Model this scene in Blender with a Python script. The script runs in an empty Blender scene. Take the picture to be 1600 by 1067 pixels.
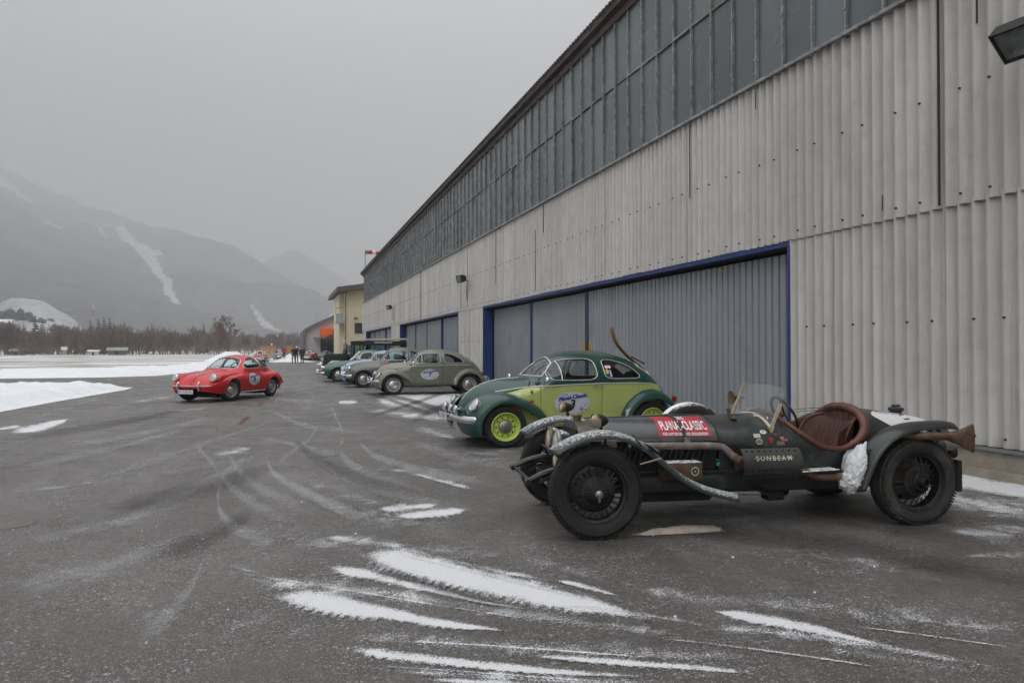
import bpy, bmesh, math, random
import numpy as np
from mathutils import Vector, Matrix
from mathutils.geometry import delaunay_2d_cdt

random.seed(7); rng = np.random.default_rng(7)
R = math.radians
scn = bpy.context.scene
col = scn.collection

# ------------------------------------------------------------------ camera, sky, sun, exposure
cam_d = bpy.data.cameras.new('camera'); cam = bpy.data.objects.new('camera', cam_d); col.objects.link(cam)
cam_d.sensor_fit = 'HORIZONTAL'; cam_d.sensor_width = 36; cam_d.lens = 24.75
cam_d.clip_start = .05; cam_d.clip_end = 30000
cam.location = (0, 0, 1.45); cam.rotation_euler = (R(90.70), 0, -R(18.36))
scn.camera = cam

SUN_EL, SUN_AZ = 38, 215          # compass-like angle of the veiled sun, behind the camera's left shoulder
world = bpy.data.worlds.new('World'); scn.world = world; world.use_nodes = True
wn, wl = world.node_tree.nodes, world.node_tree.links
wn.clear()
wo = wn.new('ShaderNodeOutputWorld'); wb = wn.new('ShaderNodeBackground'); wl.new(wb.outputs[0], wo.inputs[0])
sky = wn.new('ShaderNodeTexSky'); sky.sky_type = 'NISHITA'; sky.sun_disc = False
sky.sun_elevation = R(SUN_EL); sky.sun_rotation = R(SUN_AZ); sky.air_density = 1; sky.dust_density = 8; sky.ozone_density = 1
hs = wn.new('ShaderNodeHueSaturation'); hs.inputs['Saturation'].default_value = .12; wl.new(sky.outputs[0], hs.inputs['Color'])
# overcast deck: brighter towards the zenith, soft cloud mottling
tc = wn.new('ShaderNodeTexCoord'); sx = wn.new('ShaderNodeSeparateXYZ'); wl.new(tc.outputs['Generated'], sx.inputs[0])
mr = wn.new('ShaderNodeMapRange'); mr.inputs['From Min'].default_value = 0; mr.inputs['From Max'].default_value = 1
mr.inputs['To Min'].default_value = 2.6; mr.inputs['To Max'].default_value = 40.0
pw = wn.new('ShaderNodeMath'); pw.operation = 'POWER'; pw.use_clamp = True; wl.new(sx.outputs['Z'], pw.inputs[0]); pw.inputs[1].default_value = 2.2; wl.new(pw.outputs[0], mr.inputs[0])
nz = wn.new('ShaderNodeTexNoise'); nz.inputs['Scale'].default_value = 1.6; nz.inputs['Detail'].default_value = 3; wl.new(tc.outputs['Generated'], nz.inputs['Vector'])
mr2 = wn.new('ShaderNodeMapRange'); mr2.inputs['To Min'].default_value = .90; mr2.inputs['To Max'].default_value = 1.10; wl.new(nz.outputs[0], mr2.inputs[0])
mm = wn.new('ShaderNodeMath'); mm.operation = 'MULTIPLY'; wl.new(mr.outputs[0], mm.inputs[0]); wl.new(mr2.outputs[0], mm.inputs[1])
cc = wn.new('ShaderNodeMix'); cc.data_type = 'RGBA'; cc.blend_type = 'MULTIPLY'; cc.inputs[0].default_value = 1
cc.inputs[6].default_value = (.985, .99, 1.0, 1); wl.new(mm.outputs[0], cc.inputs[7])
mx = wn.new('ShaderNodeMix'); mx.data_type = 'RGBA'; mx.inputs[0].default_value = .85
wl.new(hs.outputs[0], mx.inputs[6]); wl.new(cc.outputs[2], mx.inputs[7]); wl.new(mx.outputs[2], wb.inputs[0])
wb.inputs[1].default_value = .10

sun_d = bpy.data.lights.new('sun', 'SUN'); sun_d.energy = 1.3; sun_d.angle = R(40); sun_d.color = (1, .98, .95)
sun = bpy.data.objects.new('sun', sun_d); col.objects.link(sun)
az = R(180 - SUN_AZ)
sdir = Vector((math.sin(R(SUN_AZ)) * math.cos(R(SUN_EL)), math.cos(R(SUN_AZ)) * math.cos(R(SUN_EL)), math.sin(R(SUN_EL))))
sun.rotation_euler = sdir.to_track_quat('Z', 'Y').to_euler()

vs = scn.view_settings; vs.view_transform = 'Standard'; vs.look = 'None'; vs.exposure = 0.02; vs.gamma = 1; vs.use_curve_mapping = False
scn.render.engine = 'CYCLES'
scn.cycles.use_denoising = True; scn.cycles.denoising_prefilter = 'NONE'
scn.cycles.max_bounces = 8; scn.cycles.diffuse_bounces = 3; scn.cycles.glossy_bounces = 3
scn.cycles.transparent_max_bounces = 16; scn.cycles.transmission_bounces = 4; scn.cycles.volume_bounces = 2
scn.cycles.caustics_reflective = False; scn.cycles.caustics_refractive = False
scn.cycles.sample_clamp_indirect = 4

# ------------------------------------------------------------------ materials
MATS = {}
def nodes(name):
    m = bpy.data.materials.new(name); m.use_nodes = True
    n, l = m.node_tree.nodes, m.node_tree.links
    b = n['Principled BSDF']
    return m, n, l, b
def noise(n, l, scale, detail=4, vec=None, rough=.55, dist=0, stretch=None):
    g = n.new('ShaderNodeNewGeometry') if vec is None else None
    src = g.outputs['Position'] if vec is None else vec
    if stretch:
        mp = n.new('ShaderNodeMapping'); mp.inputs['Scale'].default_value = stretch; l.new(src, mp.inputs[0]); src = mp.outputs[0]
    t = n.new('ShaderNodeTexNoise'); t.inputs['Scale'].default_value = scale; t.inputs['Detail'].default_value = detail
    t.inputs['Roughness'].default_value = rough; t.inputs['Distortion'].default_value = dist
    l.new(src, t.inputs['Vector']); return t.outputs[0]
def rng_(n, l, v, a, b, c=0., d=1., smooth=False):
    m = n.new('ShaderNodeMapRange'); m.inputs[1].default_value = a; m.inputs[2].default_value = b
    m.inputs[3].default_value = c; m.inputs[4].default_value = d
    if smooth: m.interpolation_type = 'SMOOTHSTEP'
    l.new(v, m.inputs[0]); return m.outputs[0]
def math_(n, l, op, a, b=None):
    m = n.new('ShaderNodeMath'); m.operation = op
    for i, v in enumerate((a, b)):
        if v is None: continue
        if isinstance(v, (int, float)): m.inputs[i].default_value = v
        else: l.new(v, m.inputs[i])
    return m.outputs[0]
def mixc(n, l, f, a, b):
    m = n.new('ShaderNodeMix'); m.data_type = 'RGBA'
    if isinstance(f, (int, float)): m.inputs[0].default_value = f
    else: l.new(f, m.inputs[0])
    for i, v in ((6, a), (7, b)):
        if isinstance(v, (tuple, list)): m.inputs[i].default_value = (*v[:3], 1)
        else: l.new(v, m.inputs[i])
    return m.outputs[2]
def bump(n, l, b, h, strength=.3, dist=.01):
    k = n.new('ShaderNodeBump'); k.inputs['Strength'].default_value = strength; k.inputs['Distance'].default_value = dist
    l.new(h, k.inputs['Height']); l.new(k.outputs[0], b.inputs['Normal'])
def pbr(name, c, rough=.5, metal=0., coat=0., var=.12, scale=6., det=4, bmp=0., bscale=40., bdist=.004, stretch=None, dirt=None, snow=0., objrand=0., spec=.5, sscale=22, smax=1.):
    """c: base colour; var: mottling; dirt=(colour, amount, scale); snow: how much fresh snow lies on upward faces"""
    if name in MATS: return MATS[name]
    m, n, l, b = nodes(name)
    v = noise(n, l, scale, det, stretch=stretch)
    cc_ = mixc(n, l, rng_(n, l, v, .3, .7), tuple(x * (1 - var) for x in c), tuple(min(1, x * (1 + var)) for x in c))
    if objrand:
        oi = n.new('ShaderNodeObjectInfo')
        hv = n.new('ShaderNodeHueSaturation'); l.new(cc_, hv.inputs['Color'])
        l.new(rng_(n, l, oi.outputs['Random'], 0, 1, 1 - objrand, 1 + objrand), hv.inputs['Value']); cc_ = hv.outputs[0]
    rv = None
    if dirt:
        dv = rng_(n, l, noise(n, l, dirt[2], 6, rough=.65), .62 - .3 * dirt[1], .75, 0, min(1, dirt[1] + .25))
        cc_ = mixc(n, l, dv, cc_, dirt[0]); rv = rng_(n, l, dv, 0, 1, rough, min(1, rough + .35))
    if snow:
        g = n.new('ShaderNodeNewGeometry'); s = n.new('ShaderNodeSeparateXYZ'); l.new(g.outputs['Normal'], s.inputs[0])
        up = rng_(n, l, s.outputs['Z'], .15, .85)
        ns = noise(n, l, sscale, 6, rough=.75)
        f = rng_(n, l, math_(n, l, 'MULTIPLY', up, rng_(n, l, ns, .25, .7, .3, 1)), .92 - snow, 1.18 - snow, 0, smax)
        cc_ = mixc(n, l, f, cc_, (.82, .84, .87)); rv = rng_(n, l, f, 0, 1, rough, .85)
    l.new(cc_, b.inputs['Base Color'])
    if rv is not None: l.new(rv, b.inputs['Roughness'])
    else: b.inputs['Roughness'].default_value = rough
    b.inputs['Metallic'].default_value = metal; b.inputs['Coat Weight'].default_value = coat
    b.inputs['Coat Roughness'].default_value = .06; b.inputs['Specular IOR Level'].default_value = spec
    if bmp: bump(n, l, b, noise(n, l, bscale, 4), bmp, bdist)
    MATS[name] = m; return m
def glass(name, tint=(.72, .78, .77), refl=.06, film=.0):
    if name in MATS: return MATS[name]
    m, n, l, b = nodes(name); n.remove(b)
    o = n['Material Output']; t = n.new('ShaderNodeBsdfTransparent'); t.inputs[0].default_value = (*tint, 1)
    g = n.new('ShaderNodeBsdfGlossy'); g.inputs['Roughness'].default_value = .03; g.inputs[0].default_value = (.95, .97, 1, 1)
    lw = n.new('ShaderNodeLayerWeight'); lw.inputs[0].default_value = .5
    f = rng_(n, l, math_(n, l, 'POWER', lw.outputs['Facing'], 4.5), 0, 1, refl, .85)
    x = n.new('ShaderNodeMixShader'); l.new(f, x.inputs[0]); l.new(t.outputs[0], x.inputs[1]); l.new(g.outputs[0], x.inputs[2])
    if film:
        d = n.new('ShaderNodeBsdfDiffuse'); d.inputs[0].default_value = (.75, .77, .78, 1); y = n.new('ShaderNodeMixShader'); y.inputs[0].default_value = film; l.new(x.outputs[0], y.inputs[1]); l.new(d.outputs[0], y.inputs[2]); x = y
    l.new(x.outputs[0], o.inputs[0]); MATS[name] = m; return m
def snowmat(name='snow', dirty=.0):
    if name in MATS: return MATS[name]
    m, n, l, b = nodes(name)
    v = noise(n, l, .9, 6, rough=.6); c = mixc(n, l, rng_(n, l, v, .35, .75), (.70, .72, .75), (.79, .80, .815))
    if dirty: c = mixc(n, l, rng_(n, l, noise(n, l, 2.3, 6, rough=.7), .66 - dirty, .8, 0, .7), c, (.36, .31, .26))
    l.new(c, b.inputs['Base Color']); b.inputs['Roughness'].default_value = .75
    b.inputs['Specular IOR Level'].default_value = .25
    bump(n, l, b, noise(n, l, 9, 8, rough=.7), .5, .05); MATS[name] = m; return m

G = {}
def M_(k): return G[k]
G['rubber'] = pbr('tyre_rubber', (.013, .013, .014), .75, var=.25, bmp=.2, bscale=120, dirt=((.10, .09, .08), .12, 5))
G['dirty_rubber'] = pbr('dirty_tyre_rubber', (.028, .027, .026), .8, var=.3, bmp=.3, bscale=120, dirt=((.15, .135, .115), .5, 4))
G['chrome'] = pbr('chrome', (.72, .73, .74), .12, 1, var=.06)
G['dull_metal'] = pbr('dull_metal', (.32, .31, .29), .42, .9, var=.2, dirt=((.12, .09, .06), .25, 12))
G['black_metal'] = pbr('black_metal', (.018, .019, .02), .45, .2, var=.3, dirt=((.07, .06, .05), .25, 14))
G['under'] = pbr('underbody_black', (.012, .012, .012), .8, var=.3)
G['seal'] = pbr('rubber_seal', (.012, .012, .013), .6)
G['white_trim'] = pbr('bright_trim', (.72, .72, .70), .25, .3)
G['lens'] = pbr('lamp_lens', (.62, .64, .64), .08, .35, var=.15, scale=30)
G['amber'] = pbr('amber_lens', (.55, .18, .02), .2); G['red_lens'] = pbr('red_lens', (.32, .02, .02), .2)
G['glass'] = glass('window_glass', (.72, .78, .77), .03); G['clear'] = glass('clear_glass', (.80, .83, .82), .035)
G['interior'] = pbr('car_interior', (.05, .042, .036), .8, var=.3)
G['plate'] = pbr('plate_white', (.72, .72, .70), .45, var=.05); G['ink'] = pbr('ink_black', (.012, .012, .014), .5)
G['ink_blue'] = pbr('ink_blue', (.03, .04, .28), .5); G['ink_white'] = pbr('ink_white', (.78, .78, .76), .5)
G['decal'] = pbr('decal_white', (.56, .58, .66), .4, var=.05); G['decal_red'] = pbr('decal_red', (.42, .025, .05), .4, var=.12)
G['decal_green'] = pbr('decal_green', (.02, .22, .18), .4); G['plate_blue'] = pbr('plate_blue', (.02, .05, .35), .4)
G['gold'] = pbr('gold_lettering', (.62, .58, .45), .45, .3); G['brass'] = pbr('brass', (.24, .165, .075), .42, .9, var=.3, dirt=((.06, .045, .03), .45, 25))
G['snow'] = snowmat(); G['snow_dirty'] = snowmat('dirty_snow', .16)

# ------------------------------------------------------------------ object helpers
def link(o, parent=None):
    col.objects.link(o)
    if parent is not None: o.parent = parent
    return o
def tag(o, label=None, cat=None, group=None, kind=None, category=None):
    cat = cat or category
    for k, v in (('label', label), ('category', cat), ('group', group), ('kind', kind)):
        if v: o[k] = v
    return o
def empty(name, loc=(0, 0, 0), rz=0, parent=None, **kw):
    o = bpy.data.objects.new(name, None); o.location = loc; o.rotation_euler = (0, 0, rz); o.empty_display_size = .2
    link(o, parent); return tag(o, **kw)
def mesh_obj(name, me, parent=None, loc=None, rot=None, scale=None, **kw):
    o = bpy.data.objects.new(name, me)
    if loc is not None: o.location = loc
    if rot is not None: o.rotation_euler = rot
    if scale is not None: o.scale = scale
    link(o, parent); return tag(o, **kw)
def smooth(me, ang=38):
    me.shade_smooth(); me.set_sharp_from_angle(angle=R(ang))
def raw(name, V, F, mat=None, ang=38):
    me = bpy.data.meshes.new(name); me.from_pydata([tuple(map(float, v)) for v in V], [], F)
    if mat: me.materials.append(mat)
    if ang: smooth(me, ang)
    return me
class MB:
    """collects shapes into one mesh"""
    def __init__(s): s.V = []; s.F = []
    def add(s, V, F):
        o = len(s.V); s.V += [tuple(v) for v in V]; s.F += [tuple(i + o for i in f) for f in F]; return s
    def box(s, c, d, rot=None, bev=0.):
        x, y, z = (k / 2 for k in d)
        if bev <= 0:
            V = [Vector((a * x, b * y, e * z)) for a in (-1, 1) for b in (-1, 1) for e in (-1, 1)]
            F = [(0, 1, 3, 2), (4, 6, 7, 5), (0, 4, 5, 1), (2, 3, 7, 6), (0, 2, 6, 4), (1, 5, 7, 3)]
        else:
            bm = bmesh.new(); bmesh.ops.create_cube(bm, size=1)
            for v in bm.verts: v.co = Vector((v.co.x * d[0], v.co.y * d[1], v.co.z * d[2]))
            bmesh.ops.bevel(bm, geom=bm.edges[:], offset=bev, segments=2, affect='EDGES', profile=.6)
            bm.verts.index_update(); V = [v.co.copy() for v in bm.verts]; F = [tuple(v.index for v in f.verts) for f in bm.faces]; bm.free()
        if rot is not None:
            m = rot if isinstance(rot, Matrix) else Matrix.Rotation(rot[2], 3, 'Z') @ Matrix.Rotation(rot[1], 3, 'Y') @ Matrix.Rotation(rot[0], 3, 'X')
            V = [m @ v for v in V]
        c = Vector(c); return s.add([v + c for v in V], F)
    def tube(s, pts, r, n=8, closed=False, cap=True, flat=None):
        P = [Vector(p) for p in pts]; N = len(P); rr = np.interp(np.linspace(0, 1, N), np.linspace(0, 1, len(r)), r) if hasattr(r, '__len__') else [r] * N
        V = []; up = None
        for i, p in enumerate(P):
            a = P[i - 1] if (i or closed) else P[i]; b = P[(i + 1) % N] if (i < N - 1 or closed) else P[i]
            t = (b - a); t = t.normalized() if t.length > 1e-9 else Vector((1, 0, 0))
            if up is None:
                up = Vector((0, 0, 1)) if abs(t.z) < .9 else Vector((0, 1, 0))
            u = up - t * up.dot(t); u = u.normalized() if u.length > 1e-6 else t.orthogonal().normalized(); up = u; w = t.cross(u)
            for k in range(n):
                q = 2 * math.pi * k / n; V.append(p + (u * math.cos(q) * (flat or 1) + w * math.sin(q)) * rr[i])
        F = [(i * n + k, i * n + (k + 1) % n, ((i + 1) % N) * n + (k + 1) % n, ((i + 1) % N) * n + k) for i in range(N if closed else N - 1) for k in range(n)]
        if cap and not closed: F += [tuple(range(n - 1, -1, -1)), tuple((N - 1) * n + k for k in range(n))]
        return s.add(V, F)
    def lathe(s, prof, n=32, axis='y', c=(0, 0, 0), rot=None, close=False, caps=True):
        V = []; c = Vector(c)
        for r, h in prof:
            for k in range(n):
                q = 2 * math.pi * k / n; a, b = r * math.cos(q), r * math.sin(q)
                v = Vector({'y': (a, h, b), 'z': (a, b, h), 'x': (h, a, b)}[axis])
                V.append((rot @ v if rot else v) + c)
        m = len(prof)
        F = [(i * n + k, i * n + (k + 1) % n, ((i + 1) % m) * n + (k + 1) % n, ((i + 1) % m) * n + k) for i in range(m if close else m - 1) for k in range(n)]
        if not close and caps:
            if prof[0][0] > 1e-6: F.append(tuple(range(n)))
            if prof[-1][0] > 1e-6: F.append(tuple((m - 1) * n + k for k in range(n - 1, -1, -1)))
        return s.add(V, F)
    def grid(s, A):
        A = np.asarray(A); a, b = A.shape[:2]
        return s.add(A.reshape(-1, 3).tolist(), [(i * b + j, (i + 1) * b + j, (i + 1) * b + j + 1, i * b + j + 1) for i in range(a - 1) for j in range(b - 1)])
    def prism(s, poly, a, b, axis='y'):
        """polygon (u,v) pulled from a to b along an axis"""
        n = len(poly); pk = {'y': lambda u, v, t: (u, t, v), 'x': lambda u, v, t: (t, u, v), 'z': lambda u, v, t: (u, v, t)}[axis]
        V = [pk(u, v, a) for u, v in poly] + [pk(u, v, b) for u, v in poly]
        F = [(i, (i + 1) % n, n + (i + 1) % n, n + i) for i in range(n)] + [tuple(range(n - 1, -1, -1)), tuple(range(n, 2 * n))]
        return s.add(V, F)
    def blob(s, c, d, n=14, amp=.15, seed=0):
        r_ = random.Random(seed); bm = bmesh.new(); bmesh.ops.create_icosphere(bm, subdivisions=3, radius=1)
        from mathutils import noise as mn
        V = []
        for v in bm.verts:
            k = 1 + amp * mn.noise(v.co * 2.2 + Vector((seed * 3.1, 0, 0))) + amp * .5 * mn.noise(v.co * 6 + Vector((seed, 5, 0)))
            V.append((c[0] + v.co.x * d[0] * k, c[1] + v.co.y * d[1] * k, c[2] + v.co.z * d[2] * k))
        bm.verts.index_update(); F = [tuple(v.index for v in f.verts) for f in bm.faces]; bm.free(); return s.add(V, F)
    def mirror(s):
        V = [(x, -y, z) for x, y, z in s.V]; F = [tuple(reversed(f)) for f in s.F]; m = MB(); m.V = V; m.F = F; return m
    def build(s, name, mat, parent=None, ang=38, **kw):
        me = raw(name, s.V, s.F, mat, ang)
        bm = bmesh.new(); bm.from_mesh(me); bmesh.ops.recalc_face_normals(bm, faces=bm.faces); bm.to_mesh(me); bm.free()
        if ang: smooth(me, ang)
        return mesh_obj(name, me, parent, **kw)

def text_vf(txt, size=1., bold=0., shear=0., align='CENTER', space=1.):
    c = bpy.data.curves.new('t', 'FONT'); c.body = txt; c.size = size; c.align_x = align; c.align_y = 'CENTER'; c.offset = bold; c.shear = shear
    c.space_character = space; c.resolution_u = 3
    o = bpy.data.objects.new('t', c); col.objects.link(o); dg = bpy.context.evaluated_depsgraph_get()
    me = bpy.data.meshes.new_from_object(o.evaluated_get(dg)); V = [v.co.copy() for v in me.vertices]; F = [tuple(p.vertices) for p in me.polygons]
    bpy.data.objects.remove(o); bpy.data.curves.remove(c); bpy.data.meshes.remove(me)
    return V, F

def T(pts):
    p = sorted(pts); X = np.array([a for a, _ in p], float); Y = np.array([b for _, b in p], float)
    h = np.diff(X); d = np.diff(Y) / h; m = np.zeros(len(X))
    for i in range(1, len(X) - 1):
        if d[i - 1] * d[i] > 0:
            w1, w2 = 2 * h[i] + h[i - 1], h[i] + 2 * h[i - 1]; m[i] = (w1 + w2) / (w1 / d[i - 1] + w2 / d[i])
    m[0], m[-1] = d[0], d[-1]
    def f(x):
        x = np.clip(np.asarray(x, float), X[0], X[-1]); i = np.clip(np.searchsorted(X, x) - 1, 0, len(h) - 1); t = (x - X[i]) / h[i]
        return (2 * t**3 - 3 * t**2 + 1) * Y[i] + (t**3 - 2 * t**2 + t) * h[i] * m[i] + (-2 * t**3 + 3 * t**2) * Y[i + 1] + (t**3 - t**2) * h[i] * m[i + 1]
    return f
def chaikin(p, n=3, closed=True):
    p = [tuple(q) for q in p]
    for _ in range(n):
        o = []; N = len(p)
        for i in range(N if closed else N - 1):
            a, b = p[i], p[(i + 1) % N]
            o += [tuple(.75 * u + .25 * v for u, v in zip(a, b)), tuple(.25 * u + .75 * v for u, v in zip(a, b))]
        if not closed: o = [p[0]] + o + [p[-1]]
        p = o
    return p
def dense(p, d=.05, closed=True):
    o = []; N = len(p)
    for i in range(N if closed else N - 1):
        a, b = p[i], p[(i + 1) % N]; k = max(1, int(math.dist(a, b) / d))
        o += [tuple(u + (v - u) * j / k for u, v in zip(a, b)) for j in range(k)]
    if not closed: o.append(tuple(p[-1]))
    return o
def inpoly(P, poly):
    P = np.asarray(P); x, y = P[:, 0], P[:, 1]; c = np.zeros(len(P), bool); q = np.asarray(poly); n = len(q)
    for i in range(n):
        a, b = q[i], q[(i + 1) % n]
        if a[1] == b[1]: continue
        k = (a[1] > y) != (b[1] > y); c ^= k & (x < (b[0] - a[0]) * (y - a[1]) / (b[1] - a[1]) + a[0])
    return c
def cdt(polys, pts):
    """constrained triangulation: returns points (n,2) and triangles"""
    V = []; E = []
    for p in polys:
        o = len(V); V += [Vector((float(a), float(b))) for a, b in p]; E += [(o + i, o + (i + 1) % len(p)) for i in range(len(p))]
    V += [Vector((float(a), float(b))) for a, b in pts]
    r = delaunay_2d_cdt(V, E, [], 0, 1e-6)
    return np.array([tuple(v) for v in r[0]]), [tuple(f) for f in r[2]]

# ------------------------------------------------------------------ car bodies: a smooth shell P(x, s), cut into panels
class Body:
    def __init__(s, x0, x1, top, W, belt, bot, hs=None, Wc=None, p=2.2, q=2., pc=2.2, qc=2., tuck=.06, cap=.25):
        s.x0, s.x1 = x0, x1; s.top, s.W, s.belt, s.bot = T(top), T(W), T(belt), T(bot)
        s.hs = T(hs) if hs else None; s.Wc = T(Wc) if Wc else None
        s.p, s.q, s.pc, s.qc, s.tuck = p, q, pc, qc, tuck
        s.xm, s.xl = (x0 + x1) / 2, (x1 - x0) / 2
    def xi(s, x): return np.arcsin(np.clip((np.asarray(x) - s.xm) / s.xl, -1, 1)) * 2 / np.pi
    def width(s, x, z):
        zt, zb, b = s.top(x), s.bot(x), s.belt(x); b = np.minimum(b, zt - .02); W = s.W(x)
        lo = 1 - s.tuck * np.clip((b - z) / np.maximum(b - zb, .02), 0, 1) ** 2
        if s.hs is None:
            u = np.clip((z - b) / np.maximum(zt - b, .02), 0, 1); return np.where(z <= b, W * lo, W * (1 - u**s.p) ** (1 / s.q))
        h = np.minimum(s.hs(x), zt); u = np.clip((z - b) / np.maximum(h - b, .02), 0, 1); yl = W * (1 - u**s.p) ** (1 / s.q)
        u2 = np.clip((z - b) / np.maximum(zt - b, .02), 0, 1); yc = s.Wc(x) * (1 - u2**s.pc) ** (1 / s.qc)
        k = .03; mx = np.maximum(yl, yc) + np.where(np.abs(yl - yc) < k, (k - np.abs(yl - yc))**2 / (4 * k), 0) * np.clip(np.minimum(yl, yc) / .1, 0, 1)
        w = np.clip((zt - h) / .05, 0, 1); mx = yl * (1 - w) + mx * w
        return np.where(z <= b, W * lo, mx)
    def P(s, x, t):
        x = np.asarray(x, float); t = np.asarray(t, float); zb, zt = s.bot(x), s.top(x)
        z = zb + (zt - zb) * np.sin(t * np.pi / 2); y = s.width(x, z); y = np.where(t >= .9999, 0, y)
        return np.stack([x, y, z], -1)
    def sz(s, x, z):
        zb, zt = s.bot(x), s.top(x); return np.arcsin(np.clip((np.asarray(z) - zb) / (zt - zb), 0, 1)) * 2 / np.pi
    def xz(s, poly, d=.04, closed=True):
        q = dense(poly, d, closed); return [(x, float(s.sz(x, z))) for x, z in q]
    def N(s, x, t, e=2e-3):
        a = s.P(np.clip(x + e, s.x0, s.x1), t) - s.P(np.clip(x - e, s.x0, s.x1), t)
        b = s.P(x, np.clip(t + e, 0, .999)) - s.P(x, np.clip(t - e, 0, .997)); n = np.cross(b, a)
        L = np.linalg.norm(n, axis=-1, keepdims=True); n = n / np.maximum(L, 1e-9); n = np.where(n[..., 1:2] < 0, -n, n)
        top = np.asarray(t) > .999
        if top.any(): n[top, 1] = 0; n[top] /= np.maximum(np.linalg.norm(n[top], axis=-1, keepdims=True), 1e-9)
        return n
    def panels(s, regions, holes, nx=64, ns=24, default='body'):
        A, B = s.xl * 1.2, 1.5; tm = lambda poly: [(float(s.xi(x)) * A, t * B) for x, t in poly]
        polys = [[(-A, 0), (A, 0), (A, B), (-A, B)]] + [tm(p) for _, p in regions] + [tm(p) for p in holes]
        polys[0] = dense(polys[0], .08)
        gx, gs = np.meshgrid(np.linspace(-.985, .985, nx) * A, np.linspace(.02, .975, ns) * B)
        pts, tri = cdt(polys, np.stack([gx.ravel(), gs.ravel()], -1))
        pts[:, 1] = np.clip(pts[:, 1], 0, B); tri = np.array([f for f in tri if len(f) == 3]); c = pts[tri].mean(1)
        key = np.array([default] * len(tri), dtype=object)
        for k, p in zip([k for k, _ in regions], [tm(p) for _, p in regions]): key[inpoly(c, p)] = k
        for p in [tm(p) for p in holes]: key[inpoly(c, p)] = ''
        key[(c[:, 1] < 0) | (c[:, 1] > B) | (abs(c[:, 0]) > A)] = ''
        x = s.xm + s.xl * np.sin(np.clip(pts[:, 0] / A, -1, 1) * np.pi / 2); t = pts[:, 1] / B
        s.pv = s.P(x, t); s.pn = s.N(x, t); s.tri, s.key = tri, key
    def panel(s, name, key, mat, parent, sides=(1, -1), joined=True, off=0., label=None, xr=None, flip=False):
        k = s.key == key if isinstance(key, str) else np.isin(s.key, list(key)); tr = s.tri[k]
        if xr is not None: cx = s.pv[tr].mean(1)[:, 0]; tr = tr[(cx > xr[0]) & (cx < xr[1])]
        if len(tr) == 0: return []
        u, inv = np.unique(tr, return_inverse=True); tr = inv.reshape(-1, 3); v = s.pv[u] + s.pn[u] * off; nn = s.pn[u]
        out = []; VV, FF, NN = [], [], []
        for sd in sides:
            m = np.array([1, sd, 1]); o = len(VV) if joined else 0
            V = (v * m).tolist(); Nn = (nn * m * (-1 if flip else 1)).tolist()
            q = tr[0]; fn = np.cross(v[tr[:, 1]] - v[tr[:, 0]], v[tr[:, 2]] - v[tr[:, 0]]); fl = (np.einsum('ij,ij->i', fn, nn[tr[:, 0]]) < 0) ^ (sd < 0) ^ flip
            Fs = [tuple(int(i) + o for i in (f[::-1] if g else f)) for f, g in zip(tr, fl)]
            if joined: VV += V; FF += Fs; NN += Nn
            else: out.append(s._mk(name, V, Fs, Nn, mat, parent, label))
        if joined: out.append(s._mk(name, VV, FF, NN, mat, parent, label))
        return out
    def _mk(s, name, V, F, N, mat, parent, label):
        me = bpy.data.meshes.new(name); me.from_pydata(V, [], F); me.materials.append(mat); me.shade_smooth()
        me.normals_split_custom_set_from_vertices([tuple(n) for n in N]); o = mesh_obj(name, me, parent)
        if label: o['label'] = label
        return o
    def patch(s, name, poly, mat, parent, off=.004, sides=(1,), label=None, step=.05, xt=False):
        """a thin skin following the shell inside an outline (x,z)"""
        q = poly if xt else s.xz(poly); B = 1.2; a = np.array(q); lo, hi = a.min(0), a.max(0)
        gx, gs = np.meshgrid(np.arange(lo[0], hi[0], step), np.arange(lo[1], hi[1], step * .7)); g = np.stack([gx.ravel(), gs.ravel()], -1); g = g[inpoly(g, a)] if len(g) else g
        pts, tri = cdt([q], g); tri = np.array([f for f in tri if len(f) == 3]); tri = tri[inpoly(pts[tri].mean(1), a)]
        P = s.P(pts[:, 0], pts[:, 1]); N = s.N(pts[:, 0], pts[:, 1]); out = []
        for sd in sides:
            m = np.array([1, sd, 1]); V = (P + N * off) * m; fn = np.cross(V[tri[:, 1]] - V[tri[:, 0]], V[tri[:, 2]] - V[tri[:, 0]])
            fl = np.einsum('ij,ij->i', fn, (N * m)[tri[:, 0]]) < 0
            out.append(s._mk(name, V.tolist(), [tuple(int(i) for i in (f[::-1] if g else f)) for f, g in zip(tri, fl)], (N * m).tolist(), mat, parent, label))
        return out
    def line(s, poly, off=.004, closed=True, side=1, xt=False, d=.03):
        q = poly if xt else s.xz(poly, d, closed); x = np.array([a for a, _ in q]); t = np.array([b for _, b in q])
        P = s.P(x, t) + s.N(x, t) * off; P[:, 1] *= side; return P
    def text(s, name, txt, size, x, z, mat, parent, off=.006, side=1, ang=0., bold=0., shear=0., space=1., bend=0., fit=None):
        """lettering laid on the shell, centre at (x,z); side 1 is the car's left, read from outside"""
        V, F = text_vf(txt, size, bold, shear, space=space); ca, sa = math.cos(ang), math.sin(ang)
        X = np.array([v.x for v in V]); Y = np.array([v.y for v in V]); X = X * (fit / (X.max() - X.min()) if fit else 1); Y = Y + bend * X**2; u, w = X * ca - Y * sa, X * sa + Y * ca
        px = x - u * side; pz = z + w
        t = s.sz(px, pz); P = s.P(px, t) + s.N(px, t) * off; P[:, 1] *= side
        return mesh_obj(name, raw(name, P, F, mat, 0), parent)
def oval(cx, cz, a, b, n=40): return [(cx + a * math.cos(2 * math.pi * k / n), cz + b * math.sin(2 * math.pi * k / n)) for k in range(n)]
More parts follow.
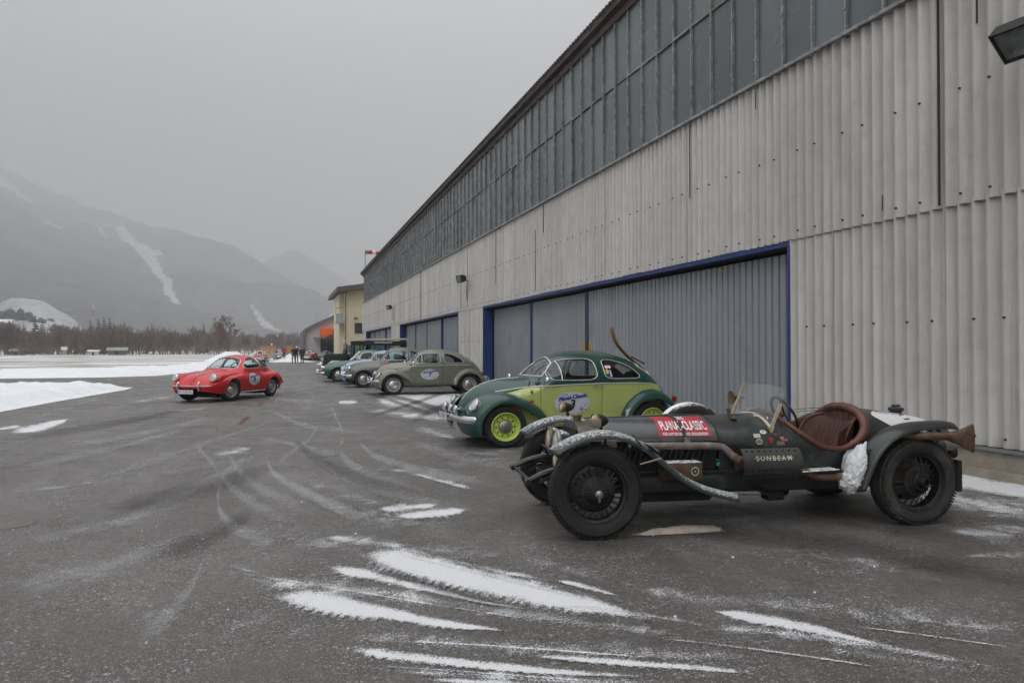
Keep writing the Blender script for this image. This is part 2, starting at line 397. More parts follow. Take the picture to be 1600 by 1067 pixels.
# ================================================================== the setting
def groundmat():
    m, n, l, b = nodes('snowy_field')
    st = noise(n, l, 1.0, 6, stretch=(.05, .35, 1), rough=.65)
    fine = noise(n, l, 6, 6, rough=.7)
    v = math_(n, l, 'ADD', math_(n, l, 'MULTIPLY', st, .75), math_(n, l, 'MULTIPLY', fine, .25))
    g = mixc(n, l, noise(n, l, 3, 4), (.20, .17, .12), (.12, .11, .08))
    s = mixc(n, l, noise(n, l, .5, 5), (.78, .80, .84), (.87, .88, .9))
    l.new(mixc(n, l, rng_(n, l, v, .47, .55), g, s), b.inputs['Base Color']); b.inputs['Roughness'].default_value = .85
    bump(n, l, b, fine, .4, .05); return m
def asphalt():
    m, n, l, b = nodes('frosted_asphalt')
    big = noise(n, l, .22, 5, rough=.6, dist=1.2); mid = noise(n, l, 1.7, 6, rough=.65, dist=.6)
    swirl = noise(n, l, .55, 5, rough=.6, dist=2.5, stretch=(1, .45, 1))
    grain = noise(n, l, 95, 3, rough=.8); speck = noise(n, l, 46, 2, rough=.6); dust = noise(n, l, 130, 2)
    coarse = noise(n, l, 17, 6, rough=.78); fleck = noise(n, l, 30, 5, rough=.8)
    c = mixc(n, l, rng_(n, l, big, .35, .68), (.078, .068, .061), (.134, .122, .112))
    c = mixc(n, l, rng_(n, l, swirl, .48, .72, 0, .6), c, (.225, .213, .204))
    c = mixc(n, l, rng_(n, l, mid, .50, .70, 0, .45), c, (.085, .078, .073))
    c = mixc(n, l, rng_(n, l, coarse, .42, .66, 0, .55), c, (.058, .052, .048))
    c = mixc(n, l, rng_(n, l, grain, .38, .68, 0, .60), c, (.050, .045, .042))
    # fine wind-blown snow caught in the stone texture
    f = math_(n, l, 'ADD', math_(n, l, 'MULTIPLY', big, .4), math_(n, l, 'MULTIPLY', mid, .6))
    k = math_(n, l, 'MULTIPLY', rng_(n, l, f, .40, .60, .12, 1), rng_(n, l, fleck, .58, .64))
    k2 = math_(n, l, 'MULTIPLY', rng_(n, l, f, .38, .66, .25, .9), rng_(n, l, dust, .58, .68))
    c = mixc(n, l, math_(n, l, 'MULTIPLY', math_(n, l, 'MAXIMUM', k, k2), .80), c, (.66, .66, .67))
    l.new(c, b.inputs['Base Color'])
    l.new(rng_(n, l, mid, .35, .7, .27, .74), b.inputs['Roughness']); b.inputs['Specular IOR Level'].default_value = .4
    bump(n, l, b, math_(n, l, 'ADD', grain, coarse), .6, .008); return m
def patchmat(name, colr, amt=1., tread=0., soft=.10, cell=62, rough=.8, pw=1.8):
    """thin layer on the asphalt: ragged noise edge, density in the colour attribute 'd', across/along in the UV"""
    m, n, l, b = nodes(name)
    at = n.new('ShaderNodeAttribute'); at.attribute_name = 'd'; uv = n.new('ShaderNodeUVMap'); uv.uv_map = 'UVMap'
    s = n.new('ShaderNodeSeparateXYZ'); l.new(uv.outputs[0], s.inputs[0])
    v = s.outputs['Y']; e = math_(n, l, 'SUBTRACT', 1, math_(n, l, 'POWER', math_(n, l, 'ABSOLUTE', math_(n, l, 'SUBTRACT', math_(n, l, 'MULTIPLY', v, 2), 1)), pw))
    dens = math_(n, l, 'MULTIPLY', e, at.outputs['Fac'])
    ns = math_(n, l, 'ADD', math_(n, l, 'MULTIPLY', noise(n, l, cell, 5, rough=.75), .58), math_(n, l, 'MULTIPLY', noise(n, l, 3.2, 6, rough=.7, dist=.8), .42))
    if tread:
        w = math_(n, l, 'SINE', math_(n, l, 'ADD', math_(n, l, 'MULTIPLY', s.outputs['X'], tread), math_(n, l, 'MULTIPLY', noise(n, l, 5, 3), 14)))
        lowv = rng_(n, l, v, .38, .12, 0, .12)
        ns = math_(n, l, 'ADD', ns, math_(n, l, 'MULTIPLY', rng_(n, l, w, -.1, .4), lowv))
    f = math_(n, l, 'MULTIPLY', rng_(n, l, math_(n, l, 'SUBTRACT', math_(n, l, 'ADD', math_(n, l, 'MULTIPLY', dens, .36), .325), ns), -soft * .3, soft * .7), amt)
    c = mixc(n, l, noise(n, l, 60, 3), tuple(x * .92 for x in colr), tuple(min(1, x * 1.06) for x in colr)); l.new(c, b.inputs['Base Color'])
    b.inputs['Roughness'].default_value = rough; b.inputs['Specular IOR Level'].default_value = .2
    tr = n.new('ShaderNodeBsdfTransparent'); mxs = n.new('ShaderNodeMixShader'); l.new(f, mxs.inputs[0]); l.new(tr.outputs[0], mxs.inputs[1]); l.new(b.outputs[0], mxs.inputs[2])
    l.new(mxs.outputs[0], n['Material Output'].inputs[0])
    bump(n, l, b, noise(n, l, 55, 4), .4, .01); return m

MB().add([(-7500, -7500, 0), (7500, -7500, 0), (7500, 7500, 0), (-7500, 7500, 0)], [(0, 1, 2, 3)]).build('ground', groundmat(), ang=0, kind='structure')
def sheet(name, poly, z, mat, kind='structure', **kw):
    return MB().add([(x, y, z) for x, y in poly], [tuple(range(len(poly)))]).build(name, mat, ang=0, kind=kind, **kw)
ASPH = asphalt()
sheet('apron', [(-60, -60), (40, -60), (40, 140), (12, 140), (5.6, 150), (.8, 150), (1.3, 88), (-2.0, 86), (-3.2, 72), (-4.6, 57.6), (-5.4, 48), (-6.6, 43.2), (-9, 41.6), (-16, 41.4), (-60, 44)], .004, ASPH)

PM = {'snow': patchmat('snow_dusting', (.70, .71, .73), .92, tread=95, pw=1.25, soft=.09, cell=85), 'track': patchmat('dusty_tyre_track', (.40, .395, .39), .85, soft=.28, cell=50, pw=2.0),
      'dark': patchmat('damp_wiped_asphalt', (.060, .054, .050), .75, soft=.45, cell=40, rough=.5, pw=2), 'red': patchmat('red_streak', (.16, .02, .02), .55, soft=.5)}  # red: plain streaks of red colour laid on the asphalt
zz = {'track': .006, 'snow': .010, 'dark': .014, 'red': .008}
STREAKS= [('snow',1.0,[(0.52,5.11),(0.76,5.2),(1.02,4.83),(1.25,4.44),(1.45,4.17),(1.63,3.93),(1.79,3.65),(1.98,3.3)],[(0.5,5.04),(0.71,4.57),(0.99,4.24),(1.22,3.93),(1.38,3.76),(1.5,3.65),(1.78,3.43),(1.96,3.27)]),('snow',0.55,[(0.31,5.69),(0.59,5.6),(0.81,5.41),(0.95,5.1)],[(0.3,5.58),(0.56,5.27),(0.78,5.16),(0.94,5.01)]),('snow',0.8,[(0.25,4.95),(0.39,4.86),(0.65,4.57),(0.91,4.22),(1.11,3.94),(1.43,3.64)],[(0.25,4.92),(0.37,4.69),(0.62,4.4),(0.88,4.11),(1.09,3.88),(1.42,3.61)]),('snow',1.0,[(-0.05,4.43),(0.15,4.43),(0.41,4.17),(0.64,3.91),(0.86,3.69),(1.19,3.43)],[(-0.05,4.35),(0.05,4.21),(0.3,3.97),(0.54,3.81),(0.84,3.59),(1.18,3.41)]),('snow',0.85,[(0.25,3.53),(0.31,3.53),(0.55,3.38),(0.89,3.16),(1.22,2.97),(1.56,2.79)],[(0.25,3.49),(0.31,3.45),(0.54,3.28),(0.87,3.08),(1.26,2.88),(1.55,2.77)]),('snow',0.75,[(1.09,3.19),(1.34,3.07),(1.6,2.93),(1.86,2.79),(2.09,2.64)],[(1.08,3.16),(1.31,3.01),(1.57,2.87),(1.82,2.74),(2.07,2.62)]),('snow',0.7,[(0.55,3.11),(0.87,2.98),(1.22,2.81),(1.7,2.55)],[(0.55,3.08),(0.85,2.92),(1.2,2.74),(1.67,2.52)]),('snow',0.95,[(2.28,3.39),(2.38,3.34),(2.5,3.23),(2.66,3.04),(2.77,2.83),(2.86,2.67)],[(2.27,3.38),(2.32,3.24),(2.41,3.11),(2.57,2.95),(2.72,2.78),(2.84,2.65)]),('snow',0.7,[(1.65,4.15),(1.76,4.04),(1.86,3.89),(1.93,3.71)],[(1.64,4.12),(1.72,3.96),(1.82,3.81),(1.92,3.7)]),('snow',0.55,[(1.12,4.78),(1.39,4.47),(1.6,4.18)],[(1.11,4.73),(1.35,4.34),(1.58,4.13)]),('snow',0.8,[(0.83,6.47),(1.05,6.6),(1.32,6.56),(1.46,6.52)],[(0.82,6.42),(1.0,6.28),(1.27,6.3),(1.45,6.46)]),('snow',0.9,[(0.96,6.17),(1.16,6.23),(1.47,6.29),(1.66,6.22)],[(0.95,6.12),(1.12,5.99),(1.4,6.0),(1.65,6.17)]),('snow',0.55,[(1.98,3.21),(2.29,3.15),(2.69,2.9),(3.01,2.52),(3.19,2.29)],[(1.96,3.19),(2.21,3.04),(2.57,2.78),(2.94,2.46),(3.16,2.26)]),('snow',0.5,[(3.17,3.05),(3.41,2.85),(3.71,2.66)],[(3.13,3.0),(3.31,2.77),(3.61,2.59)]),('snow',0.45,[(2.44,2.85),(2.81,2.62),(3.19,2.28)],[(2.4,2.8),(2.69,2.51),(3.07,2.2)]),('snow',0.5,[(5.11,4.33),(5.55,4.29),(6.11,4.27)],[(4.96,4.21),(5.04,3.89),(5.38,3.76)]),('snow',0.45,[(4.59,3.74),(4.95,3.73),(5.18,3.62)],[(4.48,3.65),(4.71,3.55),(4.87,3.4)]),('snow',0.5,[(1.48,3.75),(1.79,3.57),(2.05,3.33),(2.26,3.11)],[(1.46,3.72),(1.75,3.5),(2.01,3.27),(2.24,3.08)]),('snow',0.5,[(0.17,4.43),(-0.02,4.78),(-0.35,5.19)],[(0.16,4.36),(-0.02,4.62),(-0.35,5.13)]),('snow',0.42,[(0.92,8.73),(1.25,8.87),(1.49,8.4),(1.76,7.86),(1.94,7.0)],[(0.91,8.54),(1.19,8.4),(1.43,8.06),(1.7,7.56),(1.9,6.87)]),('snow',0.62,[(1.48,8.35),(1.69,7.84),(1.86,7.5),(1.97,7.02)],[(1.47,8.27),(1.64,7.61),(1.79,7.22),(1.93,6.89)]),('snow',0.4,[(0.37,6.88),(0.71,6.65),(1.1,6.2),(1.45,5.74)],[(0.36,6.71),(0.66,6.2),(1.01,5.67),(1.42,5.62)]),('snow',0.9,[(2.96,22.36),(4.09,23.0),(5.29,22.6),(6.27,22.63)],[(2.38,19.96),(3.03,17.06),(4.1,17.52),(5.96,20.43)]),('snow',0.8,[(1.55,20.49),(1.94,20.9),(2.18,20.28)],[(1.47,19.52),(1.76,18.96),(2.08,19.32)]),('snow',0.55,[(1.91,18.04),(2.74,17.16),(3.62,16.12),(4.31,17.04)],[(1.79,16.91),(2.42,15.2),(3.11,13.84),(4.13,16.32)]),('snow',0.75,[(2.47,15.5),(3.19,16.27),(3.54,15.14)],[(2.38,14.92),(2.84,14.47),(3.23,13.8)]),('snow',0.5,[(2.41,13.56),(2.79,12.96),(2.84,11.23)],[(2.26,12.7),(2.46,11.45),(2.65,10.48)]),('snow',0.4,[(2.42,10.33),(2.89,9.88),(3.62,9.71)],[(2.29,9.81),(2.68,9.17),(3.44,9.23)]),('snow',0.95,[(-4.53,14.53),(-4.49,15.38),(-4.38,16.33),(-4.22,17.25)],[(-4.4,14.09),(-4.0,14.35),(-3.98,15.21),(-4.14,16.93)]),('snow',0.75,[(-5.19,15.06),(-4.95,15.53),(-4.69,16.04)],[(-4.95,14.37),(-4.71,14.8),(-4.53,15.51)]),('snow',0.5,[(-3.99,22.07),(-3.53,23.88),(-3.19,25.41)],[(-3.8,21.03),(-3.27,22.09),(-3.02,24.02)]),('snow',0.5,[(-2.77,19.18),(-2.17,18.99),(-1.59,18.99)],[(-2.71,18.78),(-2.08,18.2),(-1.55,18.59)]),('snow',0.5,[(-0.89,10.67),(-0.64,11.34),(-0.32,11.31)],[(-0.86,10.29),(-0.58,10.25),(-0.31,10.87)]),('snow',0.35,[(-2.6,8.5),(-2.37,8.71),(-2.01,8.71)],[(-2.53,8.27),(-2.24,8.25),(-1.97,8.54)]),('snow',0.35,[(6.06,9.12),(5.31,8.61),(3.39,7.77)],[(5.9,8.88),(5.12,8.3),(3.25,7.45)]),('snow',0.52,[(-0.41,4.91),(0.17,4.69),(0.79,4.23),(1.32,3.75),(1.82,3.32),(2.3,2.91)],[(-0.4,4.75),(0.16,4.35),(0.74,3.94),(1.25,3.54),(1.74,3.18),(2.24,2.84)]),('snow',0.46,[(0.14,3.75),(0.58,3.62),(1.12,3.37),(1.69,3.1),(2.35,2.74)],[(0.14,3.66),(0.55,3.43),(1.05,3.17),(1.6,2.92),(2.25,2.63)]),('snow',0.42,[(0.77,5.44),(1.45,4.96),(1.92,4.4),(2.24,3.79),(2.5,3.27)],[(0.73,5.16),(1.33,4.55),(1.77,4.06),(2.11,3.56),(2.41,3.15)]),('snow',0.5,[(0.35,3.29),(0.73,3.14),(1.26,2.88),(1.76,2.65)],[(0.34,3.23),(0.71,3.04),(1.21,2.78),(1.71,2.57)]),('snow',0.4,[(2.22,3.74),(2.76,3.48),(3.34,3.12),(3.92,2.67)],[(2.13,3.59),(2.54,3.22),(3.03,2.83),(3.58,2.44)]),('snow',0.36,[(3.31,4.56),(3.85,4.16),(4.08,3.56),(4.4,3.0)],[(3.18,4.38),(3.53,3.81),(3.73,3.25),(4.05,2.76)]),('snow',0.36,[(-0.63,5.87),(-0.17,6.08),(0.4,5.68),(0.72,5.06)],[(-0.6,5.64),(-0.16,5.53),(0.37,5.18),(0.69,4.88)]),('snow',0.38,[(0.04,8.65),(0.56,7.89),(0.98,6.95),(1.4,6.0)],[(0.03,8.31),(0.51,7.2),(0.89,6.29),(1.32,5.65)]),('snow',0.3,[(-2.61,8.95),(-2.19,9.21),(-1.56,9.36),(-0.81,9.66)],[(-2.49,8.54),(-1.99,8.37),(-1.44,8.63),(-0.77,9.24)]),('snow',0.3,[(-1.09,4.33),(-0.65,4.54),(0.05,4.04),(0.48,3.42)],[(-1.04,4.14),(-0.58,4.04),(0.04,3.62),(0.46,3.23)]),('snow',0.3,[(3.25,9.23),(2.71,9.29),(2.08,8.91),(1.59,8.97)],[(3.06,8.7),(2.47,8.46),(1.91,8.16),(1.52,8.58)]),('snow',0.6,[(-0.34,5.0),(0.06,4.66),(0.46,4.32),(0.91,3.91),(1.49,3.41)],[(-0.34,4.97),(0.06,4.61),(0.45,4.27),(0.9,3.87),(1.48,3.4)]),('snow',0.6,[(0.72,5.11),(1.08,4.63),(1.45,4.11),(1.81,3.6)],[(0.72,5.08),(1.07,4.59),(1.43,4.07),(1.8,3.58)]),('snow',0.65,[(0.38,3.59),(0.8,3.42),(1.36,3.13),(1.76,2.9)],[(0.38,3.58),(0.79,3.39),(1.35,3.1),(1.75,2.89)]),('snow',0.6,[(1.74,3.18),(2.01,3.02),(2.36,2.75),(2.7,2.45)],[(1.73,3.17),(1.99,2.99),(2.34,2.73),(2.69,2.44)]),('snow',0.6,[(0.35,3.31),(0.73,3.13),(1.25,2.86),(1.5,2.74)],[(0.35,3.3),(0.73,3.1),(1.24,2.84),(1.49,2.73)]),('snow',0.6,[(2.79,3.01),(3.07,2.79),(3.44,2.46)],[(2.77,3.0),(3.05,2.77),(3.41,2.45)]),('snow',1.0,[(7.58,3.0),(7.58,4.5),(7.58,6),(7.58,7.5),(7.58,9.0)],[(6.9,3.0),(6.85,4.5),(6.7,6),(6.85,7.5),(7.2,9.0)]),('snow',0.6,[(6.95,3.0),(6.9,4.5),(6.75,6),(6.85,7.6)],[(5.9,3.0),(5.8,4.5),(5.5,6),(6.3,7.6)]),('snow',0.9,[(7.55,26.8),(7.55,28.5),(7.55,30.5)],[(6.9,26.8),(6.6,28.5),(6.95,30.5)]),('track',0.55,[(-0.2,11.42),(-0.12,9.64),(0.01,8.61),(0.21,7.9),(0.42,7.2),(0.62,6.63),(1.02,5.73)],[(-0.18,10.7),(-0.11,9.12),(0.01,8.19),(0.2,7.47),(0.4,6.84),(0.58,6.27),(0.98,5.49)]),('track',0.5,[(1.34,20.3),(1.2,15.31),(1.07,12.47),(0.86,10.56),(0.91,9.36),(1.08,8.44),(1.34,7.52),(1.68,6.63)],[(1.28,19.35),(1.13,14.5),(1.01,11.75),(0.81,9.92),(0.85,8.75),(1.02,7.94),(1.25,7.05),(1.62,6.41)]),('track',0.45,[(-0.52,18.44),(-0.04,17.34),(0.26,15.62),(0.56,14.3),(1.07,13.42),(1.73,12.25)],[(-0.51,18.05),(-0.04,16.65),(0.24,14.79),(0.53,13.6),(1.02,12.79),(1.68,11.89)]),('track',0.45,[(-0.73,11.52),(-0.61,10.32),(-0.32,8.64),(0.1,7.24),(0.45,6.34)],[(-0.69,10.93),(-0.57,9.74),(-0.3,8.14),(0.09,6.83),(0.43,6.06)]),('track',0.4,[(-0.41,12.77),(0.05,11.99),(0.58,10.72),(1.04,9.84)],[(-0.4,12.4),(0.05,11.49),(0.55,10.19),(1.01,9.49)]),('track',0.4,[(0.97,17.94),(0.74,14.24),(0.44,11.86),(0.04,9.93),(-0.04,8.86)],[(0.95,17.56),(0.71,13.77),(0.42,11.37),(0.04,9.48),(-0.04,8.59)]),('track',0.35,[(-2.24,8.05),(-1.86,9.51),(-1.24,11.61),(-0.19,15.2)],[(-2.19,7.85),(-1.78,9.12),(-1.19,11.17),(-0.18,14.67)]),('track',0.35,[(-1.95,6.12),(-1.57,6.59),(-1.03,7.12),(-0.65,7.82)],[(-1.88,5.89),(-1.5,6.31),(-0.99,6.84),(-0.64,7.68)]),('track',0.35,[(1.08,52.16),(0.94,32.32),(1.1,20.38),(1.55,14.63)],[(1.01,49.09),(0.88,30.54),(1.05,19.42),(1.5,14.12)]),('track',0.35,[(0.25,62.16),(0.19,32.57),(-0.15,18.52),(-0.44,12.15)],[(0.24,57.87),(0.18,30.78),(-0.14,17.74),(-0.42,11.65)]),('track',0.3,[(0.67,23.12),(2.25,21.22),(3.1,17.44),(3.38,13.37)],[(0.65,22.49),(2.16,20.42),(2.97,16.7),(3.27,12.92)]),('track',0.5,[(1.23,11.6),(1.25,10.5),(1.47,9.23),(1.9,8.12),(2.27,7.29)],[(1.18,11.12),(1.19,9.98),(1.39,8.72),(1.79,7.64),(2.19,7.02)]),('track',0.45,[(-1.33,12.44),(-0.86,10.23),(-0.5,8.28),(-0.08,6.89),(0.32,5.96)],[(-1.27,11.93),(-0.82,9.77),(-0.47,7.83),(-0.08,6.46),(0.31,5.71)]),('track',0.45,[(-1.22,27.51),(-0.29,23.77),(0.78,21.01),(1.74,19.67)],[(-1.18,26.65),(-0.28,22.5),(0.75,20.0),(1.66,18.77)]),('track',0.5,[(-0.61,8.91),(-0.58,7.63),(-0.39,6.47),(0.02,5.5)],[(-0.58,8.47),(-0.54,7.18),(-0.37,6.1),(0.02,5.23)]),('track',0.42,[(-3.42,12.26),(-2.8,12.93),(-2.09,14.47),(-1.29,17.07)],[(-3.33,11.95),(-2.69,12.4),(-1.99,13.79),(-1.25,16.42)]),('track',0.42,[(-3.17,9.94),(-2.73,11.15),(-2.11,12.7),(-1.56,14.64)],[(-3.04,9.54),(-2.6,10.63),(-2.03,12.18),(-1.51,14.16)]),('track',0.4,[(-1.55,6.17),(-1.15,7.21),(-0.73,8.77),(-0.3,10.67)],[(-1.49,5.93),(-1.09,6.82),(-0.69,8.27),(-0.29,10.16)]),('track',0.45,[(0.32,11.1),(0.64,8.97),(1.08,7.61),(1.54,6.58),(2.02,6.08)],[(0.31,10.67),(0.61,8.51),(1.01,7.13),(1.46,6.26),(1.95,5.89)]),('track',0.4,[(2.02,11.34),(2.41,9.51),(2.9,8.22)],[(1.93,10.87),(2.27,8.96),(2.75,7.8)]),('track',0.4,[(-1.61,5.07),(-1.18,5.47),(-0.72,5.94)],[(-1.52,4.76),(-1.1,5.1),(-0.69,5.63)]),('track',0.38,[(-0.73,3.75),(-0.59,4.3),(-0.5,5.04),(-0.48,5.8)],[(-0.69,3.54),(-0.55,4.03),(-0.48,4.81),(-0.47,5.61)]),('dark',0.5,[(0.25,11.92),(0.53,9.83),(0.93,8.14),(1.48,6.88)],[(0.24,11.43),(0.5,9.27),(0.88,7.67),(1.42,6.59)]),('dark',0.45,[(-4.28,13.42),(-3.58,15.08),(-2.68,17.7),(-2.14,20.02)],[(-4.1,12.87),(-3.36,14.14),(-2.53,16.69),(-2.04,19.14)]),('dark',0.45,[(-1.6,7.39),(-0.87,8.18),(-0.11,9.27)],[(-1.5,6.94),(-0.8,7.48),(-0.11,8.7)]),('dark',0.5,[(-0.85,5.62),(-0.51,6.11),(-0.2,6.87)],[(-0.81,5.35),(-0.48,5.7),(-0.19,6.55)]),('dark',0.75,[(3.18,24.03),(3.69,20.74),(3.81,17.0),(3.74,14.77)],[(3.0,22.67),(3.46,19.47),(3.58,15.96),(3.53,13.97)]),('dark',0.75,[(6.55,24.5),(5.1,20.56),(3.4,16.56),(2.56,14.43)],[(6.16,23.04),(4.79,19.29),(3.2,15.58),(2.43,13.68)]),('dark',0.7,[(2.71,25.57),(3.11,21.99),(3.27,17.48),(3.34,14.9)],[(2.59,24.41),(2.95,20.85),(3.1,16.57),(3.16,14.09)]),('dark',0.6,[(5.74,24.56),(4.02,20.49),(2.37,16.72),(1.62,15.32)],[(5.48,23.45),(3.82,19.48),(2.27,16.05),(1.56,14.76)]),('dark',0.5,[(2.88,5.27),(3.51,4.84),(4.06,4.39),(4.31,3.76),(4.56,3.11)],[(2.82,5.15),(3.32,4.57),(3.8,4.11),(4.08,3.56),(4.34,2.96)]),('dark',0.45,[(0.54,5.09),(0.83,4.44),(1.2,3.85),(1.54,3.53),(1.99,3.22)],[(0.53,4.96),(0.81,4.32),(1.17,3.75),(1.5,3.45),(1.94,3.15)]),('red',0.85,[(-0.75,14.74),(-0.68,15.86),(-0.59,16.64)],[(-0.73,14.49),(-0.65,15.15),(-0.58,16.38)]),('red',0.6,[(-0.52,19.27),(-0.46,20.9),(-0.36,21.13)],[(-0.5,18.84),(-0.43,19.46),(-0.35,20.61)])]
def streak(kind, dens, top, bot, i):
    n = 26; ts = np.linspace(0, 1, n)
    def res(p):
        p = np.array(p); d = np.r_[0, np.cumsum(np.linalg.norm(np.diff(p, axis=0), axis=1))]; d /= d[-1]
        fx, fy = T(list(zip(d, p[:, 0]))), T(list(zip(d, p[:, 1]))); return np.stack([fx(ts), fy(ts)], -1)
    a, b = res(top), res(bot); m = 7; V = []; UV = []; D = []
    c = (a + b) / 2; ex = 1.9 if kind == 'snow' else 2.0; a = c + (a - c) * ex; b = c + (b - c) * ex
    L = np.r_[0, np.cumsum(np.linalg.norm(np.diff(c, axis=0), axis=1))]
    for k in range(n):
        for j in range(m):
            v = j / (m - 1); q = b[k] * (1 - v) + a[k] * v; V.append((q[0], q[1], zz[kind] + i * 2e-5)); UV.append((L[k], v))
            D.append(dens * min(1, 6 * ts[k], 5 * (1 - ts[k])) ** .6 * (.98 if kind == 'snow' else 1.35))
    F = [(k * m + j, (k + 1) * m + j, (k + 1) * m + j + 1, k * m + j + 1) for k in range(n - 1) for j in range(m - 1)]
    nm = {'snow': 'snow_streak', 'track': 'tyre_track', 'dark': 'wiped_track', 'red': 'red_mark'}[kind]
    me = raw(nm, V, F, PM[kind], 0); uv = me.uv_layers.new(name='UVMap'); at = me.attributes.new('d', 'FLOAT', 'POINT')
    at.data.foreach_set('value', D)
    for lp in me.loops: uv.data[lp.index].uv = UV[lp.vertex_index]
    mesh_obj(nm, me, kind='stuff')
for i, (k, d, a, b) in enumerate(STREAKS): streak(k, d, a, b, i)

# ---- heaped snow
from mathutils import noise as mn
def heap(name, poly, h, fall, amp, step, label, mat='snow', nscale=.6, seed=0, base=.0, prof=None):
    poly = dense(poly, step * 1.5); a = np.array(poly); lo, hi = a.min(0), a.max(0)
    gx, gy = np.meshgrid(np.arange(lo[0], hi[0], step), np.arange(lo[1], hi[1], step)); g = np.stack([gx.ravel(), gy.ravel()], -1) + rng.normal(0, step * .12, (gx.size, 2)); g = g[inpoly(g, a)]
    pts, tri = cdt([poly], g); tri = np.array([f for f in tri if len(f) == 3]); tri = tri[inpoly(pts[tri].mean(1), a)]
    A, Bq = a, np.roll(a, -1, 0); dmin = np.full(len(pts), 1e9)
    for p, q in zip(A, Bq):
        e = q - p; t = np.clip(((pts - p) @ e) / max(e @ e, 1e-9), 0, 1); dmin = np.minimum(dmin, np.linalg.norm(pts - (p + t[:, None] * e), axis=1))
    k = np.clip(dmin / fall, 0, 1); sh = k * k * (3 - 2 * k) if prof is None else np.interp(dmin, *prof)
    z = [base + h * s_ + (amp * (mn.fractal(Vector((x * nscale, y * nscale, seed)), 1., 2., 5)) * min(1, s_ * 2.0)) for (x, y), s_ in zip(pts, sh)]
    me = raw(name, [(x, y, max(.012, q) if s_ > 0 else -.03) for (x, y), q, s_ in zip(pts, z, sh)], [tuple(int(i) for i in f) for f in tri], G[mat], 80)
    return mesh_obj(name, me, kind='stuff', label=label)
heap('snow_bank', [(-5.3, 30.4), (-5.25, 28.6), (-5.6, 25.5), (-5.9, 22.5), (-6.15, 19.2), (-6.9, 15.5), (-9.5, 10), (-26, 10), (-26, 33.0), (-14, 32.0), (-9.5, 31.4), (-6.6, 31.2)], .24, 1.1, .13, .22, 'ploughed white snow bank at the edge of the asphalt', nscale=1.7)
heap('snow_field_edge', [(-2.25, 86), (-3.4, 72), (-4.8, 57.6), (-5.6, 48), (-6.8, 43.4), (-9, 41.9), (-16, 41.7), (-60, 44.3), (-60, 52), (-30, 51), (-16, 52), (-11, 56), (-9, 66), (-7, 84), (-4, 96)], .26, 2.2, .16, .45, 'white snow piled along the edge of the field', nscale=.8, seed=3)
heap('snow_pile', [(-9.5, 96), (-6.5, 92), (-4.2, 92.5), (-2.4, 96), (-2.6, 101), (-6, 103), (-9, 101)], 1.12, 3.4, .35, .3, 'tall heap of cleared snow behind the small red car', nscale=.5, seed=5)
heap('snow_pile', [(-.6, 99), (1.2, 97), (3.4, 98), (4.0, 102), (2.4, 106), (0, 105)], .95, 2.3, .3, .25, 'snow heap behind the two people in black', nscale=.6, seed=8)
heap('snow_pile', [(3.6, 74), (5.0, 72.6), (6.9, 73.2), (7.2, 76), (5.2, 78), (3.9, 77)], .95, 1.6, .25, .2, 'snow heap beyond the dark green off road vehicle', nscale=.9, seed=11)
heap('snow_strip', [(-1.8, 86.4), (1.2, 88.2), (4.2, 88.4), (4.6, 92.5), (1, 93), (-2, 90)], .10, 1.2, .06, .3, 'thin snow strip at the far end of the apron', seed=13)

# ---- frozen slush under the racing car, drain cover, kerb
slab = heap('slush_slab', [(2.60, 4.93), (2.80, 4.99), (3.0, 5.05), (3.25, 5.03), (3.42, 4.93), (3.38, 4.79), (3.18, 4.80), (2.92, 4.85), (2.72, 4.88)], .035, .06, .02, .025, 'pale frozen slush slab under the racing car', mat='snow_dirty', nscale=7, seed=2)
MATS.pop('x', None); G['slush'] = pbr('frozen_slush', (.46, .40, .34), .7, var=.2, scale=9, bmp=.5, bscale=60)
slab.data.materials.clear(); slab.data.materials.append(G['slush'])
MB().lathe([(0, .006), (.20, .006), (.215, .005), (.215, 0)], 32, 'z', (-2.13, 6.91, .002)).build('manhole_cover', pbr('iron_cover', (.125, .117, .110), .75, .0, var=.3, scale=14, bmp=.7, bscale=50), label='dark round manhole cover set in the asphalt at the picture edge', category='manhole cover')
# small frozen clods
for i in range(26):
    a, d_ = random.uniform(-.55, .62), random.uniform(3.6, 9); x, y = d_ * math.sin(a + .32), d_ * math.cos(a + .32)
    if x < 6.5: tag(MB().blob((x, y, .010), (random.uniform(.004, .010),) * 2 + (.006,), amp=.5, seed=i).build('snow_crumb', G['snow']), kind='stuff')

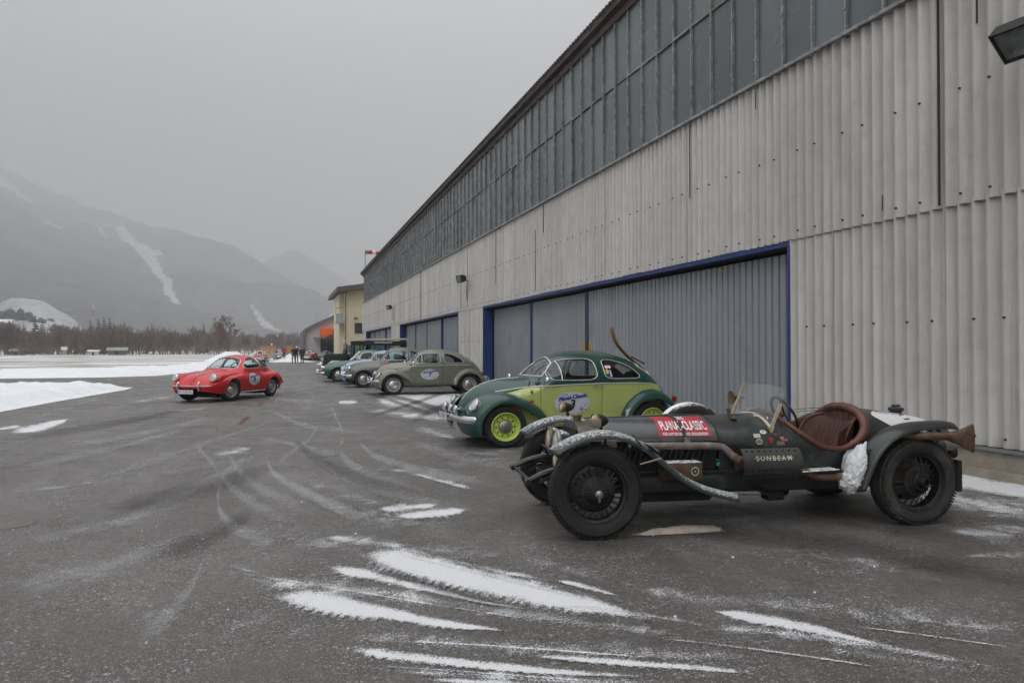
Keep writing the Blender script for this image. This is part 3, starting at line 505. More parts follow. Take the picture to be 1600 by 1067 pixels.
# ================================================================== hangar
WX = 7.63
roofz = T([(-14, 9.75), (5, 9.72), (14.7, 9.6), (17.4, 9.54), (22.9, 9.46), (27.7, 9.38), (36.8, 9.26), (55.6, 8.98), (68, 8.74)])
Y0, Y1 = -8.0, 68.0
H = empty('aircraft_hangar', (WX, 30, 0), label='long grey corrugated aircraft hangar with window band and blue framed doors', category='hangar')
HM = Matrix.Translation(Vector((-WX, -30, 0)))
def hb(name, mb, mat, parent=None, ang=38, **kw):
    mb.V = [(x - WX, y - 30, z) for x, y, z in mb.V]; return mb.build(name, mat, parent or H, ang, **kw)
def fibre():
    m, n, l, b = nodes('fibre_cement')
    a = noise(n, l, 1, 6, stretch=(3, 5, .35), rough=.65); f = noise(n, l, 3.2, 6, rough=.6); low = noise(n, l, 1, 5, stretch=(4, 7, 1.2), rough=.7)
    c = mixc(n, l, rng_(n, l, a, .3, .7), (.48, .458, .438), (.64, .615, .59))
    c = mixc(n, l, rng_(n, l, f, .45, .75, 0, .45), c, (.38, .36, .34))
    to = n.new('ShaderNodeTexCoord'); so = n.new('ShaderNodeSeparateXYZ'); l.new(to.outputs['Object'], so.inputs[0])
    c = mixc(n, l, rng_(n, l, so.outputs['X'], -.014, -.030, 0, .30), c, (.68, .66, .63)); c = mixc(n, l, rng_(n, l, so.outputs['X'], .0, .030, 0, .24), c, (.27, .255, .24))  # crests lightened, valleys darkened: corrugation light and shade mixed into the weathered colour
    g = n.new('ShaderNodeNewGeometry'); s = n.new('ShaderNodeSeparateXYZ'); l.new(g.outputs['Position'], s.inputs[0])
    # lime bloom that runs up from the lower ends of the sheets, stains of dark water
    d1 = rng_(n, l, s.outputs['Z'], .35, 1.25, 1, 0); d2 = math_(n, l, 'MULTIPLY', rng_(n, l, s.outputs['Z'], 3.2, 3.85, 1, 0), rng_(n, l, s.outputs['Z'], 3.19, 3.2))
    d = math_(n, l, 'MULTIPLY', math_(n, l, 'MAXIMUM', d1, d2), rng_(n, l, low, .48, .68))
    c = mixc(n, l, math_(n, l, 'MULTIPLY', d, .65), c, (.60, .59, .575))
    dk = rng_(n, l, noise(n, l, 1, 5, stretch=(2, 9, .16), rough=.7), .62, .73, 0, .42); c = mixc(n, l, dk, c, (.20, .18, .165))
    oi = n.new('ShaderNodeObjectInfo'); hv = n.new('ShaderNodeHueSaturation'); l.new(c, hv.inputs['Color']); l.new(rng_(n, l, oi.outputs['Random'], 0, 1, .94, 1.06), hv.inputs['Value'])
    l.new(hv.outputs[0], b.inputs['Base Color']); b.inputs['Roughness'].default_value = .85; b.inputs['Specular IOR Level'].default_value = .25
    bump(n, l, b, noise(n, l, 30, 6, rough=.7), .25, .006); return m
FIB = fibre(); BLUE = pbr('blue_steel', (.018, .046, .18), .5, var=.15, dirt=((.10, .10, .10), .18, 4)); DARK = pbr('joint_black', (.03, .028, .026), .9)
CONC = pbr('stained_concrete', (.27, .235, .19), .9, var=.25, scale=2.5, bmp=.5, bscale=14, bdist=.02, dirt=((.12, .10, .075), .45, 2.2))
STEEL = pbr('grey_sheet_steel', (.30, .325, .35), .45, .15, var=.10, scale=1.0, stretch=(1, 1, .25), dirt=((.16, .165, .165), .2, .9))
GLZ = pbr('weathered_glazing', (.115, .135, .145), .24, 0, var=.10, scale=.8, spec=.6, objrand=.30, dirt=((.17, .18, .18), .22, .7))
MUL = pbr('glazing_bar', (.30, .31, .31), .6, .2, var=.35, scale=9, dirt=((.07, .05, .04), .45, 3)); RUST = pbr('rusty_bar', (.17, .13, .105), .8, var=.5, scale=5, dirt=((.40, .40, .39), .5, 2))
ROOF = pbr('dark_roof_sheet', (.085, .075, .068), .85, var=.3, scale=3, bmp=.4, bscale=20)
PITCH = .1817; SW = PITCH * 5; AMP = .029
doors = [(9.1, 26.6), (30.6, 46.6), (50.4, 65.6)]
# backing shell with door recesses, ends, back and roof
def backing(y0, y1, z0, z1): hb('backing_wall', MB().box((WX + .20, (y0 + y1) / 2, (z0 + z1) / 2), (.16, y1 - y0, z1 - z0)), DARK, ang=0)
edges = [Y0 + .1] + [e for d in doors for e in d] + [Y1 - .1]
for i in range(0, len(edges), 2): backing(edges[i], edges[i + 1], .02, 3.18)
backing(Y0 + .1, Y1 - .1, 3.20, 8.6)
for yy, nm in ((Y0, 'end_wall'), (Y1, 'end_wall')):
    hb(nm, MB().box((WX + 14.1, yy, 4.3), (28.0, .18, 8.6)), FIB, ang=0)
hb('back_wall', MB().box((WX + 28.2, (Y0 + Y1) / 2, 4.3), (.2, Y1 - Y0, 8.6)), FIB, ang=0)
ys = np.linspace(Y0 - .3, Y1 + .12, 110); A = []
for y in ys:
    z = float(roofz(y)); A.append([(WX - .22, y, z - .16), (WX - .24, y, z), (WX + 3, y, z + .05), (WX + 14, y, z + .3), (WX + 28.5, y, z), (WX + 28.5, y, z - .16), (WX - .22, y, z - .16)])
hb('roof', MB().grid(A), ROOF, ang=25)
# ribbed verge: the roof sheet's corrugations seen end-on along the edge
mb = MB(); y = Y0
while y < Y1:
    z = float(roofz(y)); mb.box((WX - .25, y, z + .005), (.07, .11, .055), bev=0); y += .1817
vg = hb('verge_corrugation', mb, ROOF, ang=0); vg['kind'] = 'stuff'
A = []
for y in ys: z = float(roofz(y)); A.append([(WX - .06, y, z - .17), (WX - .06, y, z - .33), (WX + .1, y, z - .33)])
hb('fascia_board', MB().grid(A), pbr('fascia', (.11, .095, .085), .8, var=.35, scale=4), ang=25)

# glazing band: 2 rows of panes between bars
PW = .655; ZB, ZM, ZT = 5.92, 7.75, None
npane = int((Y1 - Y0) / PW)
pane_me = MB().box((0, 0, 0), (.012, PW - .03, 1)).build('tmp', GLZ, ang=0); pm = pane_me.data; bpy.data.objects.remove(pane_me)
for i in range(npane):
    y = Y0 + .2 + PW * (i + .5)
    if y > Y1 - .3: break
    zt = float(roofz(y)) - .30
    for z0, z1 in ((ZB + .02, ZM - .02), (ZM + .02, zt)):
        o = mesh_obj('window_pane', pm, H, loc=(.02 + random.uniform(-.003, .003), y - 30, (z0 + z1) / 2), rot=(0, random.gauss(0, .006), random.gauss(0, .007)), scale=(1, 1, z1 - z0))
    ym = y - PW / 2
    hb('glazing_bar', MB().box((WX - .012 + random.uniform(-.004, .004), ym, (ZB + zt) / 2), (.05, .035, zt - ZB + .1), rot=(random.gauss(0, .0008), 0, 0)), MUL, ang=0)
    if random.random() < .92: hb('transom', MB().box((WX - .006 + random.uniform(-.006, .006), y, ZM + random.gauss(0, .008)), (.045, PW - .05, .045), rot=(random.gauss(0, .008), 0, 0)), RUST if random.random() < .55 else MUL, ang=0)
hb('sill_flashing', MB().box((WX - .03, (Y0 + Y1) / 2, ZB - .01), (.12, Y1 - Y0, .05)), MUL, ang=0)
mb = MB()
for i in range(npane):
    y = Y0 + .2 + PW * i
    for z in (6.3, 6.8, 7.3, 8.1, 8.6): mb.box((WX - .042, y, z + random.uniform(-.03, .03)), (.02, .05, .035))
cl = hb('glazing_clips', mb, MUL, ang=0); cl['kind'] = 'stuff'

# corrugated fibre-cement sheets
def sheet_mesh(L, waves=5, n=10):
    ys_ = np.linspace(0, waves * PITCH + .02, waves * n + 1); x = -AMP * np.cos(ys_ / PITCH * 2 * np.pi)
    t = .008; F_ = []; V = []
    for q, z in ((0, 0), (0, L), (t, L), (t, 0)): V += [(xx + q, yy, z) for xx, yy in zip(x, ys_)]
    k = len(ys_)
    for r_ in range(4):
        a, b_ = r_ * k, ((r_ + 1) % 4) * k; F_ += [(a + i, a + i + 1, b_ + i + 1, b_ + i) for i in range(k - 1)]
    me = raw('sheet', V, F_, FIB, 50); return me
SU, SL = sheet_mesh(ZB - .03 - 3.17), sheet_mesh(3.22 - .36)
BOLT = pbr('bolt_cap', (.05, .046, .042), .7)
bm_ = MB()
for k in (0, 2, 4): pass
def bolts(rows, step, phase):
    mb = MB()
    for z in rows:
        for k in step:
            mb.lathe([(0, -.026 - AMP), (.009, -.024 - AMP), (.0135, -.016 - AMP), (.015, -AMP + .004)], 8, 'x', (0, (k + .0) * PITCH, z))
    me = raw('bolts', mb.V, mb.F, BOLT, 50); return me
BU, BL = bolts((.12, 1.36), (1, 3), 0), bolts((.10, 1.45), (1, 3), 0)
i = 0; y = Y0
while y < Y1 - .2:
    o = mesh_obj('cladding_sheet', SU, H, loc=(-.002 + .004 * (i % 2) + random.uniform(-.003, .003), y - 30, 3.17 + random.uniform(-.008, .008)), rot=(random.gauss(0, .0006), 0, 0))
    b_ = mesh_obj('bolts', BU, o); b_['kind'] = 'stuff'
    for e0, e1 in [(Y0, doors[0][0])] + [(doors[0][1], doors[1][0])] + [(doors[1][1], doors[2][0])] + [(doors[2][1], Y1)]:
        pass
    y += SW; i += 1
for e0, e1 in [(Y0, doors[0][0]), (doors[0][1], doors[1][0]), (doors[1][1], doors[2][0]), (doors[2][1], Y1)]:
    n_ = max(1, round((e1 - e0) / SW)); w_ = (e1 - e0) / n_
    for k in range(n_):
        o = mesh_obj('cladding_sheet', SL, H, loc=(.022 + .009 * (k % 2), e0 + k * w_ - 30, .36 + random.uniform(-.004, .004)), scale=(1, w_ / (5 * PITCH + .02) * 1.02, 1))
        b_ = mesh_obj('bolts', BL, o); b_['kind'] = 'stuff'
for y, z0, z1, w_ in ((6.45, 3.2, 5.88, .032), (11.9, 4.4, 5.86, .022), (20.6, 3.3, 5.2, .03), (19.9, 5.0, 5.86, .03), (24.8, 3.9, 5.86, .035), (28.9, 3.25, 5.86, .045), (30.0, 3.25, 4.4, .03), (39.2, 3.2, 5.86, .04), (48.6, 3.2, 4.5, .04), (46.0, 3.3, 5.86, .03), (57, 3.3, 5.86, .04), (9.9, 5.5, 5.8, .012), (7.3, 3.3, 3.5, .012), (5.95, 5.2, 5.88, .02)):
    hb('open_joint', MB().box((WX - .028, y, (z0 + z1) / 2), (.008, w_, z1 - z0)), DARK, ang=0)
hb('drip_flashing', MB().box((WX - .005, (Y0 + doors[0][0]) / 2, .335), (.11, doors[0][0] - Y0, .03)), pbr('zinc', (.23, .24, .25), .5, .6), ang=0)
for e0, e1 in [(Y0, doors[0][0] - .02), (doors[0][1] + .05, doors[1][0] - .05), (doors[1][1] + .05, doors[2][0] - .05), (doors[2][1] + .05, Y1)]:
    mb = MB(); yy = np.arange(e0, e1 + .01, .15); AA = []
    for q in yy:
        j = .012 * mn.noise(Vector((q * 3, 0, 0))); AA.append([(WX - .02 + j, q, .32), (WX - .03 + j, q, .2), (WX - .035 + 2 * j, q, .11), (WX - .075 + j * 2.5, q, .10 + j), (WX - .09 + 2 * j, q, -.02)])
    hb('concrete_plinth', mb.grid(AA), CONC, ang=30)
# doors
def leaf_mesh(w):
    """ribbed steel leaf: wide pans between narrow dark grooves"""
    p = .172; n_ = max(2, int(w / p)); p = w / n_; pr = []
    for k in range(n_): pr += [(k * p, 0), (k * p + p * .70, 0), (k * p + p * .78, .032), (k * p + p * .92, .032)]
    pr.append((w, 0)); A = []
    for z in (.06, 3.02): A.append([(x, y_, z) for y_, x in pr])
    mb = MB().grid(A); return mb
for di, (a, b) in enumerate(doors):
    w = b - a
    hb('lintel_beam', MB().box((WX + .08, (a + b) / 2, 3.135), (.14, w, .09)), BLUE)
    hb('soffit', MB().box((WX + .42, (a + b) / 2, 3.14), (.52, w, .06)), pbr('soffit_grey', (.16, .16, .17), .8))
    hb('door_jamb', MB().box((WX + .20, b - .03, 1.55), (.36, .09, 3.06)), BLUE); hb('door_jamb', MB().box((WX + .03, a + .03, 1.55), (.09, .06, 3.06)), BLUE)
    hb('door_track', MB().box((WX + .35, (a + b) / 2, .02), (.5, w, .03)), G['dull_metal'], ang=0)
    cuts = [a + .06, 13.2, 17.4, 22.0, b - .08] if di == 0 else [a + .06, a + w * .27, a + w * .52, a + w * .76, b - .08]
    for k in range(4):
        y0, y1 = cuts[k], cuts[k + 1]; xo = WX + (.28, .28, .36, .42)[k]
        lf = MB(); m_ = leaf_mesh(y1 - y0 - (.1 if k != 0 or di else .0)); lf.add([(x + xo, y_ + y0 + .05, z) for x, y_, z in m_.V], m_.F)
        d = hb('door_leaf', lf, STEEL, ang=20)
        if k > (1 if di == 0 else 0): hb('door_post', MB().box((xo - .03, y0, 1.53), (.13, .12 if k != 2 else .19, 3.0)), BLUE if k != 2 else pbr('navy_steel', (.012, .022, .075), .5), None)
    # yellow reflectors either side of the middle post
    yp = cuts[2]
    for q in (-.24, .24):
        r_ = hb('warning_plate', MB().box((WX + .29 - (.02 if q < 0 else -.0) , yp + q, 1.53), (.012, .16, .22)), pbr('yellow_plate', (.62, .36, .02), .5))
        rr = MB()
        for z in (1.47, 1.53, 1.59): rr.box((WX + .281 - (.02 if q < 0 else 0), yp + q, z), (.006, .07, .02))
        hb('plate_mark', rr, G['ink'], r_)
# floodlights
def flood(loc, s, rz, tilt, label, cable=0.):
    e = empty('floodlight', loc, rz, label=label, category='floodlight', group='floodlights on the hangar wall')
    rot = Matrix.Rotation(tilt, 3, 'Y')
    MB().prism([(-.5 * s, -.5 * s), (-.5 * s, .5 * s), (0, .42 * s), (.22 * s, .2 * s), (.22 * s, -.2 * s), (0, -.42 * s)], -.6 * s, .6 * s, 'y').build('housing', G['black_metal'], e, 30)
    h_ = e.children[0]; h_.rotation_euler = (0, tilt, 0)
    g_ = MB().box((-.50 * s, 0, 0), (.03 * s, 1.06 * s, .84 * s), bev=.01 * s).build('front_glass', pbr('flood_glass', (.13, .15, .14), .12, 0, var=.5, scale=8, spec=.8), h_)
    fr = MB()
    for q in (-.57, .57): fr.box((-.52 * s, q * s, 0), (.06 * s, .07 * s, 1.02 * s))
    for q in (-.47, .47): fr.box((-.52 * s, 0, q * s), (.06 * s, 1.2 * s, .07 * s))
    fr.build('frame', G['black_metal'], h_)
    MB().tube([(.1 * s, 0, -.1 * s), (.5 * s, 0, -.25 * s), (1.0 * s, 0, -.25 * s)], .045 * s).build('bracket', G['black_metal'], e)
    if cable: MB().tube([(.8 * s, .1 * s, -.25 * s), (.95 * s, .12, -.5), (1.0 * s, .12, -cable)], .012, 5).build('cable', G['black_metal'], e)
flood((7.20, 5.10, 4.70), .37, R(8), R(-52), 'large black floodlight at the top corner beside the nearest sheets')
flood((7.30, 28.6, 4.45), .32, R(20), R(-15), 'small black floodlight between the first and second hangar doors', .9)
flood((7.30, 48.8, 4.42), .32, R(20), R(-15), 'small black floodlight between the second and third hangar doors', .9)

# windsock on the roof corner
ws = empty('windsock', (8.05, 70.0, 0), label='red and white windsock on a thin mast above the far roof corner', category='windsock')
MB().tube([(0, 0, 0), (0, 0, 11.15)], .045, 6).build('mast', G['dull_metal'], ws)
bandc = [pbr('sock_ochre', (.30, .26, .12), .8), pbr('sock_red', (.45, .03, .03), .8), pbr('sock_white', (.75, .75, .74), .8)]
rr_ = np.linspace(.22, .10, 6)
for k, mi in enumerate((0, 1, 2, 1, 2)):
    L = .34; pts = [(k * L, 0, 11.08 - .004 * k * k), ((k + 1) * L, 0, 11.08 - .004 * (k + 1)**2)]
    MB().tube(pts, [rr_[k], rr_[k + 1]], 12, cap=False).build('sock_band', bandc[mi], ws)

# ================================================================== buildings beyond the hangar
CREAM = pbr('cream_render', (.62, .55, .38), .9, var=.05, scale=.6); CREAM2 = pbr('pale_render', (.66, .60, .46), .9, var=.05)
BROWN = pbr('brown_roof_edge', (.10, .085, .08), .8, var=.2)
cb = empty('cream_building', (12, 82, 0), label='cream rendered building with dark sloping roof behind the hangar end', category='building')
def bb(root, name, mb, mat, ang=30, parent=None):
    x0, y0 = root.location.x, root.location.y; mb.V = [(x - x0, y - y0, z) for x, y, z in mb.V]; return mb.build(name, mat, parent or root, ang)
bb(cb, 'wall', MB().prism([(7.15, 0), (22, 0), (22, 10.6), (7.15, 8.25)], 80, 92, 'y'), CREAM)
bb(cb, 'side_wing', MB().prism([(6.62, 0), (7.15, 0), (7.15, 8.2), (6.62, 8.1)], 83, 91, 'y'), CREAM2)
rf = bb(cb, 'roof', MB().prism([(5.95, 7.75), (22.6, 10.45), (22.6, 11.0), (6.1, 8.35)], 78.9, 92.6, 'y'), BROWN)
bb(cb, 'downpipe', MB().tube([(7.05, 79.9, 8.0), (7.05, 79.9, 0)], .07, 6), pbr('brown_pipe', (.16, .12, .08), .6))
w = bb(cb, 'window', MB().box((8.75, 79.97, 3.9), (1.35, .08, 1.15)), G['black_metal']); bb(cb, 'pane', MB().box((8.75, 79.92, 3.9), (1.2, .02, 1.0)), pbr('dark_pane', (.05, .055, .06), .15, spec=.7), 30, None)
bal = bb(cb, 'balcony', MB().box((6.55, 82.2, 4.55), (.9, 1.6, .12)), pbr('balcony_grey', (.42, .44, .45), .7))
bb(cb, 'balcony_panel', MB().box((6.5, 81.42, 5.0), (.8, .03, .9)), pbr('panel_grey', (.38, .42, .44), .4), 30)
bb(cb, 'railing', MB().tube([(6.12, 81.4, 6.2), (6.9, 81.4, 6.2)], .03, 6).tube([(6.12, 81.4, 5.4), (6.12, 81.4, 6.2)], .03, 6).tube([(6.9, 81.4, 4.5), (6.9, 81.4, 6.2)], .03, 6).tube([(6.12, 81.4, 5.5), (6.9, 81.4, 5.5)], .03, 6), G['dull_metal'])
flood((8.15, 79.6, 4.95), .3, R(90), 0, 'tiny lamp on the cream wall above its window')
gb = empty('grey_hall', (6.5, 108, 0), label='lilac grey hall with curved dark roof edge and orange box', category='building')
LIL = pbr('lilac_grey_render', (.60, .575, .575), .9, var=.06, scale=.5)
prof = chaikin([(3.4, 0), (3.4, 3.5), (3.42, 4.1), (3.8, 4.5), (6.0, 5.6), (9.6, 7.25)], 1, False)
bb(gb, 'wall', MB().prism(prof + [(9.6, 0)], 105.4, 118, 'y'), LIL)
A = []
for y in (104.6, 119): A.append([(x - .12, y, z + .10) for x, z in prof])
A2 = [[(x - .12, 104.6, z + .12) for x, z in prof], [(x + .20, 104.6, z - .10) for x, z in prof]]
bb(gb, 'roof', MB().grid(A).grid(A2).grid([[(x + .20, 104.6, z - .10) for x, z in prof], [(x + .20, 105.5, z - .10) for x, z in prof]]), pbr('slate_roof_edge', (.13, .135, .15), .7))
bb(gb, 'roof_snow', MB().prism([(7.6, 6.62), (9.5, 7.3), (9.5, 7.48), (7.7, 6.82)], 104.7, 117, 'y'), G['snow'])
bb(gb, 'orange_box', MB().box((7.5, 104.3, 3.95), (3.5, 2.2, 1.3), bev=.03), pbr('orange_panel', (.75, .13, .012), .55, var=.08))
bb(gb, 'canopy', MB().box((7.2, 103.6, 3.18), (4.8, 3.2, .14)), pbr('canopy_grey', (.22, .22, .23), .6))
bb(gb, 'shop_window', MB().box((7.5, 105.33, 1.6), (3.4, .1, 2.9)), pbr('shop_glass', (.07, .08, .085), .15, var=.4, scale=.6, spec=.7))
for x in (5.85, 6.7, 7.6, 8.4, 9.2): bb(gb, 'window_post', MB().box((x, 105.2, 1.6), (.09, .12, 2.95)), G['black_metal'])
bb(gb, 'red_sign', MB().box((9.0, 103.9, 2.5), (.5, .06, .7)), pbr('sign_red', (.4, .03, .02), .6))
bb(gb, 'awning', MB().add([(7.9, 102.2, 2.9), (9.6, 102.2, 3.3), (9.6, 103.2, 3.35), (7.9, 103.2, 2.95), (7.9, 102.2, 2.8), (9.6, 102.2, 3.2), (9.6, 103.2, 3.25), (7.9, 103.2, 2.85)], [(0, 1, 2, 3), (7, 6, 5, 4), (0, 4, 5, 1), (1, 5, 6, 2), (2, 6, 7, 3), (3, 7, 4, 0)]), pbr('awning_white', (.6, .6, .58), .6))

# ---- timber fences far off, ball lamp, frames
def fence(x0, x1, y, h, label, colr):
    e = empty('timber_fence', ((x0 + x1) / 2, y, 0), label=label, category='fence', group='timber fences at the far end')
    n_ = int((x1 - x0) / .22); W_ = pbr('fence_timber', (.42, .24, .10), .8, var=.2)
    for k in range(n_):
        x = (k + .5) * (x1 - x0) / n_ - (x1 - x0) / 2; MB().box((x, 0, h / 2), (.19, .04, h + random.uniform(-.05, .05))).build('board', W_ if colr == 0 else G['fteal'], e, 0)
    for q in np.linspace(-(x1 - x0) / 2, (x1 - x0) / 2, 4): MB().box((q, .08, h / 2 + .05), (.12, .12, h + .1)).build('post', pbr('fence_post', (.24, .17, .10), .8), e, 0)
G['fteal'] = pbr('teal_board', (.13, .19, .17), .8)
fence(-3.1, -.5, 135, 2.15, 'orange brown timber fence beneath the white ball lamp', 0); fence(.45, 1.6, 138, 2.1, 'weathered teal board fence between the two timber fences', 1); fence(1.5, 2.6, 136, 2.2, 'short timber fence beyond the person in the red jacket', 0)
lp = empty('lamp_post', (-1.15, 134, 0), label='white ball lamp on a thin post at the timber fence', category='street lamp')
MB().tube([(0, 0, 0), (0, 0, 2.35)], .035, 6).build('post', G['dull_metal'], lp); MB().lathe([(0, 2.28), (.12, 2.31), (.17, 2.44), (.13, 2.57), (0, 2.62)], 14, 'z').build('globe', pbr('globe_white', (.8, .8, .78), .4), lp)
gt = empty('field_gate', (-4.6, 108, 0), label='small grey barrier frame standing in the snow', category='gate')
for x in (-.55, .0, .5): MB().tube([(x, 0, 0), (x, 0, 1.75)], .05, 6).build('post', G['dull_metal'], gt)
MB().box((0, 0, 1.0), (1.1, .03, .04)).box((0, 0, 1.6), (1.1, .03, .04)).build('rail', G['dull_metal'], gt)

# ================================================================== far landscape
def hut(loc, d, rz, label, mat, rmat, pitch=.5):
    e = empty('field_hut', loc, rz, label=label, category='hut'); x, y, z = d
    MB().box((0, 0, z / 2), d).build('wall', mat, e, 0)
    MB().prism([(-y / 2 - .4, z - .1), (0, z + pitch * y / 2), (y / 2 + .4, z - .1), (0, z + pitch * y / 2 - .25)], -x / 2 - .4, x / 2 + .4, 'x').build('roof', rmat, e, 0)
    MB().box((0, -y / 2 - .02, z * .4), (x * .25, .06, z * .75)).build('door', G['black_metal'], e, 0)
WOODD = pbr('grey_timber', (.13, .115, .10), .9, var=.25, scale=2); SHING = pbr('snow_flecked_roof', (.26, .26, .26), .9, var=.3, scale=3)
def pol(px, d):     # bearing in degrees right of the hangar line -> world xy at distance d
    a = R(px); return d * math.sin(a), d * math.cos(a)
hut((*pol(-10.9, 235), 0), (4.6, 3.2, 1.45), .1, 'grey timber hut with snow flecked roof in front of the trees', WOODD, SHING)
hut((*pol(-16.7, 245), 0), (3.2, 2.6, 1.2), -.2, 'low dark hut at the wood edge by the picture border', pbr('blue_grey_timber', (.11, .12, .13), .9), SHING)
hut((*pol(-12.35, 232), 0), (2.3, 1.8, 1.1), 0, 'small pale cabin at the foot of the red and white mast', pbr('pale_cabin', (.5, .49, .46), .9), pbr('pale_roof', (.5, .5, .49), .9))
for a_, d_, s_ in ((-14.1, 232, 1.6), (-8.8, 232, .9)): tag(MB().box((*pol(a_, d_), 1.9 if s_ > 1 else .7), (s_, .12, s_ * .55)).box((*pol(a_, d_ + .15), .9 if s_ > 1 else .4), (.1, .1, 1.8 if s_ > 1 else .8)).build('marker_board', G['plate'], ang=0), 'white marker board at the wood edge near ' + ('the low dark hut' if s_ > 1 else 'the grey timber hut'), 'sign')
tw = empty('lattice_mast', (*pol(-12.4, 900), 0), label='red and white lattice mast rising above the wood', category='mast')
for k in range(7):
    z0, z1 = k * 7.6, (k + 1) * 7.6; w0, w1 = 3.4 - k * .36, 3.4 - (k + 1) * .36; mb = MB()
    for sx_, sy_ in ((1, 1), (1, -1), (-1, -1), (-1, 1)):
        mb.tube([(sx_ * w0 / 2, sy_ * w0 / 2, z0), (sx_ * w1 / 2, sy_ * w1 / 2, z1)], .34, 4); mb.tube([(sx_ * w0 / 2, sy_ * w0 / 2, z0), (-sy_ * w1 / 2, sx_ * w1 / 2, z1)], .22, 4)
    mb.build('mast_section', pbr('mast_red', (.22, .05, .04), .7) if k % 2 else pbr('mast_white', (.34, .34, .33), .7), tw, 0)

def bare_tree(h, seed, levels=4, n0=7, spread=.55, sides=4, trunk=None, twig=.004, up=.25, first=.25):
    r_ = random.Random(seed); V = []; F = []; TV = []; TF = []
    def seg(p, q, r0, r1, main):
        VV, FF = (TV, TF) if main else (V, F); t = (q - p).normalized(); u = t.orthogonal().normalized(); w_ = t.cross(u); o = len(VV)
        k_ = 6 if main else sides
        for c_, rad in ((p, r0), (q, r1)):
            for k in range(k_): a = 2 * math.pi * k / k_; VV.append(c_ + (u * math.cos(a) + w_ * math.sin(a)) * rad)
        for k in range(k_): FF.append((o + k, o + (k + 1) % k_, o + k_ + (k + 1) % k_, o + k_ + k))
    def grow(p, d, L, r0, lev):
        n_ = 4 if lev == 0 else 3; pts = [p]; q = p
        for k in range(n_):
            d = (d + Vector((r_.gauss(0, .10), r_.gauss(0, .10), r_.gauss(0, .06) + (up * .12 if lev else 0)))).normalized(); q = q + d * L / n_; pts.append(q)
        for k in range(n_): seg(pts[k], pts[k + 1], max(r0 * (1 - .72 * k / n_), twig), max(r0 * (1 - .72 * (k + 1) / n_), twig), lev == 0)
        if lev >= levels: return
        nb = n0 if lev == 0 else r_.randint(3, 5)
        for j in range(nb):
            t = first + (1 - first) * (j + r_.random() * .8) / nb if lev == 0 else .3 + .7 * r_.random(); t = min(t, .98) * n_; i_ = int(t); b_ = pts[i_].lerp(pts[i_ + 1], t - i_)
            a = r_.random() * 6.283; s_ = Vector((math.cos(a), math.sin(a), 0)); s_ = (s_ - d * s_.dot(d)); s_ = s_.normalized() if s_.length > .1 else d.orthogonal()
            nd = (d * (1 - spread) + s_ * spread * (1.15 if lev == 0 else 1) + Vector((0, 0, up * .3))).normalized()
            grow(b_, nd, L * r_.uniform(.42, .66) * (1.1 - .45 * (t / n_) if lev == 0 else 1), r0 * .45 * (1.1 - .6 * t / n_), lev + 1)
    grow(Vector((0, 0, -.1)), Vector((0, 0, 1)), h * .78, trunk or h * .018, 0)
    return V, F, TV, TF
BARK = pbr('bark', (.11, .085, .068), .95, var=.3, scale=3); TWIG = pbr('winter_twigs', (.155, .115, .095), .95, var=.3, scale=.12); RTWIG = pbr('reddish_twigs', (.165, .105, .088), .95, var=.3, scale=.3)
def place_tree(name, label, loc, h, seed, twm, group=None, **kw):
    e = empty(name, loc, label=label, category='tree', group=group); V, F, TV, TF = bare_tree(h, seed, **kw)
    mesh_obj('trunk', raw('trunk', TV, TF, BARK, 50), e); mesh_obj('crown', raw('crown', V, F, twm, 0), e); return e
place_tree('bare_tree', 'small bare tree in front of the orange box', (7.1, 97.5, 0), 4.1, 21, TWIG, levels=4, n0=11, spread=.62, twig=.024, first=.3, trunk=.11)
place_tree('birch_tree', 'tall reddish bare birch at the right end of the wood', (*pol(-3.5, 222), 0), 9.6, 33, RTWIG, levels=4, n0=24, spread=.46, sides=3, twig=.04, first=.12, up=.5)
place_tree('birch_tree', 'slender pale bare birch before the faint far trees', (*pol(-2.1, 240), 0), 6.5, 35, TWIG, levels=4, n0=12, spread=.35, sides=3, twig=.03, first=.15, up=.6)
# the wood: one grey-brown mass of bare trees
protos = []
for k in range(6):
    V, F, TV, TF = bare_tree(13, 50 + k, levels=3, n0=16, spread=.40, sides=3, twig=.05, first=.06, up=.5); o = len(V); VV = np.array([tuple(v) for v in V] + [tuple(v) for v in TV]); FF = [f for f in F] + [tuple(i + o for i in f) for f in TF]
    protos.append((VV, FF))
def wood(name, label, spots, mat):
    VV = []; FF = []; o = 0
    for (x, y, s_, k) in spots:
        V, F = protos[k]; a = random.uniform(0, 6.28); c_, s2 = math.cos(a), math.sin(a)
        Q = V * [s_ * 1.05, s_ * 1.05, s_]; Q = np.stack([Q[:, 0] * c_ - Q[:, 1] * s2 + x, Q[:, 0] * s2 + Q[:, 1] * c_ + y, Q[:, 2]], -1); VV.append(Q); FF += [tuple(i + o for i in f) for f in F]; o += len(V)
    me = bpy.data.meshes.new(name); me.from_pydata(np.concatenate(VV).tolist(), [], FF); me.materials.append(mat); return mesh_obj(name, me, kind='stuff', label=label)
sp = []
for i in range(420):
    a = random.uniform(-30, -3.6); d_ = random.triangular(246, 330, 255) ; x, y = pol(a, d_); sp.append((x, y, random.uniform(.44, .64) * (1 + .12 * math.sin(a * 2.1)), random.randrange(6)))
wood('bare_woodland', 'grey brown bare woodland along the far side of the field', sp, TWIG)
sp = [(*pol(a, random.uniform(236, 246)), random.uniform(.12, .24), random.randrange(6)) for a in np.linspace(-30, -4.4, 150)]
wood('reddish_undergrowth', 'reddish brown bushes along the foot of the wood', sp, RTWIG)
sp = [(*pol(random.uniform(-4, 6), random.uniform(330, 480)), random.uniform(.45, .75), random.randrange(6)) for i in range(130)]
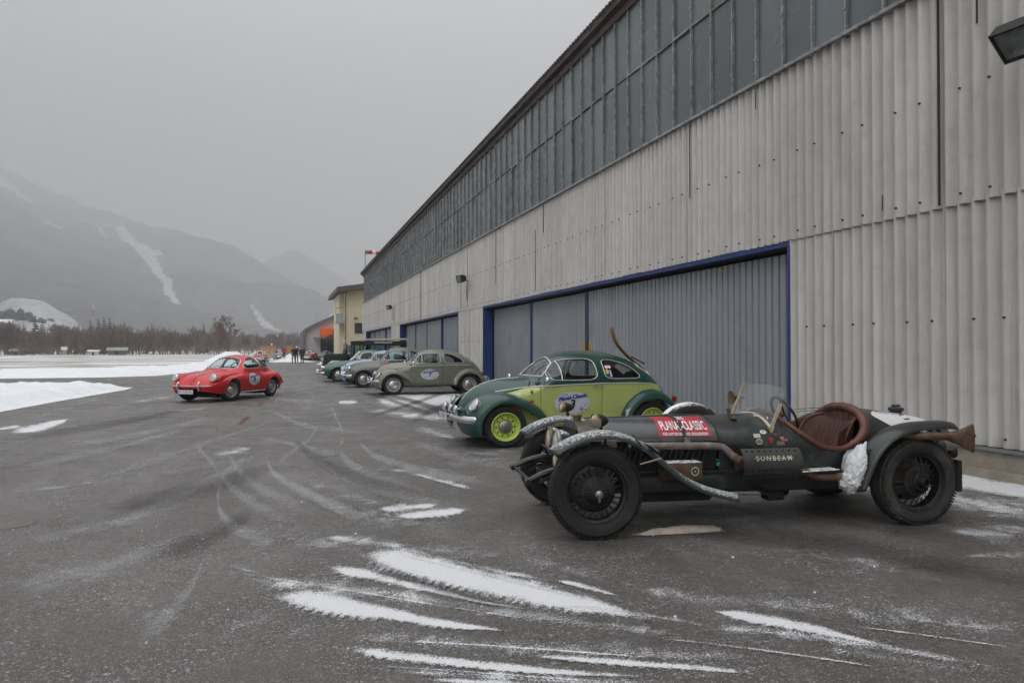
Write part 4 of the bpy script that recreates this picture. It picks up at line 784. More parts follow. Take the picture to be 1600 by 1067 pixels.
wood('distant_woodland', 'faint distant bare trees beyond the far end of the road', sp, TWIG)
# dark spruces standing above the wood
SPR = pbr('spruce_needles', (.022, .030, .024), .95, var=.4, scale=.8)
def spruce(h, seed):
    r_ = random.Random(seed); mb = MB()
    for k in range(17):
        t = k / 16; z = h * (.10 + .88 * t); rad = h * .19 * (1 - t) ** .8 + .12
        for j in range(9):
            a = r_.random() * 6.283; L = rad * r_.uniform(.7, 1.15); d_ = Vector((math.cos(a), math.sin(a), -.35)); s_ = Vector((-math.sin(a), math.cos(a), 0)) * (L * .32); p = Vector((0, 0, z + r_.uniform(-.2, .2)))
            mb.add([p, p + d_ * L * .55 + s_, p + d_ * L + Vector((0, 0, .1 * L)), p + d_ * L * .55 - s_, p + d_ * L * .5 - Vector((0, 0, .25 * L))], [(0, 1, 2, 3), (0, 3, 4), (0, 4, 1), (1, 4, 2), (2, 4, 3)])
    mb.add([(0, 0, h), (.15, 0, h * .93), (-.1, .1, h * .93)], [(0, 1, 2)]); return mb
spr_c = [spruce(14, 3), spruce(14, 8)]; spr_m = [raw('crown', m_.V, m_.F, SPR, 0) for m_ in spr_c]; tr_m = raw('trunk', *(lambda m_: (m_.V, m_.F))(MB().tube([(0, 0, -.2), (0, 0, 7), (0, 0, 13.4)], [.22, .14, .03], 6)), BARK, 50)
where = ['above the wood next to the picture border', 'tallest of the pair left of the low snowy hill', 'second of the pair left of the low snowy hill', 'below the foot of the snowy hill', 'just left of the red and white mast', 'first of three right of the mast', 'second of three right of the mast', 'third of three right of the mast', 'standing alone right of the mast group', 'above the wood over the grey timber hut', 'behind the reddish bare birch', 'between the border spruce and the pair']
for i, (a_, h_, d_) in enumerate(((-17.0, 12.5, 300), (-15.75, 14.2, 300), (-15.35, 12.6, 296), (-13.25, 11.5, 300), (-12.55, 13.2, 305), (-12.1, 13.6, 305), (-11.75, 14.0, 300), (-11.4, 13.8, 300), (-10.5, 13, 310), (-9.0, 11.5, 320), (-5.3, 12.4, 300), (-16.4, 12, 305))):
    e = empty('spruce_tree', (*pol(a_, d_), 0), random.random() * 6, label='dark spruce ' + where[i], category='tree', group='dark spruces above the wood'); e.scale = (h_ / 14,) * 3
    mesh_obj('trunk', tr_m, e); mesh_obj('crown', spr_m[i % 2], e)

# ---- mountains
def mountmat():
    m, n, l, b = nodes('mountain_forest')
    at = n.new('ShaderNodeAttribute'); at.attribute_name = 'snow'
    f = noise(n, l, .011, 9, rough=.75); g = noise(n, l, .035, 7, rough=.75)
    c = mixc(n, l, rng_(n, l, f, .35, .68), (.010, .010, .011), (.075, .072, .068)); c = mixc(n, l, rng_(n, l, g, .55, .70, 0, .34), c, (.50, .51, .53))
    edge = math_(n, l, 'ADD', at.outputs['Fac'], math_(n, l, 'MULTIPLY', math_(n, l, 'SUBTRACT', noise(n, l, .03, 6, rough=.75), .5), 1.3))
    c = mixc(n, l, rng_(n, l, edge, .25, .95, 0, .8), c, (.55, .56, .58)); l.new(c, b.inputs['Base Color']); b.inputs['Roughness'].default_value = 1; b.inputs['Specular IOR Level'].default_value = 0; return m
MNT = mountmat()
def ridge(name, label, crest, foot, patches, nu=150, nv=46, amp=60, seed=0, tree=12):
    """crest/foot: lists of (bearing deg, distance, height); patches: snow clearings as polygons in (bearing, fraction up)"""
    cb_, cd, ch = (T([(c[0], c[k]) for c in crest]) for k in (0, 1, 2)); fd = T([(c[0], c[1]) for c in foot]); us = np.linspace(crest[0][0], crest[-1][0], nu); V = []; S = []
    for u in us:
        for v in np.linspace(0, 1, nv):
            d_ = fd(u) + (cd(u) - fd(u)) * v; z = ch(u) * (v ** 1.15)
            x, y = pol(u, d_); k = min(1, v * 2.5); q = Vector((x * .0011, y * .0011, seed))
            z = z + amp * k * mn.fractal(q, 1., 2.1, 6) * (1 - .45 * v) + tree * k * abs(mn.noise(Vector((x * .03, y * .03, 3)))); V.append((x, y, z if v > 0 else -2))
            S.append((u, v))
    for k in range(1, 2):   # slope behind the crest
        pass
    S = np.array(S); sn = np.zeros(len(S))
    for p in patches: sn = np.maximum(sn, inpoly(S, p).astype(float) * (.82 if name != 'snowy_hill' else .74))
    nb = nv; back = []
    for i_, u in enumerate(us):
        x, y = pol(u, cd(u) + 700); back.append((x, y, -2))
    F = [(i_ * nv + j, (i_ + 1) * nv + j, (i_ + 1) * nv + j + 1, i_ * nv + j + 1) for i_ in range(nu - 1) for j in range(nv - 1)]; o = len(V); V += back
    F += [(i_ * nv + nv - 1, (i_ + 1) * nv + nv - 1, o + i_ + 1, o + i_) for i_ in range(nu - 1)]
    me = raw(name, V, F, MNT, 180); at = me.attributes.new('snow', 'FLOAT', 'POINT'); at.data.foreach_set('value', list(sn) + [0.] * len(back)); return mesh_obj(name, me, kind='structure', label=label)
ridge('mountain', 'forested mountainside with a snowy clearing fading into cloud', [(-50, 5300, 1190), (-30, 5300, 1190), (-23, 5200, 1170), (-17.7, 5100, 1066), (-15, 4800, 884), (-10.8, 4400, 742), (-7.7, 4050, 629), (-5.3, 3700, 517), (-2.75, 3450, 424), (-1.07, 3200, 356), (2.47, 2900, 245), (4.66, 2750, 161), (8, 2600, 68), (12, 2500, 22)],
      [(-50, 1000), (-18, 1050), (-8, 1250), (0, 1500), (12, 1900)], [[(-12.2, .80), (-11.2, .80), (-9.6, .66), (-7.9, .60), (-8.6, .56), (-7.6, .40), (-6.6, .22), (-7.2, .22), (-8.6, .42), (-9.8, .56), (-11.2, .70)], [(-13.8, .80), (-12.4, .74), (-11.4, .62), (-11.6, .62), (-12.6, .70), (-13.8, .77)], [(-15.6, .62), (-14.4, .58), (-14.2, .55), (-15.4, .58)], [(-19, .88), (-16.5, .80), (-15.2, .70), (-16.5, .72), (-19, .80)], [(-2, .40), (-.4, .33), (.3, .24), (-.5, .26), (-1.6, .34)]], amp=120, nu=300, nv=110, tree=22)
ridge('far_mountain', 'pale far peak almost lost in the mist', [(-12, 4800, 200), (-7, 4700, 380), (-2.4, 4600, 478), (-.3, 4550, 560), (1.2, 4500, 598), (3.1, 4500, 533), (5.06, 4500, 445), (9, 4500, 290), (16, 4500, 160), (24, 4500, 40)], [(-12, 3000), (24, 3000)], [[(1, .5), (3, .42), (4.2, .36), (2.5, .38)]], amp=75, seed=9, nu=160, tree=25)
ridge('snowy_hill', 'low white hill with dark trees behind the wood', [(-30, 760, 38), (-20, 760, 42), (-17.9, 760, 42), (-17, 750, 47), (-15.5, 740, 45), (-14.5, 735, 37), (-13.5, 725, 28), (-12.8, 715, 16), (-12.0, 700, 4), (-11.5, 690, 1)], [(-30, 560), (-11, 600)], [[(-31, -.1), (-11, -.1), (-11, 1.1), (-31, 1.1)]], amp=5, seed=4, tree=0, nu=120, nv=30)
# dark clumps and roofs on the snowy hill
for i, (a_, d_, z_, s_) in enumerate(((-18.0, 690, 27, 6), (-17.3, 690, 29, 7), (-16.6, 688, 29, 7), (-16.2, 690, 26, 6), (-17.9, 660, 18, 6), (-15.6, 685, 23, 5))):
    x, y = pol(a_, d_); mb = MB()
    for k in range(14): mb.blob((x + random.gauss(0, s_ * .6), y + random.gauss(0, 4), z_ + random.uniform(-4, 2)), (random.uniform(2, 4), 3, random.uniform(2.5, 4.5)), amp=.5, seed=i * 20 + k)
    tag(mb.build('tree_clump', SPR, ang=0), 'dark tree clump on the snowy hill', kind='stuff')
for a_, d_, z_, w_, lb in ((-17.6, 676, 22, 15, 'higher snow roofed farmhouse on the white hill'), (-15.9, 672, 17, 12, 'lower snow roofed farmhouse on the white hill')):
    x, y = pol(a_, d_); e = empty('farmhouse', (x, y, z_ - 6), .3, label=lb, category='house', group='farmhouses on the white hill')
    MB().box((0, 0, 3), (w_, 7, 8)).build('wall', pbr('farm_wall', (.2, .18, .16), .9), e, 0); MB().prism([(-4.5, 6.6), (0, 9.4), (4.5, 6.6), (0, 8.8)], -w_ / 2 - .8, w_ / 2 + .8, 'x').build('roof', G['snow'], e, 0)

# ---- the misty air
hz = MB().box((0, 0, 649), (15600, 15600, 1300)).build('haze', None, ang=0, kind='stuff', label='cold grey mist filling the valley')
hm = bpy.data.materials.new('misty_air'); hm.use_nodes = True; hn, hl = hm.node_tree.nodes, hm.node_tree.links; hn.clear()
ho = hn.new('ShaderNodeOutputMaterial'); pv = hn.new('ShaderNodeVolumePrincipled'); hl.new(pv.outputs[0], ho.inputs['Volume'])
pv.inputs['Color'].default_value = (.66, .67, .685, 1); pv.inputs['Density'].default_value = .00056; pv.inputs['Anisotropy'].default_value = .1
hz.data.materials.clear(); hz.data.materials.append(hm)
# ================================================================== vehicles
def paint(name, c, rough=.34, coat=.35, dirt=.18): return pbr(name, c, rough, .0, coat, spec=.4, var=.06, scale=3, dirt=((.16, .155, .15), dirt, 3.5))
def tyre_prof(r, w, rr):
    return [(rr - .012, -w * .34), (rr + .004, -w * .42), (rr + (r - rr) * .35, -w * .52), (rr + (r - rr) * .68, -w * .53), (r - .022, -w * .46), (r - .004, -w * .36), (r, -w * .2), (r, w * .2), (r - .004, w * .36),
            (r - .022, w * .46), (rr + (r - rr) * .68, w * .53), (rr + (r - rr) * .35, w * .52), (rr + .004, w * .42), (rr - .012, w * .34)]
def wheel_parts(kind, r, w, rr, m_rim, m_hub, m_tyre=None):
    """meshes of a wheel turning about y, outer face towards +y"""
    out = []; tm = m_tyre or G['rubber']
    def me(name, mb, mat, ang=35):
        q = raw(name, mb.V, mb.F, mat, ang); bm = bmesh.new(); bm.from_mesh(q); bmesh.ops.recalc_face_normals(bm, faces=bm.faces); bm.to_mesh(q); bm.free(); smooth(q, ang); out.append((name, q))
    tb = MB().lathe(tyre_prof(r, w, rr), 56, close=True)
    if kind == 'wire':
        nb = 84
        for k in range(nb):      # shoulder blocks of the tread
            a = 2 * math.pi * k / nb
            for sd in (-1, 1):
                for rad, yy, dx in ((r - .001, .30, .016), (r - .016, .465, .02)):
                    rot = Matrix.Rotation(-a, 3, 'Y'); c_ = rot @ Vector((rad, sd * w * yy, 0)); tb.box(c_, (.012, w * .15, dx * .7), rot=rot)
    me('tyre', tb, tm)
    if kind == 'wire':
        me('rim', MB().lathe([(rr - .004, -w * .42), (rr + .012, -w * .44), (rr + .012, -w * .36), (rr - .03, -w * .25), (rr - .04, 0), (rr - .03, w * .25), (rr + .012, w * .36), (rr + .012, w * .44), (rr - .004, w * .42), (rr - .014, w * .28), (rr - .022, 0), (rr - .014, -w * .28)], 56, close=True), m_rim)
        sb = MB(); n_ = 24
        for k in range(n_):
            a = 2 * math.pi * k / n_
            for (rh, yh, yr, da) in ((.062, .085, .020, .22), (.062, .085, .020, -.22), (.085, -.045, -.02, .3)):
                a2 = a + da; p = (rh * math.cos(a2), yh, rh * math.sin(a2)); q = ((rr - .03) * math.cos(a), yr, (rr - .03) * math.sin(a)); sb.tube([p, q], .0028, 4, cap=False)
        me('spokes', sb, pbr('painted_spokes', (.020, .020, .020), .4, .4, dirt=((.10, .09, .08), .3, 30)))
        me('hub', MB().lathe([(0, .128), (.022, .128), (.026, .118), (.030, .10), (.060, .095), (.066, .085), (.060, .05), (.05, -.05), (.09, -.055), (.09, -.06), (0, -.06)], 28), m_hub)
        me('hub_flange', MB().lathe([(.03, .066), (.094, .060), (.104, .052), (.104, .03)], 36, caps=False), m_hub); me('rust_ring', MB().lathe([(.104, .054), (.112, .056), (.118, .05), (.118, .03)], 36, caps=False), pbr('rust_ring', (.075, .055, .04), .7, .3, var=.5, scale=40))
        me('brake_drum', MB().lathe([(.06, -.025), (.150, -.02), (.165, -.03), (.170, -.05), (.178, -.09), (0, -.09)], 44), pbr('rusty_drum', (.035, .032, .03), .7, .3, dirt=((.13, .075, .04), .45, 18)))
    else:
        me('rim', MB().lathe([(rr + .004, w * .44), (rr - .004, w * .49), (rr - .012, w * .46), (rr - .018, w * .30), (rr - .034, w * .05), (rr - .046, w * .02), (rr - .052, w * .10), (rr * .66, w * .22), (rr * .55, w * .16), (0, w * .1)], 40, caps=False), m_rim)
        hr = rr * (.62 if kind == 'cap' else .46)
        me('hubcap', MB().lathe([(0, w * .46), (hr * .35, w * .45), (hr * .75, w * .39), (hr * .95, w * .31), (hr, w * .2)], 32, caps=False), m_hub)
        if kind == 'slots':
            sb = MB(); nn = 10
            for k in range(nn): a = 2 * math.pi * k / nn; sb.lathe([(0, .003), (.013, .003), (.015, -.004)], 8, 'y', (rr * .64 * math.cos(a), w * .215, rr * .64 * math.sin(a)))
            me('vent_holes', sb, G['seal'])
            me('inner_ring', MB().lathe([(rr * .50, w * .15), (rr * .53, w * .25), (rr * .56, w * .15)], 32, caps=False), m_rim)
    return out
def put_wheel(parts, root, x, y, z, side, steer=0., name='wheel', label=None):
    e = empty(name, (x, y, z), (0 if side > 0 else math.pi) + steer, root)
    e.rotation_euler = (0, random.random() * 0, e.rotation_euler[2])
    for nm, me in parts: mesh_obj(nm, me, e)
    if label: e['label'] = label
    return e
def lamp(root, c, r, d=(1, 0, 0), ring=None, lens=None, depth=.05, name='headlamp', body=None):
    e = MB(); dv = Vector(d).normalized(); rot = dv.to_track_quat('Y', 'Z').to_matrix()
    o = MB().lathe([(r, -depth if not body else -.012), (r * 1.06, 0), (r * 1.04, .016), (r * .92, .024), (r * .90, .012)], 28, 'y', c, rot, caps=False).build(name, ring or G['chrome'], root)
    MB().lathe([(0, .030), (r * .5, .027), (r * .93, .012)], 24, 'y', c, rot).build('lens', lens or G['lens'], o)
    if body: MB().lathe([(r * .98, -.005), (r * .95, -depth * .6), (r * .75, -depth * 1.5), (r * .35, -depth * 2.1), (0, -depth * 2.2)], 24, 'y', c, rot, caps=False).build('shell', body, o)
    return o
def plate(root, c, w, h, txt, d=(1, 0, 0), eu=True, name='number_plate'):
    dv = Vector(d).normalized(); up = Vector((0, 0, 1)); rt = up.cross(dv); rt.normalize(); c = Vector(c)
    rot = Matrix((rt, dv, up)).transposed(); o = MB().box(c, (w, .012, h), rot=rot).build(name, G['plate'], root, 0)
    if eu: MB().box(c + dv * .008 - rt * (w * .46) * 1, (w * .08, .004, h * .96), rot=rot).build('blue_band', G['plate_blue'], o, 0)
    V, F = text_vf(txt, h * .95, .0); W_ = max(v.x for v in V) - min(v.x for v in V); k = min(1, w * .84 / W_)
    mesh_obj('plate_text', raw('plate_text', [tuple(c + rt * (v.x * k + w * .03) + up * (v.y) + dv * .0085) for v in V], F, G['ink'], 0), o); return o
def fender(cx, cz, tab, y_in, y_out, nv=9, e=2.3, ncp=44):
    ph = T([(i, R(t[0])) for i, t in enumerate(tab)]); rl = T([(i, t[1]) for i, t in enumerate(tab)]); rc = T([(i, t[2]) for i, t in enumerate(tab)])
    yi = y_in if callable(y_in) else (lambda q: y_in); A = []
    for u in np.linspace(0, len(tab) - 1, ncp):
        p, a, b = float(ph(u)), float(rl(u)), float(rc(u)); row = [(cx + (a + .01) * math.cos(p), y_out - .05, cz + (a + .01) * math.sin(p)), (cx + a * math.cos(p), y_out - .012, cz + a * math.sin(p))]
        for v in np.linspace(0, 1, nv):
            t = v * math.pi / 2; r_ = a + .006 + (b - a) * math.sin(t) ** (2 / e); y = yi(u / (len(tab) - 1)) + (y_out - yi(u / (len(tab) - 1))) * math.cos(t) ** (2 / e); row.append((cx + r_ * math.cos(p), y, cz + r_ * math.sin(p)))
        A.append(row)
    return MB().grid(A)
def seats(root, xs, y, z, w, mat, h=.55):
    for x in xs:
        for sd in ((1, -1) if w < .8 else (0,)):
            s_ = MB().box((x, sd * y, z + .10), (.48, w, .16), bev=.05).build('seat', mat, root); MB().box((x - .25, sd * y, z + .10 + h / 2), (.13, w * .95, h), rot=(0, R(-14), 0), bev=.05).build('backrest', mat, s_)
def steering(root, c, r=.19, tilt=60, mat=None, side=1):
    rot = Matrix.Rotation(R(-tilt), 3, 'Y'); pts = [Vector(c) + rot @ Vector((r * math.cos(a), r * math.sin(a), 0)) for a in np.linspace(0, 2 * math.pi, 28)[:-1]]
    o = MB().tube(pts, .013, 6, closed=True).build('steering_wheel', mat or G['seal'], root); sp_ = MB()
    for a in (.3, math.pi - .3, 3 * math.pi / 2): sp_.tube([Vector(c), Vector(c) + rot @ Vector((r * math.cos(a), r * math.sin(a), 0))], .009, 5)
    sp_.tube([Vector(c), Vector(c) + rot @ Vector((0, 0, -.45))], .018, 6).build('steering_column', mat or G['seal'], o)

# ---------------------------------------------------------------- rounded two-door saloon (three of them stand in the row)
def ovh(t):      # short overhangs
    return [((1.2 + (x - 1.2) * .83) if x > 1.2 else (-1.2 + (x + 1.2) * .84) if x < -1.2 else x, v) for x, v in t]
BB_ = Body(-1.8384, 1.698,
    top=ovh([(-1.96, .50), (-1.90, .66), (-1.75, .86), (-1.55, 1.045), (-1.3, 1.225), (-1.0, 1.372), (-.7, 1.455), (-.4, 1.492), (-.15, 1.49), (.1, 1.455), (.26, 1.40), (.42, 1.26), (.55, 1.13), (.64, 1.06), (.74, 1.04), (.95, 1.025), (1.2, .985), (1.45, .905), (1.65, .785), (1.75, .67), (1.80, .52)]),
    W=ovh([(-1.96, .12), (-1.90, .26), (-1.75, .40), (-1.5, .52), (-1.2, .62), (-.8, .672), (0, .682), (.45, .668), (.62, .64), (.8, .595), (1.1, .50), (1.4, .39), (1.65, .28), (1.76, .18), (1.80, .08)]),
    belt=ovh([(-1.96, .35), (-1.7, .55), (-1.3, .82), (-.9, .93), (.4, .95), (.6, .88), (.8, .76), (1.2, .66), (1.6, .48), (1.8, .38)]),
    bot=ovh([(-1.96, .36), (-1.6, .30), (1.5, .29), (1.8, .34)]), p=2.1, q=1.85, tuck=.05)
zx = lambda pts: BB_.xz(pts)
W_FRONT = chaikin([(.545, 1.02), (.40, 1.245), (.26, 1.335), (.0, 1.355), (-.27, 1.35), (-.285, 1.19), (-.275, 1.02), (.1, 1.012)], 2)
W_REAR = chaikin([(-.415, 1.035), (-.405, 1.20), (-.415, 1.338), (-.6, 1.335), (-.80, 1.27), (-.985, 1.15), (-1.045, 1.055), (-.98, 1.03), (-.7, 1.03)], 2)
def ws_poly(B, sb, st, cb, ct, n=14):
    """windscreen outline in (x,s): side bottom, side top as (x,z); centre bottom/top x"""
    a = [(sb[0] + (st[0] - sb[0]) * k / n, float(B.sz(sb[0] + (st[0] - sb[0]) * k / n, sb[1] + (st[1] - sb[1]) * k / n))) for k in range(n + 1)]
    s1, s0 = a[-1][1], a[0][1]
    top = [(st[0] + (ct - st[0]) * math.sin(k / n * math.pi / 2), s1 + (1.02 - s1) * k / n) for k in range(1, n + 1)]; bot = [(cb + (sb[0] - cb) * (1 - math.cos(k / n * math.pi / 2)), 1.02 + (s0 - 1.02) * k / n) for k in range(n)]
    return a + top + bot
def clip1(p): return [(x, min(t, .9995)) for x, t in p]
WS = clip1(ws_poly(BB_, (.545, 1.07), (.345, 1.275), .615, .30))
RW = clip1(ws_poly(BB_, (-1.33, 1.06), (-1.13, 1.21), -1.36, -1.12))
SEAM_D = [(.625, .36), (.63, .70), (.632, .985), (.555, 1.06), (.40, 1.30), (.25, 1.395), (0, 1.415), (-.335, 1.40), (-.355, 1.2), (-.352, .9), (-.345, .36)]
def gap(poly, w=.007):
    """thin closed loop round an open or closed polyline: the shut line"""
    p = np.array(poly); t = np.gradient(p, axis=0); n_ = np.stack([-t[:, 1], t[:, 0]], -1); n_ /= np.maximum(np.linalg.norm(n_, axis=1, keepdims=True), 1e-9); return [tuple(v) for v in p + n_ * w / 2] + [tuple(v) for v in (p - n_ * w / 2)[::-1]]
dl = dense(chaikin(SEAM_D, 2, False), .05, False)
HOODL = dense([(.70, 1.2), (.70, .995), (.78, .915), (1.1, .82), (1.42, .68), (1.62, .56), (1.69, .45)], .04, False)
def hood_region():
    q = [(x, min(.9995, float(BB_.sz(x, z)))) for x, z in HOODL]; return q + [(1.6979, .9995), (.70, .9995)]
LIME_TOP = [(1.24, .835), (.95, .885), (.63, .925), (.2, .945), (-.35, .958), (-.9, .955), (-1.25, .94), (-1.5, .90)]
lime_poly = LIME_TOP + [(-1.5, .27), (1.24, .27)]
BB_.panels([('lower', zx(lime_poly)), ('door', zx([q for q in chaikin(SEAM_D, 2, False)])), ('hood', hood_region())],
           [zx(W_FRONT), zx(W_REAR), WS, RW, zx(gap(dl)), [(a, min(b, .9995)) for a, b in [(x, float(BB_.sz(x, z))) for x, z in gap(HOODL[4:], .008)]]], nx=78, ns=30)
# door splits into lime lower part and upper frame
c_ = BB_.pv[BB_.tri].mean(1); lt = T(LIME_TOP)
BB_.key[(BB_.key == 'door') & (c_[:, 2] < lt(c_[:, 0]))] = 'door_low'

FRONT_F = [(-20, .39, .47), (-8, .37, .525), (8, .36, .55), (25, .355, .55), (42, .35, .535), (60, .35, .515), (90, .35, .492), (115, .355, .50), (138, .38, .545), (155, .43, .615), (168, .50, .68), (178, .555, .72)]
REAR_F = [(-4, .40, .53), (12, .385, .545), (35, .37, .54), (60, .36, .53), (90, .36, .525), (118, .365, .52), (145, .38, .52), (170, .41, .53), (186, .44, .54), (194, .45, .54)]
def round_saloon(name, label, loc, heading, up, low, rim, hub, num, group, sc=(1, 1, 1), extras=True, plate_txt='', spots=False, wstyle='cap', wheel_label=None, strip=True, steer=0., driver=False):
    root = empty(name, (loc[0], loc[1], .006), R(heading), label=label, category='car', group=group); root.scale = sc
    B = BB_; P = B.panel
    P('body_shell', ('body',), up, root); P('lower_body', 'lower', low, root); P('door', 'door_low', low, root, joined=False); P('door_frame', 'door', up, root, joined=False); P('bonnet', 'hood', up, root, off=.004)
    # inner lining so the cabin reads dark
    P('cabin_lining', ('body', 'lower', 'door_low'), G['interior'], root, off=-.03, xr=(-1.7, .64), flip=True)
    for sd in (1, -1):
        g1 = B.patch('side_glass', W_FRONT, G['glass'], root, off=-.006, sides=(sd,)); g2 = B.patch('quarter_glass', W_REAR, G['glass'], root, off=-.006, sides=(sd,))
        for poly in (W_FRONT, W_REAR): MB().tube(B.line(poly, .003, side=sd), .0065, 6, closed=True).build('window_trim', G['white_trim'] if extras else G['seal'], root)
        zb = dense([(.30, 1.02), (.285, 1.32)], .03, False); MB().tube(B.line(zb, .002, False, sd), .008, 6).build('quarterlight_bar', G['white_trim'], root)
        MB().tube(B.line(LIME_TOP[:-1] + [(-1.22, .942)], .006, False, sd), .009, 6).build('belt_strip', G['white_trim'], root)
        f = fender(1.2, .33, FRONT_F, lambda q: .14 + .36 * min(1, q * 1.3), .768); f = f if sd > 0 else f.mirror(); f.build('front_wing', up, root, 60)
        f = fender(-1.2, .33, REAR_F, .46, .772); f = f if sd > 0 else f.mirror(); f.build('rear_wing', up, root, 60)
        sg = MB().add([(-.775, .757, .30), (-.70, .765, .30), (-.72, .742, .52), (-.81, .748, .56)], [(0, 1, 2, 3)]); (sg if sd > 0 else sg.mirror()).build('stone_guard', G['white_trim'], root, 0)
        MB().box((-.02, sd * .67, .305), (1.42, .20, .035), bev=.012).build('running_board', G['black_metal'], root); MB().box((-.02, sd * .774, .312), (1.40, .012, .016)).build('running_board_trim', G['chrome'], root)
        lamp(root, (1.625, sd * .575, .655), .105, (.82, sd * .10, .40), depth=.05)
        h_ = MB().tube([(-.20, sd * .705, .915), (-.24, sd * .725, .917), (-.33, sd * .722, .917)], .011, 6).build('door_handle', G['chrome'], root)
        MB().lathe([(0, .03), (.055, .02), (.06, 0), (.04, -.03), (0, -.035)], 16, 'x', (.60, sd * .79, 1.02)).tube([(.58, sd * .66, .98), (.59, sd * .78, 1.01)], .008, 6).build('wing_mirror', G['chrome'], root)
        MB().lathe([(0, -.03), (.05, -.02), (.06, .0)], 16, 'x', (-1.66, sd * .60, .66)).build('tail_lamp', G['red_lens'], root)
    B.patch('windscreen', WS, G['clear'], root, off=-.008, sides=(1, -1), xt=True); B.patch('rear_screen', RW, G['glass'], root, off=-.008, sides=(1, -1), xt=True)
    for poly, nm in ((WS, 'windscreen_seal'), (RW, 'rear_screen_seal')):
        q = [p for p in poly if p[1] < .99]; P1 = B.line(q, .002, False, 1, xt=True)
        k = max(range(len(q)), key=lambda i: math.dist(q[i], q[(i + 1) % len(q)])); P1 = np.roll(P1, -(k + 1), 0); P2 = P1[::-1] * [1, -1, 1]; MB().tube(np.concatenate([P1, P2]), .011, 6, closed=True).build(nm, G['white_trim'] if extras else G['seal'], root)
    for sd in (.16, -.30): MB().tube([(.60, sd, 1.045), (.50, sd + .12, 1.20), (.44, sd + .20, 1.255)], .006, 5).build('wiper', G['seal'], root)
    # bonnet strip, bumpers, floor
    xs_ = np.linspace(.74, 1.64, 24); MB().tube([(x, 0, float(B.top(x)) + .007) for x in xs_], .011, 6, flat=.7).build('bonnet_strip', G['white_trim'], root)
    def bumper(x, sgn, nm):
        pts = [(x - sgn * .20, .74, .43), (x - sgn * .09, .67, .43), (x, .45, .43), (x + sgn * .035, 0, .43), (x, -.45, .43), (x - sgn * .09, -.67, .43), (x - sgn * .20, -.74, .43)]; pts = chaikin(pts, 2, False)
        A = [[(px_ - sgn * .012, py_, .43 - .055), (px_ + sgn * .012, py_, .43 - .03), (px_ + sgn * .016, py_, .43), (px_ + sgn * .012, py_, .43 + .03), (px_ - sgn * .012, py_, .43 + .055)] for px_, py_, _ in pts]; o = MB().grid(A).build(nm, G['chrome'], root, 60)
        for sd in ((1, -1) if not (spots and sgn > 0) else ()):
            MB().tube([(x + sgn * .02, sd * .42, .33), (x + sgn * .055, sd * .42, .42), (x + sgn * .05, sd * .42, .52), (x + sgn * .0, sd * .42, .56)], [.022, .028, .026, .014], 8).build('overrider', G['chrome'], o); MB().tube([(x - sgn * .02, sd * .35, .42), (x - sgn * .22, sd * .35, .42)], .02, 6).build('bumper_iron', G['black_metal'], o)
        if not spots: MB().tube(chaikin([(x + sgn * .04, .42, .53), (x + sgn * .05, .2, .56), (x + sgn * .05, -.2, .56), (x + sgn * .04, -.42, .53)], 2, False), .014, 6).build('bumper_tube', G['chrome'], o)
        return o
    bumper(1.79, 1, 'front_bumper'); bumper(-1.88, -1, 'rear_bumper')
    if plate_txt: plate(root, (1.855, -.30 if spots else 0, .43 if spots else .44), .44, .105, plate_txt)
    plate(root, (-1.92, 0, .50), .44, .105, plate_txt or 'ST 357', (-1, 0, 0))
    if spots:
        for k, y in enumerate((.30, .02, -.28)): lamp(root, (1.82, y, .575), .062, (1, .05, .03), depth=.05, name='spot_lamp', body=G['chrome']); MB().tube([(1.80, y, .46), (1.80, y, .52)], .012, 6).build('lamp_stalk', G['chrome'], root)
    MB().box((-.05, 0, .29), (3.0, 1.1, .06)).build('floor_pan', G['under'], root)
    for x in (1.2, -1.2): MB().tube([(x, -.62, .32), (x, .62, .32)], .045, 8).build('axle', G['under'], root); MB().box((x, 0, .46), (.7, .85 if x > 0 else 1.0, .34), bev=.08).build('inner_arch', G['under'], root)
    MB().box((.60, 0, .86), (.16, 1.16, .26), bev=.05).build('dashboard', G['interior'], root)
    seats(root, (.02,), .30, .34, .46, pbr('grey_seat_cloth', (.11, .10, .09), .85), .46); seats(root, (-.80,), 0, .34, 1.05, pbr('grey_seat_cloth', (.11, .10, .09), .85)); steering(root, (.36, .32, .97), .2, 62, pbr('ivory_wheel', (.6, .57, .48), .4))
    wp = wheel_parts(wstyle, .322, .155, .218, rim, hub, G['rubber'])
    for sx_, x in ((1, 1.2), (-1, -1.2)):
        for sd in (1, -1): put_wheel(wp, root, x, sd * .655, .32, sd, steer if sx_ > 0 else 0)
    if num: number_disc(B, root, .14 if spots else .06, .655, .285, .175, num)
    return root
def number_disc(B, root, cx, cz, a, b, num, sides=(1, -1), year='2015', off=.004):
    for sd in sides:
        o = B.patch('number_disc', oval(cx, cz, a, b), G['decal'], root, off=off, sides=(sd,))[0]
        B.text('disc_title', 'Planai-Classic', a * .30, cx, cz + b * .52, G['ink_blue'], o, off=off + .003, side=sd, ang=R(8), bold=.004 * a / .27, shear=.2, bend=-.12)
        B.text('disc_year', year, a * .17, cx + sd * a * .42, cz + b * .72, G['ink_blue'], o, off=off + .003, side=sd, ang=R(8)); B.text('disc_number', num, a * .62, cx, cz - b * .10, G['ink'], o, off=off + .003, side=sd, bold=.007, shear=.12)
        B.patch('disc_badge', oval(cx - sd * a * .50, cz - b * .60, a * .09, b * .10, 14), G['decal_green'], o, off=off + .003, sides=(sd,), step=.02); B.patch('disc_badge', oval(cx + sd * a * .52, cz - b * .58, a * .05, b * .08, 14), G['ink_blue'], o, off=off + .003, sides=(sd,), step=.02)
CARS = 'old cars parked in a row before the hangar'
